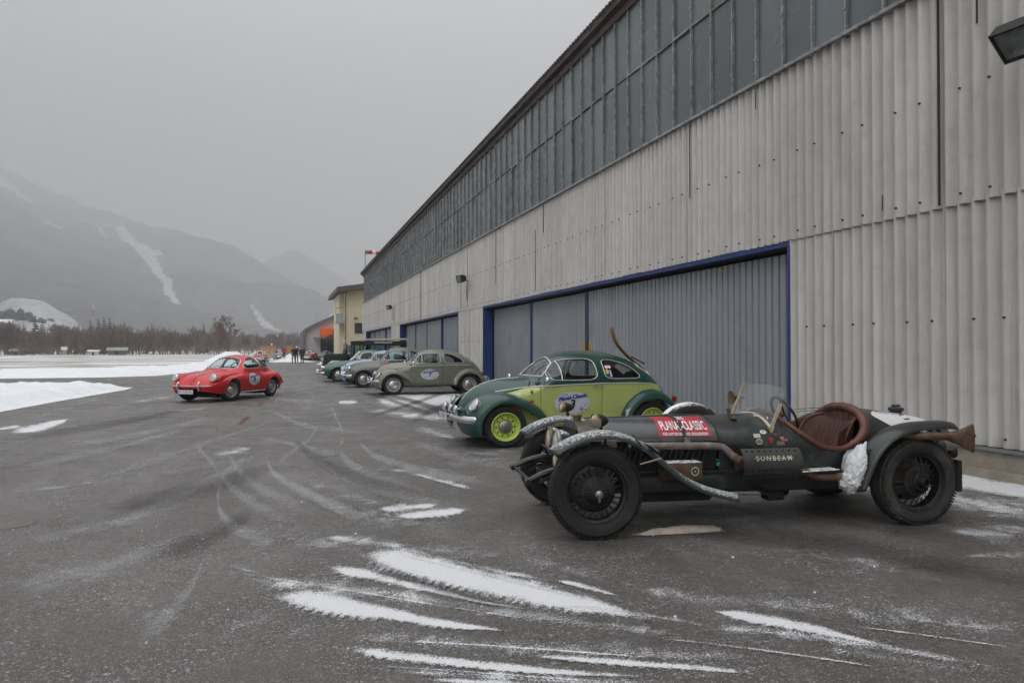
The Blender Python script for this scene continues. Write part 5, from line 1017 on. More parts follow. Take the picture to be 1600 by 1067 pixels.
DG = paint('bottle_green_paint', (.006, .052, .038), dirt=.03); LIME = paint('lime_paint', (.45, .52, .165), dirt=.04)
c3 = round_saloon('rounded_saloon', 'dark green and lime rounded two door saloon with lime wheels and door number 3', (4.42, 10.70), 182.4, DG, LIME, paint('lime_wheel_paint', (.55, .68, .14), dirt=.05), G['dull_metal'], '3', CARS, sc=(1.045, 1.02, .965), plate_txt='S 1954', spots=True, wstyle='slots')
# stickers on the front quarter and the quarter window
for (x, z, a, b, mt) in ((.755, .83, .03, .05, pbr('sticker_brown', (.16, .05, .03), .5)), (.76, .69, .045, .03, pbr('sticker_red', (.45, .03, .015), .5)), (.735, .50, .038, .028, pbr('sticker_dark_red', (.25, .02, .02), .5))):
    BB_.patch('sticker', [(x + a * (1, .3, .6, -.2, -1, -.5, -.9, 0)[k], z + b * (0, .4, 1, .5, .7, -.1, -.9, -.5)[k]) for k in range(8)] if mt.name != 'sticker_dark_red' else [(x + a, z), (x, z + b), (x - a, z), (x, z - b)], mt, c3, off=.005, step=.02)
eg = [(.96, .80), (.90, .815), (.87, .825), (.84, .815), (.78, .80), (.835, .795), (.85, .72), (.87, .70), (.885, .72), (.895, .795)]
BB_.patch('wing_emblem', [(x + .07, z) for x, z in eg], pbr('emblem_silver', (.55, .60, .42), .4), c3, off=.005, step=.02)
wst = [BB_.patch('window_sticker', oval(-.49, 1.235, .06, .022, 14), G['decal_red'], c3, off=.002, step=.02)[0], BB_.patch('window_sticker', [(-.44, 1.20), (-.54, 1.20), (-.54, 1.235), (-.44, 1.235)], G['ink_white'], c3, off=.0035, step=.02)[0],
       BB_.patch('window_sticker', oval(-.46, 1.145, .028, .045, 12), pbr('sticker_yellow', (.6, .5, .12), .5), c3, off=.002, step=.02)[0], BB_.patch('window_sticker', [(-.50, 1.06), (-.535, 1.06), (-.52, 1.18), (-.50, 1.17)], G['decal'], c3, off=.002, step=.02)[0], BB_.patch('window_sticker', [(-.43, 1.055), (-.49, 1.055), (-.49, 1.085), (-.43, 1.085)], G['plate_blue'], c3, off=.002, step=.02)[0], BB_.patch('window_sticker', oval(-.60, 1.23, .018, .022, 10), G['seal'], c3, off=.002, step=.02)[0]]
SAGE = paint('sage_grey_paint', (.175, .185, .14), dirt=.10)
c7 = round_saloon('rounded_saloon', 'sage grey rounded two door saloon with white number 7 disc on its door', (4.78, 23.45), 180, SAGE, SAGE, pbr('beige_wheel_paint', (.42, .40, .34), .5, dirt=((.2, .18, .15), .3, 8)), G['chrome'], '7', CARS, sc=(1.05, 1.02, .99), plate_txt='ST 358', wstyle='cap')
cb_ = round_saloon('rounded_saloon', 'light blue rounded saloon wedged between the teal and grey green saloons', (4.28, 31.0), 180, paint('light_blue_paint', (.27, .42, .62)), paint('light_blue_paint', (.27, .42, .62)), G['dull_metal'], G['chrome'], '', CARS, sc=(1.02, 1, .96))

# snow rack with wooden skis behind the green and lime saloon
sk = empty('ski_pair', (4.42 + 1.06, 10.60, 1.22), R(182.4), label='pair of curved wooden skis rising behind the green and lime saloon roof', category='skis')
SKW = pbr('ski_wood', (.22, .115, .045), .5, var=.25, scale=6)
for k, (dy, dx) in enumerate(((.0, 0), (.12, .06))):
    path = chaikin([(-.80 + dx, dy, -.62), (-.44 + dx, dy, -.14), (-.10 + dx, dy, .10), (.14 + dx, dy, .33), (.20 + dx, dy, .50), (.22 + dx, dy, .60)], 3, False); A = []
    for i_, p in enumerate(path):
        q = path[min(i_ + 1, len(path) - 1)]; o_ = path[max(i_ - 1, 0)]; tx, tz = q[0] - o_[0], q[2] - o_[2]; L = math.hypot(tx, tz); nx_, nz_ = -tz / L * .008, tx / L * .008; w_ = .042 * min(1, (len(path) - i_) / 6)
        A.append([(p[0] + nx_, p[1] - w_, p[2] + nz_), (p[0] + nx_, p[1] + w_, p[2] + nz_), (p[0] - nx_, p[1] + w_, p[2] - nz_), (p[0] - nx_, p[1] - w_, p[2] - nz_), (p[0] + nx_, p[1] - w_, p[2] + nz_)])
    MB().grid(A).build('ski', SKW, sk)
MB().tube([(-.22, -.10, -.02), (-.12, .06, .12), (-.28, .22, .0)], .014, 6).build('binding', pbr('leather_strap', (.06, .03, .02), .7), sk)

# ---------------------------------------------------------------- generic saloon from profile tables
def saloon(name, label, loc, heading, spec, mats, group=None, sc=(1, 1, 1), steer=0.):
    B = Body(*spec['body'], **spec['kw']); root = empty(name, (loc[0], loc[1], .006), R(heading), label=label, category='car', group=group); root.scale = sc
    up, trim = mats['paint'], mats.get('trim', G['chrome']); fx, rx = spec['axles']; wr = spec.get('wr', .32); ar = spec.get('arch', wr + .045)
    arches = [[(cx + ar * math.cos(a), wr - .01 + ar * math.sin(a)) for a in np.linspace(-.9, math.pi + .9, 30)] for cx in (fx, rx)]
    arches = [[(x, max(z, float(B.bot(x)) - .02)) for x, z in p] for p in arches]
    wins = [chaikin(w, 2) for w in spec['windows']]; WSc = clip1(ws_poly(B, *spec['ws'])); RWc = clip1(ws_poly(B, *spec['rw'])) if 'rw' in spec else None
    seams = [gap(dense(s_, .05, False)) for s_ in spec.get('seams', [])]
    regs = [(k, B.xz(p)) for k, p in spec.get('regions', [])]
    B.panels(regs, [B.xz(p) for p in arches + wins + seams] + [WSc] + ([RWc] if RWc else []), nx=spec.get('nx', 64), ns=26)
    for k, nm, mt in spec.get('rparts', []): B.panel(nm, k, mats[mt], root, joined=(nm not in ('door',)))
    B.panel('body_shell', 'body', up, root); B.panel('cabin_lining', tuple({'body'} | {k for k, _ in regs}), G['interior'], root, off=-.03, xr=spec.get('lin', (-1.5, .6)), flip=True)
    for sd in (1, -1):
        for w_ in wins:
            B.patch('side_glass', w_, G['glass'], root, off=-.006, sides=(sd,)); MB().tube(B.line(w_, .003, side=sd), spec.get('tr', .009), 6, closed=True).build('window_trim', trim, root)
        for st_ in spec.get('strips', []): MB().tube(B.line(st_, .006, False, sd), .009, 6).build('side_strip', trim, root)
        for p in arches:
            q = [v for v in p if v[1] > float(B.bot(v[0])) + .01]; MB().tube(B.line(q, .0, False, sd), .012, 6).build('arch_lip', up, root)
        x, y, z, r_ = spec['lamp']; lamp(root, (x, sd * y, z), r_, (1, sd * .08, spec.get('lt', .12)), depth=.05, ring=mats.get('ring', G['chrome']))
        if 'mirror' in spec: mx_, my_, mz_ = spec['mirror']; MB().lathe([(0, .03), (.05, .02), (.06, 0), (.03, -.05), (0, -.06)], 14, 'x', (mx_, sd * my_, mz_)).tube([(mx_ - .02, sd * (my_ - .1), mz_ - .1), (mx_, sd * my_, mz_)], .01, 6).build('wing_mirror', mats.get('mirror', G['chrome']), root)
    B.patch('windscreen', WSc, G['clear'], root, off=-.008, sides=(1, -1), xt=True)
    if RWc: B.patch('rear_screen', RWc, G['glass'], root, off=-.008, sides=(1, -1), xt=True)
    for poly, nm in ((WSc, 'windscreen_frame'), (RWc, 'rear_screen_frame')):
        if not poly: continue
        q = [p for p in poly if p[1] < .99]; P1 = B.line(q, .002, False, 1, xt=True); k = max(range(len(q)), key=lambda i: math.dist(q[i], q[(i + 1) % len(q)])); P1 = np.roll(P1, -(k + 1), 0); MB().tube(np.concatenate([P1, P1[::-1] * [1, -1, 1]]), spec.get('wf', .012), 6, closed=True).build(nm, mats.get('wsf', trim), root)
    def bumper(x, sgn, w_, z, nm, oh=.06):
        pts = chaikin([(x - sgn * .22, w_, z), (x - sgn * .07, w_ * .93, z), (x, w_ * .6, z), (x + sgn * .03, 0, z), (x, -w_ * .6, z), (x - sgn * .07, -w_ * .93, z), (x - sgn * .22, -w_, z)], 2, False); h_ = spec.get('bh', .05)
        o = MB().grid([[(a - sgn * .015, b, z - h_), (a + sgn * .012, b, z - h_ * .5), (a + sgn * .016, b, z), (a + sgn * .012, b, z + h_ * .5), (a - sgn * .015, b, z + h_)] for a, b, _ in pts]).build(nm, mats.get('bumper', G['chrome']), root, 60)
        for sd in (1, -1): MB().tube([(x + sgn * .02, sd * w_ * .5, z - .10), (x + sgn * .06, sd * w_ * .5, z), (x + sgn * .05, sd * w_ * .5, z + .11), (x, sd * w_ * .5, z + .15)], [.022, .032, .03, .016], 8).build('overrider', G['chrome'], o)
        return o
    bumper(spec['bf'], 1, spec['bw'], spec.get('bz', .42), 'front_bumper'); bumper(spec['br'], -1, spec['bw'], spec.get('bz', .42), 'rear_bumper')
    MB().box(((fx + rx) / 2, 0, .27), (spec['body'][1] - spec['body'][0] - 1.0, 1.1, .06)).build('floor_pan', G['under'], root)
    for x in (fx, rx): MB().tube([(x, -.6, wr), (x, .6, wr)], .045, 8).build('axle', G['under'], root); MB().box((x, 0, wr + .05), (ar * 2.1, 1.02, .5)).build('inner_arch', G['under'], root)
    sx0 = spec.get('seat', (-.15, -.85)); seats(root, (sx0[0],), .32, .34, .50, mats.get('seat', G['interior']), .5); seats(root, (sx0[1],), 0, .36, 1.1, mats.get('seat', G['interior']), .45); steering(root, (sx0[0] + .42, .34, .90), .19, 60)
    wp = wheel_parts(spec.get('ws_', 'cap'), wr, .155, wr * .64, mats.get('rim', G['dull_metal']), mats.get('hub', G['chrome']))
    for x in (fx, rx):
        for sd in (1, -1): put_wheel(wp, root, x, sd * spec['track'], wr, sd, steer if x > 0 else 0)
    if 'plate' in spec: plate(root, spec['plate'][1], *spec['plate'][2], spec['plate'][0])
    return root, B

# ---- red sports coupe
PX = dict(ws_='slots', body=(-2.02, 1.93), axles=(1.05, -1.05), wr=.315, arch=.345, track=.655, kw=dict(
    top=[(-2.02, .50), (-1.96, .60), (-1.8, .72), (-1.5, .915), (-1.2, 1.09), (-.9, 1.215), (-.6, 1.285), (-.3, 1.305), (-.05, 1.285), (.15, 1.21), (.36, 1.06), (.55, .925), (.68, .875), (1.0, .83), (1.4, .765), (1.65, .695), (1.82, .60), (1.90, .51), (1.93, .44)],
    W=[(-2.02, .25), (-1.95, .48), (-1.75, .66), (-1.4, .775), (-1.05, .81), (-.5, .80), (.3, .795), (.8, .805), (1.1, .81), (1.4, .775), (1.65, .70), (1.82, .59), (1.90, .45), (1.93, .28)],
    belt=[(-2.02, .42), (-1.4, .56), (0, .60), (1.0, .58), (1.6, .48), (1.93, .38)], bot=[(-2.02, .36), (-1.5, .22), (1.5, .22), (1.93, .32)],
    hs=[(-2.02, .50), (-1.8, .72), (-1.5, .86), (-1.2, .88), (-.6, .86), (.3, .88), (.7, .90), (1.1, .86), (1.4, .79), (1.7, .67), (1.93, .46)], Wc=[(-2.02, .2), (-1.4, .50), (-1.0, .62), (-.3, .70), (.3, .71), (.6, .69), (.8, .5), (1.93, .05)], p=2.4, q=2.0, pc=3.0, qc=2.1, tuck=.10),
    windows=[[(.36, .90), (.18, 1.06), (.0, 1.175), (-.20, 1.215), (-.44, 1.20), (-.47, 1.04), (-.46, .905), (0, .895)], [(-.53, .905), (-.53, 1.05), (-.52, 1.20), (-.75, 1.165), (-.98, 1.05), (-1.12, .935), (-.9, .905)]],
    ws=((.435, .925), (.115, 1.165), .60, .12), rw=((-1.32, .96), (-1.08, 1.08), -1.38, -1.06), seams=[[(.52, .27), (.53, .60), (.50, .86)], [(-.50, .27), (-.52, .60), (-.50, .86)], [(.52, .265), (0, .262), (-.50, .268)]],
    lamp=(1.725, .60, .675, .10), lt=.16, bf=1.93, br=-2.03, bw=.64, bz=.42, bh=.04, lin=(-1.4, .6), seat=(-.20, -.75), plate=('W 11753 AL', (2.04, -.05, .30), (.50, .11)), wf=.011, tr=.008)
RED = paint('signal_red_paint', (.56, .012, .018), dirt=.0)
pr, PB = saloon('red_sports_coupe', 'red rounded sports coupe turning on the asphalt with white number disc', (-1.34, 22.80), -120.5, PX, dict(paint=RED, rim=pbr('silver_wheel', (.42, .42, .41), .4, .5), hub=G['chrome'], bumper=RED), steer=R(-24))
for sd in (1, -1):   # front wing crowns carrying the lamps
    A = []
    for u in np.linspace(0, 1, 22):
        x = 1.68 - 1.05 * u; zc = .50 + .0 * u; r_ = .185 * (1 - .55 * u) * math.sqrt(max(0, min(1, (u + .03) * 7))); A.append([(x - .03 * math.sin(a), sd * (.575 + .015 * u + r_ * .92 * math.cos(a)), .60 + .16 * u + (.17 - .11 * u) * math.sin(a) * math.sqrt(max(.03, min(1, (u + .03) * 7)))) for a in np.linspace(-.25, math.pi + .25, 15)])
    MB().grid(A).build('wing_crown', RED, pr, 60)
    MB().tube([(-.30, sd * .80, .77), (-.36, sd * .815, .772), (-.44, sd * .805, .772)], .010, 6).build('door_handle', G['chrome'], pr)
    MB().tube(PB.line([(.62, .235), (0, .232), (-.62, .235)], .012, False, sd), .016, 6).build('sill_strip', G['white_trim'], pr)
    MB().tube([(1.955 - .10 * (abs(y_) / .6) ** 3, sd * y_, .462) for y_ in np.linspace(0, .62, 10)], .010, 6).build('bumper_trim', G['white_trim'], pr); MB().lathe([(0, .02), (.03, .012), (.034, 0)], 14, 'x', (1.815, sd * .56, .53)).build('indicator', G['amber'], pr); lamp(pr, (1.85, sd * .40, .385), .05, (1, 0, 0), name='fog_lamp')
MB().tube([(x, 0, float(PB.top(x)) + .012) for x in np.linspace(1.30, 1.62, 10)], [.008, .01, .012, .012, .012, .012, .014, .018, .022, .026], 6).build('bonnet_handle', G['chrome'], pr)
MB().grid([[(x, s_, float(PB.top(x)) + .006) for s_ in (-.02, .02)] for x in np.linspace(.9, 1.3, 6)]).build('bonnet_crest', G['chrome'], pr)
for sd in (-.28, .10): MB().tube([(.60, sd, .925), (.52, sd + .15, .985), (.44, sd + .30, 1.01)], .007, 5).build('wiper', G['seal'], pr)
number_disc(PB, pr, .04, .585, .28, .175, '8', sides=(1, -1), off=.010)
# driver seen through the screen
dv = MB().blob((.02, .33, .72), (.16, .21, .30), amp=.1, seed=4).blob((.06, .33, 1.06), (.095, .08, .12), amp=.08, seed=5)
tag(dv.build('driver', pbr('driver_coat', (.22, .22, .23), .8), ang=60), 'driver in a pale coat behind the red coupe screen', 'person').matrix_world = Matrix.Translation(pr.location) @ Matrix.Rotation(R(-120.5), 4, 'Z')

# ---- grey-green fastback saloon and teal saloon and the far cars
FB = dict(body=(-2.15, 1.92), axles=(1.30, -1.30), wr=.325, track=.64, kw=dict(
    top=[(-2.15, .55), (-2.05, .72), (-1.8, .95), (-1.5, 1.15), (-1.1, 1.39), (-.7, 1.51), (-.3, 1.55), (.05, 1.53), (.22, 1.46), (.40, 1.26), (.56, 1.09), (.68, 1.03), (1.1, 1.01), (1.4, .975), (1.65, .90), (1.83, .76), (1.92, .55)],
    W=[(-2.15, .3), (-2.0, .52), (-1.6, .70), (-1.2, .765), (0, .78), (.8, .775), (1.3, .775), (1.6, .73), (1.8, .60), (1.88, .42), (1.92, .25)], belt=[(-2.15, .45), (-1.5, .62), (0, .70), (1.0, .62), (1.6, .55), (1.92, .45)], bot=[(-2.15, .36), (-1.6, .26), (1.5, .26), (1.92, .34)],
    hs=[(-2.15, .55), (-1.8, .86), (-1.3, .95), (0, .98), (.7, .96), (1.3, .91), (1.6, .82), (1.83, .66), (1.92, .52)], Wc=[(-2.15, .2), (-1.4, .52), (-.9, .63), (0, .675), (.5, .66), (.8, .46), (1.3, .36), (1.6, .28), (1.92, .10)], p=2.6, q=2.2, pc=2.8, qc=2.2),
    windows=[[(.52, 1.05), (.38, 1.24), (.24, 1.39), (-.1, 1.42), (-.42, 1.41), (-.44, 1.22), (-.43, 1.045), (0, 1.04)], [(-.52, 1.05), (-.53, 1.22), (-.51, 1.41), (-.8, 1.37), (-1.08, 1.22), (-1.16, 1.06), (-.8, 1.045)]],
    ws=((.56, 1.08), (.30, 1.38), .63, .24), seams=[[(.60, .32), (.62, .7), (.58, 1.0)], [(-.47, .32), (-.49, .7), (-.48, 1.0)]], strips=[[(1.68, .66), (1.2, .80), (.62, .83)], [(.57, .99), (.1, .985), (-.46, .985)]], lamp=(1.85, .58, .72, .088), bf=1.97, br=-2.2, bw=.74, bz=.44, bh=.06, mirror=(.52, .86, 1.06), lin=(-1.6, .6))
GG = paint('grey_green_paint', (.105, .12, .10)); fb, FBB = saloon('fastback_saloon', 'dark grey green fastback saloon beside the sage grey car', (4.42, 28.3), 180, FB, dict(paint=GG, rim=pbr('grey_wheel', (.35, .35, .34), .5), wsf=GG), CARS)
MB().box((1.89, 0, .72), (.08, .62, .30), bev=.05).build('grille', G['chrome'], fb); FBB.patch('red_sticker', [(.50, .80), (.22, .80), (.22, .91), (.50, .91)], G['decal_red'], fb, off=.005)
TS = dict(body=(-2.2, 2.05), axles=(1.28, -1.28), wr=.32, track=.64, kw=dict(
    top=[(-2.2, .60), (-2.1, .80), (-1.7, .90), (-1.3, .97), (-1.15, 1.06), (-.95, 1.28), (-.75, 1.40), (-.3, 1.455), (.05, 1.44), (.25, 1.36), (.45, 1.18), (.64, 1.0), (.75, .965), (1.2, .925), (1.6, .84), (1.9, .70), (2.05, .50)],
    W=[(-2.2, .4), (-2.1, .58), (-1.7, .70), (-1.2, .77), (0, .79), (.8, .785), (1.3, .775), (1.7, .71), (1.95, .54), (2.05, .3)], belt=[(-2.2, .5), (-1.5, .64), (0, .68), (1.0, .60), (1.7, .5), (2.05, .4)], bot=[(-2.2, .36), (-1.6, .24), (1.6, .24), (2.05, .34)],
    hs=[(-2.2, .60), (-2.0, .80), (-1.3, .90), (0, .92), (.7, .92), (1.2, .88), (1.6, .79), (1.9, .64), (2.05, .48)], Wc=[(-2.2, .2), (-1.3, .58), (-.9, .64), (0, .67), (.55, .66), (.8, .5), (2.05, .1)], p=2.6, q=2.2, pc=2.8, qc=2.2),
    windows=[[(.32, 1.0), (.27, 1.12), (.18, 1.30), (-.1, 1.335), (-.30, 1.335), (-.31, 1.15), (-.30, .995)], [(.52, 1.0), (.40, 1.1), (.28, 1.22), (.36, 1.0)], [(-.38, 1.0), (-.39, 1.16), (-.38, 1.335), (-.6, 1.32), (-.85, 1.22), (-1.0, 1.05), (-.9, .995)]],
    ws=((.58, 1.02), (.29, 1.31), .66, .22), seams=[[(.60, .30), (.62, .7), (.58, .96)], [(-.34, .30), (-.36, .7), (-.35, .96)]], lamp=(1.93, .56, .62, .09), bf=2.10, br=-2.26, bw=.74, bz=.40, mirror=(.52, .84, 1.02), lin=(-1.3, .6), wf=.03, tr=.02)
TEAL = paint('teal_green_paint', (.016, .095, .075)); ts, TSB = saloon('teal_saloon', 'teal green saloon with white window frames and chrome hubcaps', (3.85, 33.6), 180, TS, dict(paint=TEAL, trim=pbr('white_frame', (.74, .74, .72), .35), rim=G['dull_metal'], mirror=G['black_metal']), CARS)
for sd in (1, -1): MB().lathe([(0, .03), (.045, .02), (.05, 0)], 14, 'x', (1.99, sd * .52, .50)).build('indicator', G['amber'], ts)
def far(name, label, loc, hd, c, roof=None, sc=(1, 1, 1), base=TS, grp='cars standing beyond the apron', pl=('S 20', (2.17, 0, .42), (.5, .11))):
    sp_ = dict(base); sp_['nx'] = 40; sp_['plate'] = pl; mt = paint('far_' + name + '_%d' % len(MATS), c)
    r_, b_ = saloon(name, label, loc, hd, sp_, dict(paint=mt), grp, sc); MB().box((2.02, 0, .56), (.08, .85, .14), bev=.03).build('grille', G['chrome'], r_); return r_
far('red_saloon', 'small red saloon with pale windscreen near the tall snow heap', (-1.95, 86.6), -97, (.28, .025, .035), sc=(1, 1, .95))
far('grey_saloon', 'old grey saloon with chrome front under the timber fence', (.2, 113), -80, (.17, .19, .19), sc=(1, .95, 1.0), base=FB)
far('dark_red_saloon', 'dark red saloon with white plate behind the two people in black', (4.2, 101.5), -112, (.22, .015, .02), sc=(1, 1, .97))
far('pale_saloon', 'pale grey saloon parked before the lilac grey hall', (6.3, 103.5), -150, (.34, .35, .36), sc=(.95, 1, .95))
far('silver_saloon', 'silver saloon half hidden behind the off road vehicle', (4.6, 46.5), 182, (.3, .31, .31), sc=(.95, 1, .93), grp=CARS, pl=('S 7', (2.17, 0, .42), (.5, .11)))

# ---------------------------------------------------------------- dark green off-road vehicle with cream roof
OG = paint('dark_off_road_green', (.012, .028, .022), .45, .3); CRM = pbr('cream_roof_paint', (.66, .63, .52), .45, coat=.3, var=.05)
lr = empty('off_road_vehicle', (4.25, 38.2, .006), R(180), label='dark green boxy off road vehicle with cream roof and side windows', category='off-road car', group=CARS)
def lb(name, c, d, mat, bev=.02, parent=None, rot=None): return MB().box(c, d, rot=rot, bev=bev).build(name, mat, parent or lr)
lb('rear_body', (-.95, 0, .92), (2.55, 1.62, .62), OG); lb('bonnet', (1.35, 0, 1.14), (1.35, 1.16, .16), OG, .06); lb('bonnet_lip', (1.30, 0, 1.235), (1.2, .95, .05), OG, .02)
for sd in (1, -1):
    wg = MB().prism([(2.05, .62), (2.05, 1.06), (1.98, 1.12), (.72, 1.12), (.72, .55), (.92, .55), (1.0, .78), (1.15, .90), (1.65, .90), (1.82, .76), (1.88, .62)], sd * .58, sd * .82).build('front_wing', OG, lr, 25); lamp(lr, (2.06, sd * .67, .92), .085, (1, 0, 0), depth=.03)
    lb('door', (.45, sd * .80, .90), (.86, .04, .66), OG); lb('door_handle', (.12, sd * .83, 1.05), (.12, .02, .03), G['black_metal'], .005)
    for x0, x1 in ((.50, .86), (.06, .46), (-.30, .0), (-1.28, -.38), (-2.16, -1.36)):
        lb('window', ((x0 + x1) / 2, sd * .775, 1.50), (x1 - x0, .012, .44), G['glass'], 0)
    for x in (.88, .48, .03, -.34, -1.32, -2.19): lb('pillar', (x, sd * .775, 1.50), (.07, .05, .54), OG, .01)
    lb('upper_side', (-.85, sd * .775, 1.81), (2.75, .05, .22), OG, .01); lb('sill', (-.1, sd * .72, .52), (2.2, .1, .14), G['under']); lb('vent_panel', (-1.0, sd * .803, 1.84), (.95, .01, .07), pbr('pale_panel', (.5, .5, .48), .5), 0)
    MB().lathe([(0, .03), (.06, .02), (.065, 0), (.03, -.04), (0, -.05)], 14, 'x', (1.70, sd * .72, 1.38)).tube([(1.7, sd * .72, 1.12), (1.7, sd * .72, 1.36)], .012, 6).build('wing_mirror', G['black_metal'], lr)
rf = MB().prism([(1.0, 1.90), (.95, 1.94), (.3, 2.03), (-2.28, 2.08), (-2.28, 2.0), (.2, 1.96)], -.86, .86).build('roof', CRM, lr, 25)
lb('front_panel', (2.0, 0, .88), (.08, 1.16, .5), OG); lb('grille', (2.05, 0, .88), (.02, .62, .38), G['dull_metal'], .01); lb('front_bumper', (2.2, 0, .58), (.08, 1.62, .13), G['dull_metal'])
lb('windscreen', (.93, 0, 1.52), (.012, 1.4, .46), G['glass'], 0, rot=(0, R(-10), 0)); lb('windscreen_frame', (.93, 0, 1.26), (.07, 1.56, .09), OG); lb('windscreen_post', (.93, 0, 1.52), (.03, .04, .5), OG, .005, rot=(0, R(-10), 0)); lb('rear_wall', (-2.22, 0, 1.5), (.05, 1.55, .8), OG); lb('chassis', (0, 0, .55), (4.0, .8, .16), G['under']); lb('bulkhead', (.72, 0, 1.0), (.1, 1.5, .5), OG)
seats(lr, (.1,), .38, .75, .5, G['interior']); lb('blue_bag', (.55, .45, 1.42), (.2, .45, .5), pbr('blue_bag', (.03, .22, .5), .7), .1)
V, F = text_vf('TU', .26, .008); mesh_obj('side_lettering', raw('side_lettering', [(-1.75 - v.x, .79, 1.52 + v.y) for v in V], F, pbr('pale_letter', (.55, .45, .4), .5), 0), lr)
wp = wheel_parts('cap', .385, .19, .22, OG, G['black_metal'])
for x in (1.38, -1.30):
    for sd in (1, -1): put_wheel(wp, lr, x, sd * .68, .385, sd)
# ================================================================== the vintage racing car
rc = empty('vintage_racing_car', (3.7775, 5.3591, .006), R(171.46), label='dark green open vintage racing car with wire wheels and snow dusted wings', category='racing car')
RG = pbr('worn_dark_green_paint', (.015, .0195, .0185), .36, .0, .25, var=.25, scale=5, dirt=((.085, .085, .08), .30, 9), bmp=.05, bscale=60)
RGS = pbr('snow_dusted_green_paint', (.020, .027, .026), .45, 0, .1, var=.25, dirt=((.07, .075, .07), .3, 14), snow=.36, sscale=48, smax=.72)
HOODM = pbr('worn_bonnet_paint', (.040, .046, .047), .30, 0, .3, var=.18, scale=4, dirt=((.11, .115, .115), .35, 8))
BLK = G['black_metal']; LEA = pbr('brown_leather', (.105, .034, .022), .48, 0, .08, var=.3, scale=9, bmp=.35, bscale=90, dirt=((.045, .02, .015), .3, 11)); LEA2 = pbr('brown_leather_pleats', (.075, .026, .019), .55, var=.4, scale=7, bmp=.3, bscale=80)
RUS = pbr('rusty_exhaust', (.15, .095, .065), .7, .5, var=.35, scale=14, dirt=((.30, .25, .21), .4, 10)); ASH = pbr('ash_grey_exhaust', (.21, .175, .16), .65, .3, var=.3, scale=12, dirt=((.12, .06, .04), .4, 9)); CREAMF = pbr('cream_frame', (.46, .38, .29), .5, var=.2, scale=14)
RB = Body(-2.32, 1.32,
    top=[(-2.32, .64), (-2.2, .72), (-2.0, .79), (-1.75, .855), (-1.5, .885), (-1.3, .905), (-1.12, .925), (-.9, .92), (-.5, .90), (-.35, .893), (-.2, .880), (.2, .864), (1.0, .850), (1.2, .842), (1.32, .80)],
    W=[(-2.32, .03), (-2.2, .11), (-1.9, .24), (-1.5, .365), (-1.1, .435), (-.7, .445), (-.3, .43), (.25, .375), (1.0, .30), (1.25, .275), (1.32, .262)],
    belt=[(-2.32, .52), (-1.8, .56), (-1.1, .58), (-.3, .60), (.3, .665), (1.32, .665)], bot=[(-2.32, .46), (-1.9, .36), (-1.3, .28), (.3, .26), (1.32, .30)], p=2.3, q=2.05, tuck=.10)
COCK = [(-.335, .89), (-.37, .85), (-.42, .79), (-.50, .72), (-.60, .655), (-.70, .615), (-.80, .605), (-.90, .622), (-1.00, .67), (-1.075, .735), (-1.125, .81), (-1.145, .87), (-1.15, .915)]
ck = chaikin(COCK, 2, False); ckx = [(x, min(.9995, float(RB.sz(x, z)))) for x, z in ck]; ckx[0] = (ckx[0][0], .9995); ckx[-1] = (ckx[-1][0], .9995)
hood_p = [(x, float(RB.sz(x, .692))) for x in np.linspace(1.3199, .25, 24)] + [(.25, .9995), (1.3199, .9995)]
eng_p = RB.xz([(1.3199, .45), (.25, .45), (.25, .686), (1.3199, .686)])
hz_ = gap(dense([(.25, .45), (.25, .855)], .04, False), .008)
RB.panels([('hood', hood_p), ('engine', eng_p)], [ckx, RB.xz(hz_)], nx=80, ns=30)
RB.panel('body_shell', 'body', RG, rc); RB.panel('bonnet', 'hood', HOODM, rc, off=.012); RB.panel('engine_side', 'engine', G['under'], rc, off=-.03)
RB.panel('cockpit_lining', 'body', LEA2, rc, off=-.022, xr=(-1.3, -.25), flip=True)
for sd in (1, -1): MB().tube([tuple(RB.line([(x, .693)], .012, False, sd)[0]) for x in np.linspace(1.30, .255, 14)], .007, 6).build('bonnet_edge', HOODM, rc)
hp = RB.line([(.252, z) for z in np.linspace(.69, .862, 10)], .014, False, 1); MB().tube(np.concatenate([hp, (hp * [1, -1, 1])[::-1]]), .006, 6).build('bonnet_seal', G['seal'], rc)
for sd in (1, -1):       # slatted vents in the engine side
    for k in range(17):
        x = .36 + k * .048; p = RB.line([(x, .60)], -.012, False, sd)[0]; MB().box(p, (.012, .02, .20), rot=(0, R(-18), 0)).build('louvre', RG, rc, 0)
    MB().box((.45, sd * .345, .345), (2.3, .07, .13), bev=.015).build('chassis_rail', RG, rc); p = RB.line([(x, .437) for x in np.linspace(1.2, -.2, 12)], .008, False, sd); MB().tube(p, .008, 6).build('side_moulding', RG, rc)
# padded rim of the cockpit
r1 = RB.line(ckx, .004, False, 1, xt=True); rim = np.concatenate([r1, (r1 * [1, -1, 1])[::-1][1:-1]]); MB().tube(rim, [.024 + .017 * float(np.clip((-.86 - p_[0]) / .2, 0, 1)) for p_ in rim], 12, closed=True).build('cockpit_rim', LEA, rc)
# leather: bench back wrapped round the rear of the cockpit, pleated
A = []
for v in np.linspace(0, 1, 16):
    row = []
    for y in np.linspace(-.40, .40, 121):
        k = abs(y) / .40; zt_ = .895 - .16 * k**3; z = .38 + (zt_ - .38) * v; x = -1.14 + .30 * k**4.5 + .06 * (1 - v) + (.0075 * abs(math.cos(y * math.pi / .052)) if k < .72 else .02 * (1 - abs(k - .86) / .14))
        row.append((x, y, z))
    A.append(row)
MB().grid(A).build('seat_back', LEA2, rc, 60)
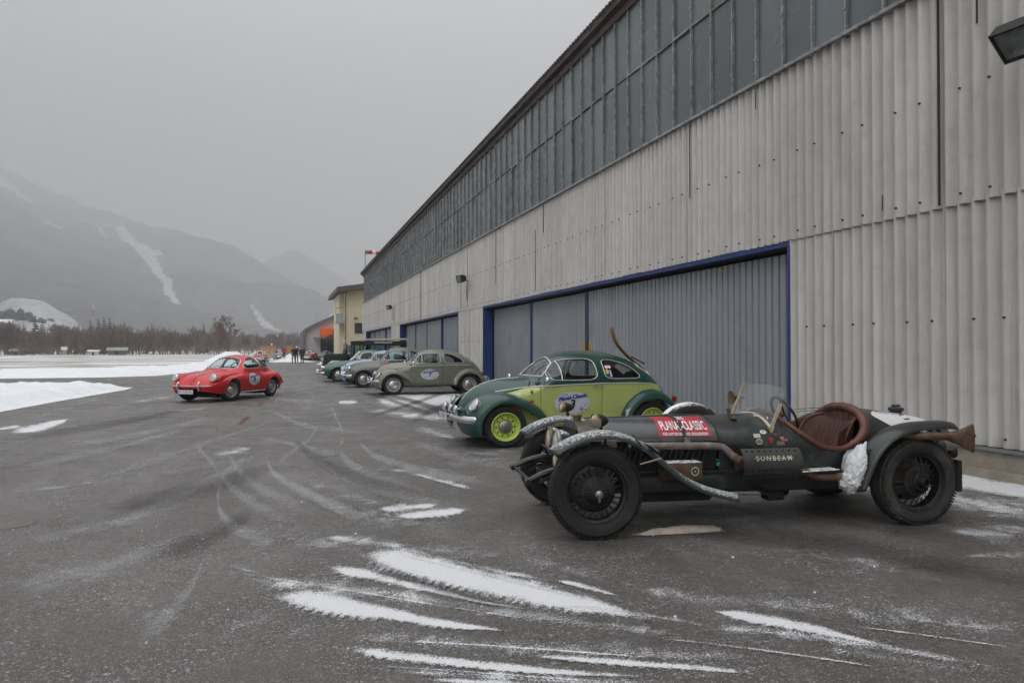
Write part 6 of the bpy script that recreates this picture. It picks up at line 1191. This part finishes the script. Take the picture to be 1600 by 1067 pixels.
# one rounded, pleated backrest pad with a rolled edge
def pad(u, v):
    a = max(abs(u), abs(v)); q = (abs(u) ** 4 + abs(v) ** 4) ** .25; k = a / q if q > 1e-6 else 1; u, v = u * k, v * k
    y, z = u * .345, .625 + v * .235; return (-1.085 + .30 * (abs(y) / .40) ** 4 - .085 * v + .028 * (1 - max(abs(u), abs(v)) ** 6) + (.007 * abs(math.sin(u * math.pi * 6)) if max(abs(u), abs(v)) < .9 else 0), y, z)
sb = MB().grid([[pad(u, v) for u in np.linspace(-1, 1, 97)] for v in np.linspace(-1, 1, 15)]).build('backrest_pad', LEA2, rc, 70)
ed = [pad(u, -1) for u in np.linspace(-1, 1, 20)] + [pad(1, v) for v in np.linspace(-.9, .9, 12)] + [pad(u, 1) for u in np.linspace(1, -1, 20)] + [pad(-1, v) for v in np.linspace(.9, -.9, 12)]
MB().tube(ed, .014, 8, closed=True).build('piping', LEA, sb)
for sd in (1, -1): MB().box((-.80, sd * .19, .40), (.46, .35, .12), bev=.05).build('seat_cushion', LEA, rc)
MB().box((-.36, 0, .74), (.03, .70, .20), bev=.008).build('dashboard', pbr('dash_wood', (.06, .035, .02), .5), rc); steering(rc, (-.47, .17, .885), .165, 62, pbr('wheel_rim_brown', (.03, .024, .02), .5))
MB().box((-.2, 0, .29), (2.0, .66, .04)).build('floor_pan', G['under'], rc)
G['nickel'] = pbr('dull_nickel', (.13, .12, .105), .45, .8, var=.3, dirt=((.05, .045, .04), .4, 15))
# radiator with badge bar, cap and little stag mascot
rd = MB().prism(chaikin([(-.29, .38), (-.29, .74), (-.20, .84), (.20, .84), (.29, .74), (.29, .38)], 1), 1.32, 1.42, 'x').build('radiator_shell', G['nickel'], rc, 30); MB().box((1.425, 0, .58), (.01, .46, .40)).build('radiator_core', G['under'], rd)
MB().lathe([(.035, .83), (.035, .87), (.045, .875), (.045, .89), (.02, .90), (0, .905)], 16, 'z', (1.36, 0, 0)).build('radiator_cap', G['brass'], rc)
st = MB(); S0 = Vector((1.315, .03, .905))
for a, b, r_ in (((0, 0, 0), (.015, 0, .03), .006), ((.015, 0, .03), (.005, 0, .05), .008), ((.005, 0, .05), (.03, 0, .062), .006), ((.0, 0, .045), (-.03, 0, .05), .007), ((-.03, 0, .05), (-.04, 0, .02), .004), ((.005, .006, .055), (-.02, .03, .09), .003), ((-.02, .03, .09), (.01, .045, .11), .0025), ((-.02, .03, .09), (-.045, .03, .105), .0025), ((.005, -.006, .055), (-.02, -.03, .09), .003), ((-.02, -.03, .09), (.01, -.045, .11), .0025), ((-.02, -.03, .09), (-.05, -.035, .10), .0025), ((.0, .02, .07), (.03, .03, .085), .0025), ((.0, -.02, .07), (.03, -.03, .085), .0025)): st.tube([S0 + Vector(a) * .8, S0 + Vector(b) * .8], r_ * .8, 6)
st.build('stag_mascot', G['dull_metal'], rc)
# wheels
WR = pbr('black_wire_rim', (.022, .022, .022), .45, .3, dirt=((.10, .09, .08), .3, 12))
for (x, rad, w_, tm, hubm, nm) in ((1.379, .360, .150, G['rubber'], BLK, 'front'), (-1.379, .358, .165, G['dirty_rubber'], BLK, 'rear')):
    wp = wheel_parts('wire', rad, w_, .245, WR, hubm, tm)
    for sd in (1, -1):
        e = put_wheel(wp, rc, x, sd * .61, rad - .004, sd, R(-3) if x > 0 else 0)
        if x > 0: MB().lathe([(0, .150), (.014, .148), (.020, .138), (.030, .132), (.030, .112), (0, .11)], 18).box((.0, .135, -.02), (.016, .012, .075), bev=.004).build('knock_off_cap', G['dull_metal'], e)
        else: MB().lathe([(0, .10), (.024, .104), (.026, .145), (.034, .15), (.040, .14), (.044, .09)], 18).build('hub_barrel', BLK, e)
MB().tube([(1.36, -.58, .34), (1.36, 0, .30), (1.36, .58, .34)], .03, 8).build('front_axle', BLK, rc); MB().tube([(-1.379, -.56, .35), (-1.379, .56, .35)], .045, 8).lathe([(0, -.16), (.10, -.12), (.15, 0), (.10, .12), (0, .16)], 20, 'x', (-1.379, 0, .35)).build('rear_axle', BLK, rc)
# wings: swept cross-section along a path
def wing(path, w, drop, sides=(1, -1), yc=.62, mat=RGS, name='front_wing', thick=.012, w1=None):
    P_ = chaikin(path, 3, False); n_ = len(P_)
    for sd in sides:
        A, Bq = [], []
        for i_, (x, z) in enumerate(P_):
            q = P_[min(i_ + 1, n_ - 1)]; o = P_[max(0, i_ - 1)]; tx, tz = q[0] - o[0], q[1] - o[1]; L = math.hypot(tx, tz); nx_, nz_ = tz / L, -tx / L
            if nz_ < 0 and abs(nz_) > .3: nx_, nz_ = -nx_, -nz_
            if i_ and (nx_ * pn[0] + nz_ * pn[1]) < 0: nx_, nz_ = -nx_, -nz_
            pn = (nx_, nz_); k = min(1, (i_ + .8) / 6, (n_ - i_ - .2) / 5) ** .5; ww = (w + ((w1 - w) * i_ / n_ if w1 else 0)) * k
            row = []
            for v in np.linspace(-1, 1, 13): d_ = drop * (abs(v) ** 2.4) * k; row.append((x - nx_ * d_, sd * yc + v * ww / 2, z - nz_ * d_))
            A.append(row); Bq.append([(a - nx_ * thick, b, c - nz_ * thick) for a, b, c in row])
        full = [a + b[::-1] + [a[0]] for a, b in zip(A, Bq)]; mb = MB().grid(full); m_ = len(full[0])
        for ii in (0, n_ - 1): mb.F.append(tuple(ii * m_ + j for j in range(m_ - 1)))
        mb.build(name, mat, rc, 50)
wing([(1.745, .690), (1.66, .745), (1.52, .805), (1.33, .838), (1.12, .795), (.95, .69), (.82, .575), (.68, .465), (.50, .375), (.32, .325), (.22, .305)], .215, .045)
wing([(-.79, .30), (-.84, .42), (-.90, .56), (-1.00, .69), (-1.14, .79), (-1.32, .838), (-1.52, .850), (-1.66, .852), (-1.74, .835)], .25, .05, yc=.60, mat=RG, name='rear_wing')
for sd in (1, -1):
    MB().tube([(1.30, sd * .45, .60), (1.28, sd * .55, .72), (1.30, sd * .61, .82)], .010, 6).build('wing_stay', BLK, rc); MB().tube([(1.05, sd * .35, .55), (1.02, sd * .5, .70), (1.08, sd * .61, .775)], .010, 6).build('wing_stay', BLK, rc); MB().tube([(-1.62, sd * .36, .60), (-1.62, sd * .5, .72), (-1.60, sd * .60, .84)], .012, 6).build('wing_stay', BLK, rc)
    MB().tube([(.22, sd * .62, .302), (.16, sd * .615, .30)], .010, 8).build('wing_tip', G['dull_metal'], rc); MB().tube([(.24, sd * .60, .29), (-.05, sd * .55, .27), (-.22, sd * .50, .245)], .004, 5).build('stay_wire', BLK, rc)
MB().box((.945, .62, .695), (.085, .222, .007), rot=(0, R(-37), 0)).build('silver_tape', pbr('silver_tape', (.34, .36, .36), .35, .5), rc); MB().tube([(1.12, .735, .80), (1.06, .738, .72), (1.05, .72, .60), (1.06, .70, .56)], .005, 5).build('brake_cable', G['seal'], rc); MB().tube([(1.06, .73, .575), (.90, .735, .615)], .005, 5).build('side_flasher_arm', CREAMF, rc)
# springs and dumb irons
for sd in (1, -1):
    for k in range(4): MB().tube([(1.84 - .07 * k, sd * .345, .405 - .018 * k), (1.62, sd * .345, .47 - .026 * k), (1.38, sd * .345, .455 - .03 * k), (1.1, sd * .345, .41 - .02 * k)], .016, 4, flat=.6).build('leaf_spring', BLK, rc)
    MB().tube(chaikin([(1.10, sd * .345, .42), (1.45, sd * .345, .50), (1.70, sd * .345, .475), (1.86, sd * .345, .40)], 2, False), [.03, .028, .022], 8).build('dumb_iron', RG, rc); MB().tube([(1.86, sd * .39, .40), (1.86, sd * .30, .40)], .022, 8).build('shackle', BLK, rc)
    MB().tube([(-1.0, sd * .40, .34), (-1.38, sd * .42, .43), (-1.80, sd * .40, .40)], .028, 6).build('rear_spring', BLK, rc)
    MB().lathe([(0, -.03), (.055, -.03), (.055, .03), (0, .03)], 18, 'y', (1.06, sd * .40, .45)).tube([(1.06, sd * .43, .45), (1.25, sd * .43, .38), (1.36, sd * .45, .34)], .012, 6).build('friction_damper', BLK, rc)
MB().tube([(1.84, -.36, .40), (1.84, .36, .40)], .016, 8).build('front_tie_bar', BLK, rc)
# lamps
SNB = pbr('snow_dusted_black', (.02, .02, .02), .5, var=.2, snow=.40, sscale=60)
for (c, r_, d, bod, rg) in (((1.60, .28, .695), .105, (1, 0, .02), SNB, G['dull_metal']), ((1.545, -.22, .665), .10, (1, 0, .02), SNB, G['brass']), ((1.60, .26, .545), .06, (1, 0, 0), SNB, G['brass'])): lamp(rc, c, r_, d, rg, None, .06, 'headlamp', bod)
for (c, r_) in (((1.33, -.62, .905), .048), ((1.285, .30, .868), .058)):
    o = lamp(rc, c, r_, (1, .1, .05), G['brass'], None, .05, 'side_lamp', BLK); MB().tube([(c[0] - .05, c[1], c[2] - .10), (c[0] - .04, c[1], c[2])], .014, 6).build('lamp_stalk', BLK, o)
MB().tube([(1.55, -.3, .52), (1.60, -.28, .60), (1.60, .28, .60), (1.55, .3, .52)], .012, 6).build('lamp_bar', BLK, rc); MB().box((1.32, .40, .86), (.09, .09, .07), bev=.015).build('cable_box', pbr('tan_leather', (.22, .17, .12), .7), rc); MB().box((1.22, .47, .70), (.12, .01, .06)).build('paper_label', pbr('card_label', (.36, .31, .24), .7), rc)
# near-side exhaust, perforated shield with lettering
MB().tube(chaikin([(1.02, .36, .665), (.90, .42, .668), (.55, .435, .664), (.30, .44, .658), (.235, .45, .645), (.17, .475, .57), (.13, .49, .545), (.05, .50, .53)], 2, False), .030, 12).build('exhaust_header', ASH, rc)
MB().tube([(.17, .475, .575), (.145, .485, .555)], .036, 12).tube([(.10, .495, .54), (.13, .49, .545)], .037, 12).build('exhaust_clamp', RUS, rc)
sh_y, sh_r = .525, .14
def shield():
    u0, u1, v0, v1 = .14, -.375, 0., 1.; holes = []
    for k in range(9): holes.append((.10 - k * .0535, .885, .0115))
    for k in range(9): holes.append((.10 - k * .0535, 1.0, .0085))
    for v in (.13, .30):
        for k in range(10): holes.append((.115 - k * .0535, v, .0125 if v < .2 else .0105))
    H_ = [[(u + r_ * math.cos(a), v * .32 + r_ * math.sin(a)) for a in np.linspace(0, 6.283, 11)[:-1]] for u, v, r_ in holes if v < .97]
    outer = dense([(u1, 0), (u0, 0), (u0, .32), (u1, .32)], .03); gx, gy = np.meshgrid(np.linspace(u1 + .02, u0 - .02, 18), np.linspace(.012, .308, 12)); pts, tri = cdt([outer] + H_, np.stack([gx.ravel(), gy.ravel()], -1))
    tri = np.array([f for f in tri if len(f) == 3]); c = pts[tri].mean(1); keep = inpoly(c, outer)
    for h_ in H_: keep &= ~inpoly(c, h_)
    return pts, tri[keep]
def shp(u, w): a = R(-50) + R(112) * (w / .32); return (u, sh_y - .055 + sh_r * math.cos(a), .515 + sh_r * 1.0 * math.sin(a) * 1.03)
pts, tri = shield(); V = [shp(u, w) for u, w in pts]; sh = MB().add(V, [tuple(int(i) for i in f) for f in tri]).build('exhaust_shield', pbr('shield_black', (.046, .047, .048), .5, .1, var=.25, dirt=((.07, .07, .07), .3, 10)), rc, 80)
V, F = text_vf('·S·U·N·B·E·A·M·', .062, .0012, space=1.0); W_ = max(v.x for v in V) - min(v.x for v in V); k_ = .335 / W_
mesh_obj('shield_lettering', raw('shield_lettering', [tuple(Vector(shp(-.12 - v.x * k_, .205 + v.y)) + Vector((0, .009, .002))) for v in V], F, G['gold'], 0), sh)
MB().tube([(-.37, .46, .49), (.13, .46, .51)], .055, 16).build('silencer', pbr('rusty_silencer', (.10, .06, .04), .8, var=.5, scale=20), rc)
MB().tube(chaikin([(-.36, .50, .455), (-.46, .52, .43), (-.55, .54, .395), (-.80, .54, .388), (-.98, .47, .42), (-1.08, .43, .56), (-1.16, .44, .68), (-1.26, .60, .735), (-1.36, .70, .737), (-1.5, .72, .735), (-1.66, .72, .73)], 2, False), .034, 12).build('tail_pipe', RUS, rc)
ft = []
for t in np.linspace(0, 1, 8):
    x = -1.62 - .235 * t; hh = .036 + .088 * t**1.2; wy = .036 - .016 * t; ft.append([(x, .72 + wy * math.cos(a) * (1 if abs(math.cos(a)) > 0 else 1), .725 - .016 * t + hh * math.sin(a)) for a in np.linspace(0, 2 * math.pi, 21)])
MB().grid(ft).build('fishtail', RUS, rc, 50); MB().box((-.55, .52, .447), (.34, .14, .012), rot=(0, R(2), 0)).build('step_plate', SNB, rc)
MB().tube([(-1.56, .70, .76), (-1.56, .62, .83)], .014, 6).build('pipe_hanger', BLK, rc)
# battery box with dial
bx = MB().box((.625, .47, .475), (.32, .14, .14), bev=.008).build('tool_box', pbr('rusty_box', (.095, .055, .036), .7, .1, var=.4, scale=12, snow=.40), rc)
MB().lathe([(0, .012), (.030, .012), (.036, .006), (.038, 0)], 24, 'y', (.535, .54, .475)).build('dial', pbr('dial_dark', (.05, .045, .04), .5), bx); dm = MB()
for k in range(14): a = k / 14 * 6.283; dm.lathe([(0, .004), (.005, .003), (.006, 0)], 6, 'y', (.535 + .031 * math.cos(a), .552, .475 + .031 * math.sin(a)))
dm.lathe([(0, .008), (.006, .006), (.007, 0)], 10, 'y', (.535, .552, .475)).build('dial_studs', G['gold'], bx)
MB().prism([(.95, .19), (.30, .185), (.245, .235), (.23, .30), (.95, .34)], -.30, .30).build('engine_sump', G['under'], rc); MB().box((-.28, .30, .23), (.16, .12, .12), bev=.02).lathe([(0, -.1), (.06, -.08), (.07, 0), (.06, .08), (0, .1)], 14, 'x', (-.38, .2, .24)).tube([(-.05, .42, .30), (-.20, .44, .22), (-.23, .44, .215)], .012, 6).build('gearbox', G['under'], rc)
# stickers on the flank
def rsk(x, z, a, b, mat, shape='o'):
    q = oval(x, z, a, b, 16) if shape == 'o' else ([(x - a, z - b), (x + a, z - b), (x + a, z + b), (x - a, z + b)] if shape == 'r' else [(x - a * .2, z - b), (x + a * .2, z - b), (x + a, z + b * .5), (x + a * .7, z + b), (x - a * .7, z + b), (x - a, z + b * .5)]); return RB.patch('sticker', q, mat, rc, off=.005, step=.02)[0]
o = rsk(-.155, .752, .028, .015, G['plate']); RB.text('sticker_text', 'R', .022, -.155, .752, G['ink_blue'], o, off=.0075, bold=.001)
rsk(-.09, .725, .030, .015, pbr('sticker_cream', (.5, .47, .40), .6), 'r'); rsk(-.10, .680, .030, .026, pbr('sticker_grey', (.32, .30, .28), .5)); rsk(-.10, .680, .021, .012, BLK); rsk(-.205, .685, .025, .026, pbr('sticker_faded_red', (.22, .02, .03), .6), 's'); rsk(-.305, .700, .020, .017, pbr('sticker_pink', (.36, .16, .15), .6), 's'); rsk(-.335, .690, .019, .010, pbr('sticker_rose', (.35, .10, .11), .6)); rsk(-.285, .664, .034, .015, pbr('sticker_ochre', (.20, .13, .06), .6), 'r'); rsk(-.255, .735, .012, .008, pbr('sticker_rust', (.24, .05, .03), .6), 'r'); rsk(.25, .50, .016, .020, pbr('sticker_green', (.03, .34, .10), .5)); rsk(.255, .535, .014, .005, G['dull_metal'], 'r')
# red bonnet banner with the strap across it
def hp_(x, z): return (x, z)
ban = RB.patch('banner', [(.745, .722), (.30, .722), (.305, .8535), (.735, .8535)], G['decal_red'], rc, off=.0155, step=.03)[0]
RB.text('banner_title', 'PLANAI-CLASSIC', .082, .522, .790, G['ink_white'], ban, off=.0245, bold=.0012, fit=.385); RB.text('banner_year', '2015', .022, .50, .8405, G['ink_white'], ban, off=.021, bold=.0006, fit=.06); RB.text('banner_line', 'FÜR AUTOMOBILE UND SKILEGENDEN', .026, .522, .7375, G['ink_white'], ban, off=.021, bold=.0005, fit=.38)
sp_ = RB.line([(.545 - .02 * (.86 - z) / .17, z) for z in np.linspace(.66, .855, 14)], .020, False, 1); full = np.concatenate([sp_, [[.548, 0, .884]], (sp_ * [1, -1, 1])[::-1]]); A = [[(p[0] - .020, p[1], p[2]), (p[0], p[1] * 1.004, p[2] + .003), (p[0] + .020, p[1], p[2])] for p in full]; MB().grid(A).build('bonnet_strap', pbr('black_leather', (.016, .015, .014), .5, var=.3), rc, 50)
for sd in (1, -1):
    p = RB.line([(.52, .705)], .026, False, sd)[0]; MB().box(p, (.052, .012, .03), bev=.004).build('strap_buckle', G['dull_metal'], rc); q = RB.line([(.52, .675)], .03, False, sd)[0]; MB().lathe([(0, .005), (.028, .004), (.031, 0)], 16, 'y', q).build('strap_end', pbr('grey_leather', (.22, .20, .17), .7), rc)
MB().tube([(1.30, 0, .862), (.25, 0, .878)], .006, 6).build('bonnet_hinge', HOODM, rc)
for x in (.08, .0): MB().lathe([(.012, 0), (.012, .035), (.018, .04), (.018, .055), (0, .058)], 10, 'z', (x - .06, .12 - (.0 if x > .04 else .18), .862)).build('filler', G['brass'], rc)
MB().box((.02, .20, .858), (.05, .05, .012), bev=.004).build('scuttle_latch', G['brass'], rc)
# windscreen: raked clear screen in a cream frame
import itertools
def scr(y, t): k = y / .36; x = -.235 + .05 * (1 - k * k) * 0 - .15 * t - .02 * (1 - abs(k)); z0 = .79 + .085 * (1 - abs(k) ** 2.2); return (x, y, z0 + (1.135 - .02 * (k > 0) * k - z0) * t)
N_ = 24; rows = []
for t in np.linspace(0, 1, 10):
    hw = .36 if t < .82 else .36 - .055 * ((t - .82) / .18) ** 3; rows.append([scr(y, t) for y in np.linspace(-.36, hw, N_)])
MB().grid(rows).build('windscreen', glass('aero_screen', (.80, .83, .82), .05, .07), rc, 60)
bot = [Vector(p) + Vector((.004, 0, 0)) for p in rows[0]]; A = [[(p.x - .004, p.y, p.z + .016), (p.x + .014, p.y, p.z + .004), (p.x + .012, p.y, p.z - .024), (p.x - .008, p.y, p.z - .022), (p.x - .004, p.y, p.z + .016)] for p in bot]; fr = MB().grid(A).build('windscreen_frame', CREAMF, rc, 30)
for sd, top in ((1, .62), (-1, 1.0)):
    p0, p1 = Vector(scr(sd * .362, -.06)), Vector(scr(sd * .362, top)); MB().box((p0 + p1) / 2, (.028, .014, (p1 - p0).length), rot=Matrix.Rotation(math.atan2(p1.x - p0.x, p1.z - p0.z), 3, 'Y')).build('windscreen_post', CREAMF, fr)
MB().prism([(-.20, .79), (-.26, .80), (-.232, .735)], .365, .378).build('post_foot', CREAMF, fr, 0); MB().lathe([(0, .01), (.011, .008), (.013, 0)], 12, 'x', (-.235, .30, .86)).build('screen_badge', G['chrome'], rc)
for (y, s_) in ((-.30, .05), (.12, .04), (-.12, .03)): MB().blob((scr(y, 0)[0] + .03, y, scr(y, 0)[2] - .012), (.03, s_, .016), amp=.5, seed=int(y * 100) + 40).build('snow_lump', G['snow'], rc)
MB().lathe([(.012, -.10), (.016, -.03), (.03, 0), (.06, .035), (.068, .04), (.06, .04), (.0, .02)], 18, 'x', (-.33, -.46, .985)).tube([(-.38, -.45, .88), (-.39, -.46, .985)], .01, 6).build('brass_horn', G['brass'], rc)
MB().lathe([(0, .04), (.04, .035), (.045, 0), (.03, -.04), (0, -.05)], 14, 'x', (-.50, -.50, .845)).tube([(-.48, -.44, .80), (-.50, -.5, .845)], .008, 6).build('mirror', G['dull_metal'], rc)
# tail: white number disc, filler cap, far-side spare wheel, rear gear
td = [(-1.27, .865), (-1.33, .82), (-1.42, .765), (-1.52, .72), (-1.63, .70), (-1.76, .70), (-1.86, .72), (-1.93, .755), (-1.96, .775), (-1.93, .7995), (-1.85, .822), (-1.7, .853), (-1.5, .876), (-1.36, .890)]
dk = RB.patch('number_disc', chaikin(td, 2), G['plate'], rc, off=.005, step=.03)[0]; RB.text('disc_number', '1', .052, -1.66, .830, G['ink'], dk, off=.008, bold=.0022, fit=.075); RB.text('disc_title', 'Planai-Classic', .018, -1.53, .8635, G['ink_blue'], dk, off=.008, ang=R(-6), fit=.30); RB.patch('disc_badge', oval(-1.52, .74, .014, .009, 12), G['decal_green'], dk, off=.008, step=.01)
MB().lathe([(.05, 0), (.052, .02), (.066, .025), (.068, .05), (.055, .056), (0, .06)], 20, 'z', (-1.72, -.02, .855)).box((-1.72, -.02, .925), (.09, .012, .02)).build('filler_cap', pbr('tarnished_cap', (.12, .12, .12), .4, .8), rc)
RB.patch('tail_snow', [(-1.24, .80), (-1.28, .905), (-1.5, .877), (-1.75, .845), (-1.98, .78), (-1.9, .74), (-1.6, .76)], snowmat(), rc, off=.010, sides=(-1,), step=.03)
wpS = wheel_parts('cap', .352, .15, .22, pbr('maroon_rim', (.06, .018, .018), .5), BLK, pbr('snowy_spare_tyre', (.03, .018, .018), .7, var=.2, snow=.62)); e = put_wheel(wpS, rc, .075, -.60, .585, -1, name='spare_wheel')
MB().box((-1.90, .22, .36), (.05, .62, .27), bev=.01).build('rear_board', BLK, rc); MB().tube([(-1.5, .36, .40), (-1.92, .34, .44)], .03, 8).tube([(-1.55, .30, .55), (-1.80, .40, .60), (-1.86, .44, .57)], .038, 10).lathe([(0, -.05), (.05, -.04), (.055, .04), (0, .05)], 16, 'x', (-1.86, .46, .555)).build('rear_frame', BLK, rc); lamp(rc, (-1.90, .40, .64), .045, (-1, .1, 0), BLK, G['red_lens'], .05, 'tail_lamp', BLK)
MB().lathe([(0, -.06), (.045, -.05), (.05, .05), (0, .06)], 14, 'x', (-1.80, .50, .62)).build('rear_spot', G['dull_metal'], rc)
# snow thrown up against the rear wings
SL = snowmat('packed_snow', .10)
def crust(name, cen, ax, mat, seed, rough_=.22):
    """a crumbly crust of snow: half ellipsoid pressed on a surface, broken up at several scales"""
    bm = bmesh.new(); bmesh.ops.create_icosphere(bm, subdivisions=5, radius=1); V = []
    for v in bm.verts:
        p = v.co; k = 1 + rough_ * 1.2 * mn.noise(p * 1.7 + Vector((seed, 0, 0))) + rough_ * .75 * mn.noise(p * 4.5 + Vector((0, seed, 0))) + rough_ * .55 * mn.noise(p * 11 + Vector((0, 0, seed))) + rough_ * .35 * mn.noise(p * 24 + Vector((seed, 0, 9)))
        q = p * k; V.append(tuple(Vector(cen) + ax[0] * q.x + ax[1] * q.y + ax[2] * q.z))
    bm.verts.index_update(); F = [tuple(v.index for v in f.verts) for f in bm.faces]; bm.free(); return MB().add(V, F).build(name, mat, rc, 80)
for sd in (1, -1):
    d_ = Vector((-.15, 0, .37)).normalized(); n_ = Vector((.93, 0, .37))
    crust('packed_snow', (-.845, sd * .605, .475), (d_ * .185, Vector((0, 1, 0)) * .105, n_ * .05), SL, 3 + sd); crust('packed_snow', (-.80, sd * .60, .36), (d_ * .09, Vector((0, 1, 0)) * .105, n_ * .065), SL, 7 + sd)
    p = RB.line([(-.895, .55)], .0, False, sd)[0]; crust('packed_snow', p, (Vector((-.35, 0, .94)) * .105, Vector((.94, 0, .35)) * .034, Vector((0, 1, 0)) * .014), G['snow'], 12 + sd, .4)
# ================================================================== people at the far end
def person(loc, rz, h, top, legs, hair, label, hat=None, arms=0.10, stance=.11, held=None):
    k = h / 1.78; V = []; E_ = []; Rr = []
    def v(p, r_): V.append(Vector(p) * k); Rr.append(r_ * k); return len(V) - 1
    pel = v((0, 0, .95), .155); sp = v((0, 0, 1.15), .15); ch = v((0, .0, 1.36), .175); nk = v((0, .0, 1.52), .075); hd = v((0, -.02, 1.62), .095); tp = v((0, -.01, 1.72), .085)
    E_ += [(pel, sp), (sp, ch), (ch, nk), (nk, hd), (hd, tp)]
    for s_ in (1, -1):
        sh_ = v((s_ * .20, 0, 1.42), .085); el = v((s_ * (.24 + arms * .5), .03, 1.14), .065); wr = v((s_ * (.22 + arms * .2), -.08, .92), .05); ha = v((s_ * (.21 + arms * .2), -.11, .83), .045); E_ += [(ch, sh_), (sh_, el), (el, wr), (wr, ha)]
        hp = v((s_ * .09, 0, .90), .10); kn = v((s_ * stance, -.02, .50), .075); an = v((s_ * (stance + .01), .01, .09), .055); to = v((s_ * (stance + .03), -.15, .04), .045); E_ += [(pel, hp), (hp, kn), (kn, an), (an, to)]
    me = bpy.data.meshes.new('body'); me.from_pydata([tuple(q) for q in V], E_, []); o = bpy.data.objects.new('person', me); col.objects.link(o)
    sk_ = o.modifiers.new('s', 'SKIN'); o.modifiers.new('d', 'SUBSURF').levels = 1
    for i_, sv in enumerate(me.skin_vertices[0].data): sv.radius = (Rr[i_], Rr[i_] * (.75 if i_ in (0, 1, 2) else 1)); sv.use_root = i_ == 0
    dg = bpy.context.evaluated_depsgraph_get(); m2 = bpy.data.meshes.new_from_object(o.evaluated_get(dg)); bpy.data.objects.remove(o)
    mats = [top, legs, pbr('skin', (.42, .27, .20), .6), hair, pbr('shoe_black', (.02, .02, .02), .6)]
    m2.materials.clear()
    for m_ in mats: m2.materials.append(m_)
    for p in m2.polygons:
        c = p.center / k; i_ = 0
        if c.z < .10: i_ = 4
        elif c.z < .90 and abs(c.x) < .19: i_ = 1
        elif abs(c.x) > .17 and c.z < .90: i_ = 2
        elif c.z > 1.52: i_ = 2 if (c.y < -.04 and c.z < 1.68) else 3
        p.material_index = i_
    m2.shade_smooth(); o = mesh_obj('person', m2, loc=loc, rot=(0, 0, rz)); tag(o, label, 'person'); 
    if hat: MB().lathe([(.0, 1.80 * k), (.07 * k, 1.79 * k), (.115 * k, 1.72 * k), (.118 * k, 1.64 * k), (.10 * k, 1.63 * k)], 14, 'z', (0, -.01, 0)).build('hat', hat, o, 60)
    return o
BJ = pbr('black_jacket', (.012, .012, .014), .8); JN = pbr('blue_jeans', (.10, .13, .20), .85); DT = pbr('dark_trousers', (.015, .015, .018), .8); DH = pbr('dark_hair', (.03, .022, .018), .7); RJ = pbr('red_jacket', (.42, .02, .025), .7); WHT = pbr('white_hat', (.75, .73, .71), .8)
person((1.55, 78.0, .006), .15, 1.82, BJ, JN, DH, 'person in black jacket and blue jeans seen from behind', stance=.13)
person((2.42, 78.3, .006), -.5, 1.80, BJ, DT, BJ, 'person dressed all in black with hood beside the one in jeans')
person((2.05, 86.5, .006), 3.0, 1.86, pbr('brown_coat', (.05, .035, .03), .8), DT, DH, 'person in white hat standing behind the two in black', hat=WHT)
person((.72, 99.0, .25), .4, 1.72, RJ, DT, DH, 'person in red jacket by the snow heap', arms=.2)
person((5.0, 110.5, .006), 0, 1.80, BJ, DT, DH, 'dark figure in front of the lilac grey hall wall')
person((6.35, 72, .006), .8, 1.80, BJ, DT, DH, 'dark figure near the cream building corner')
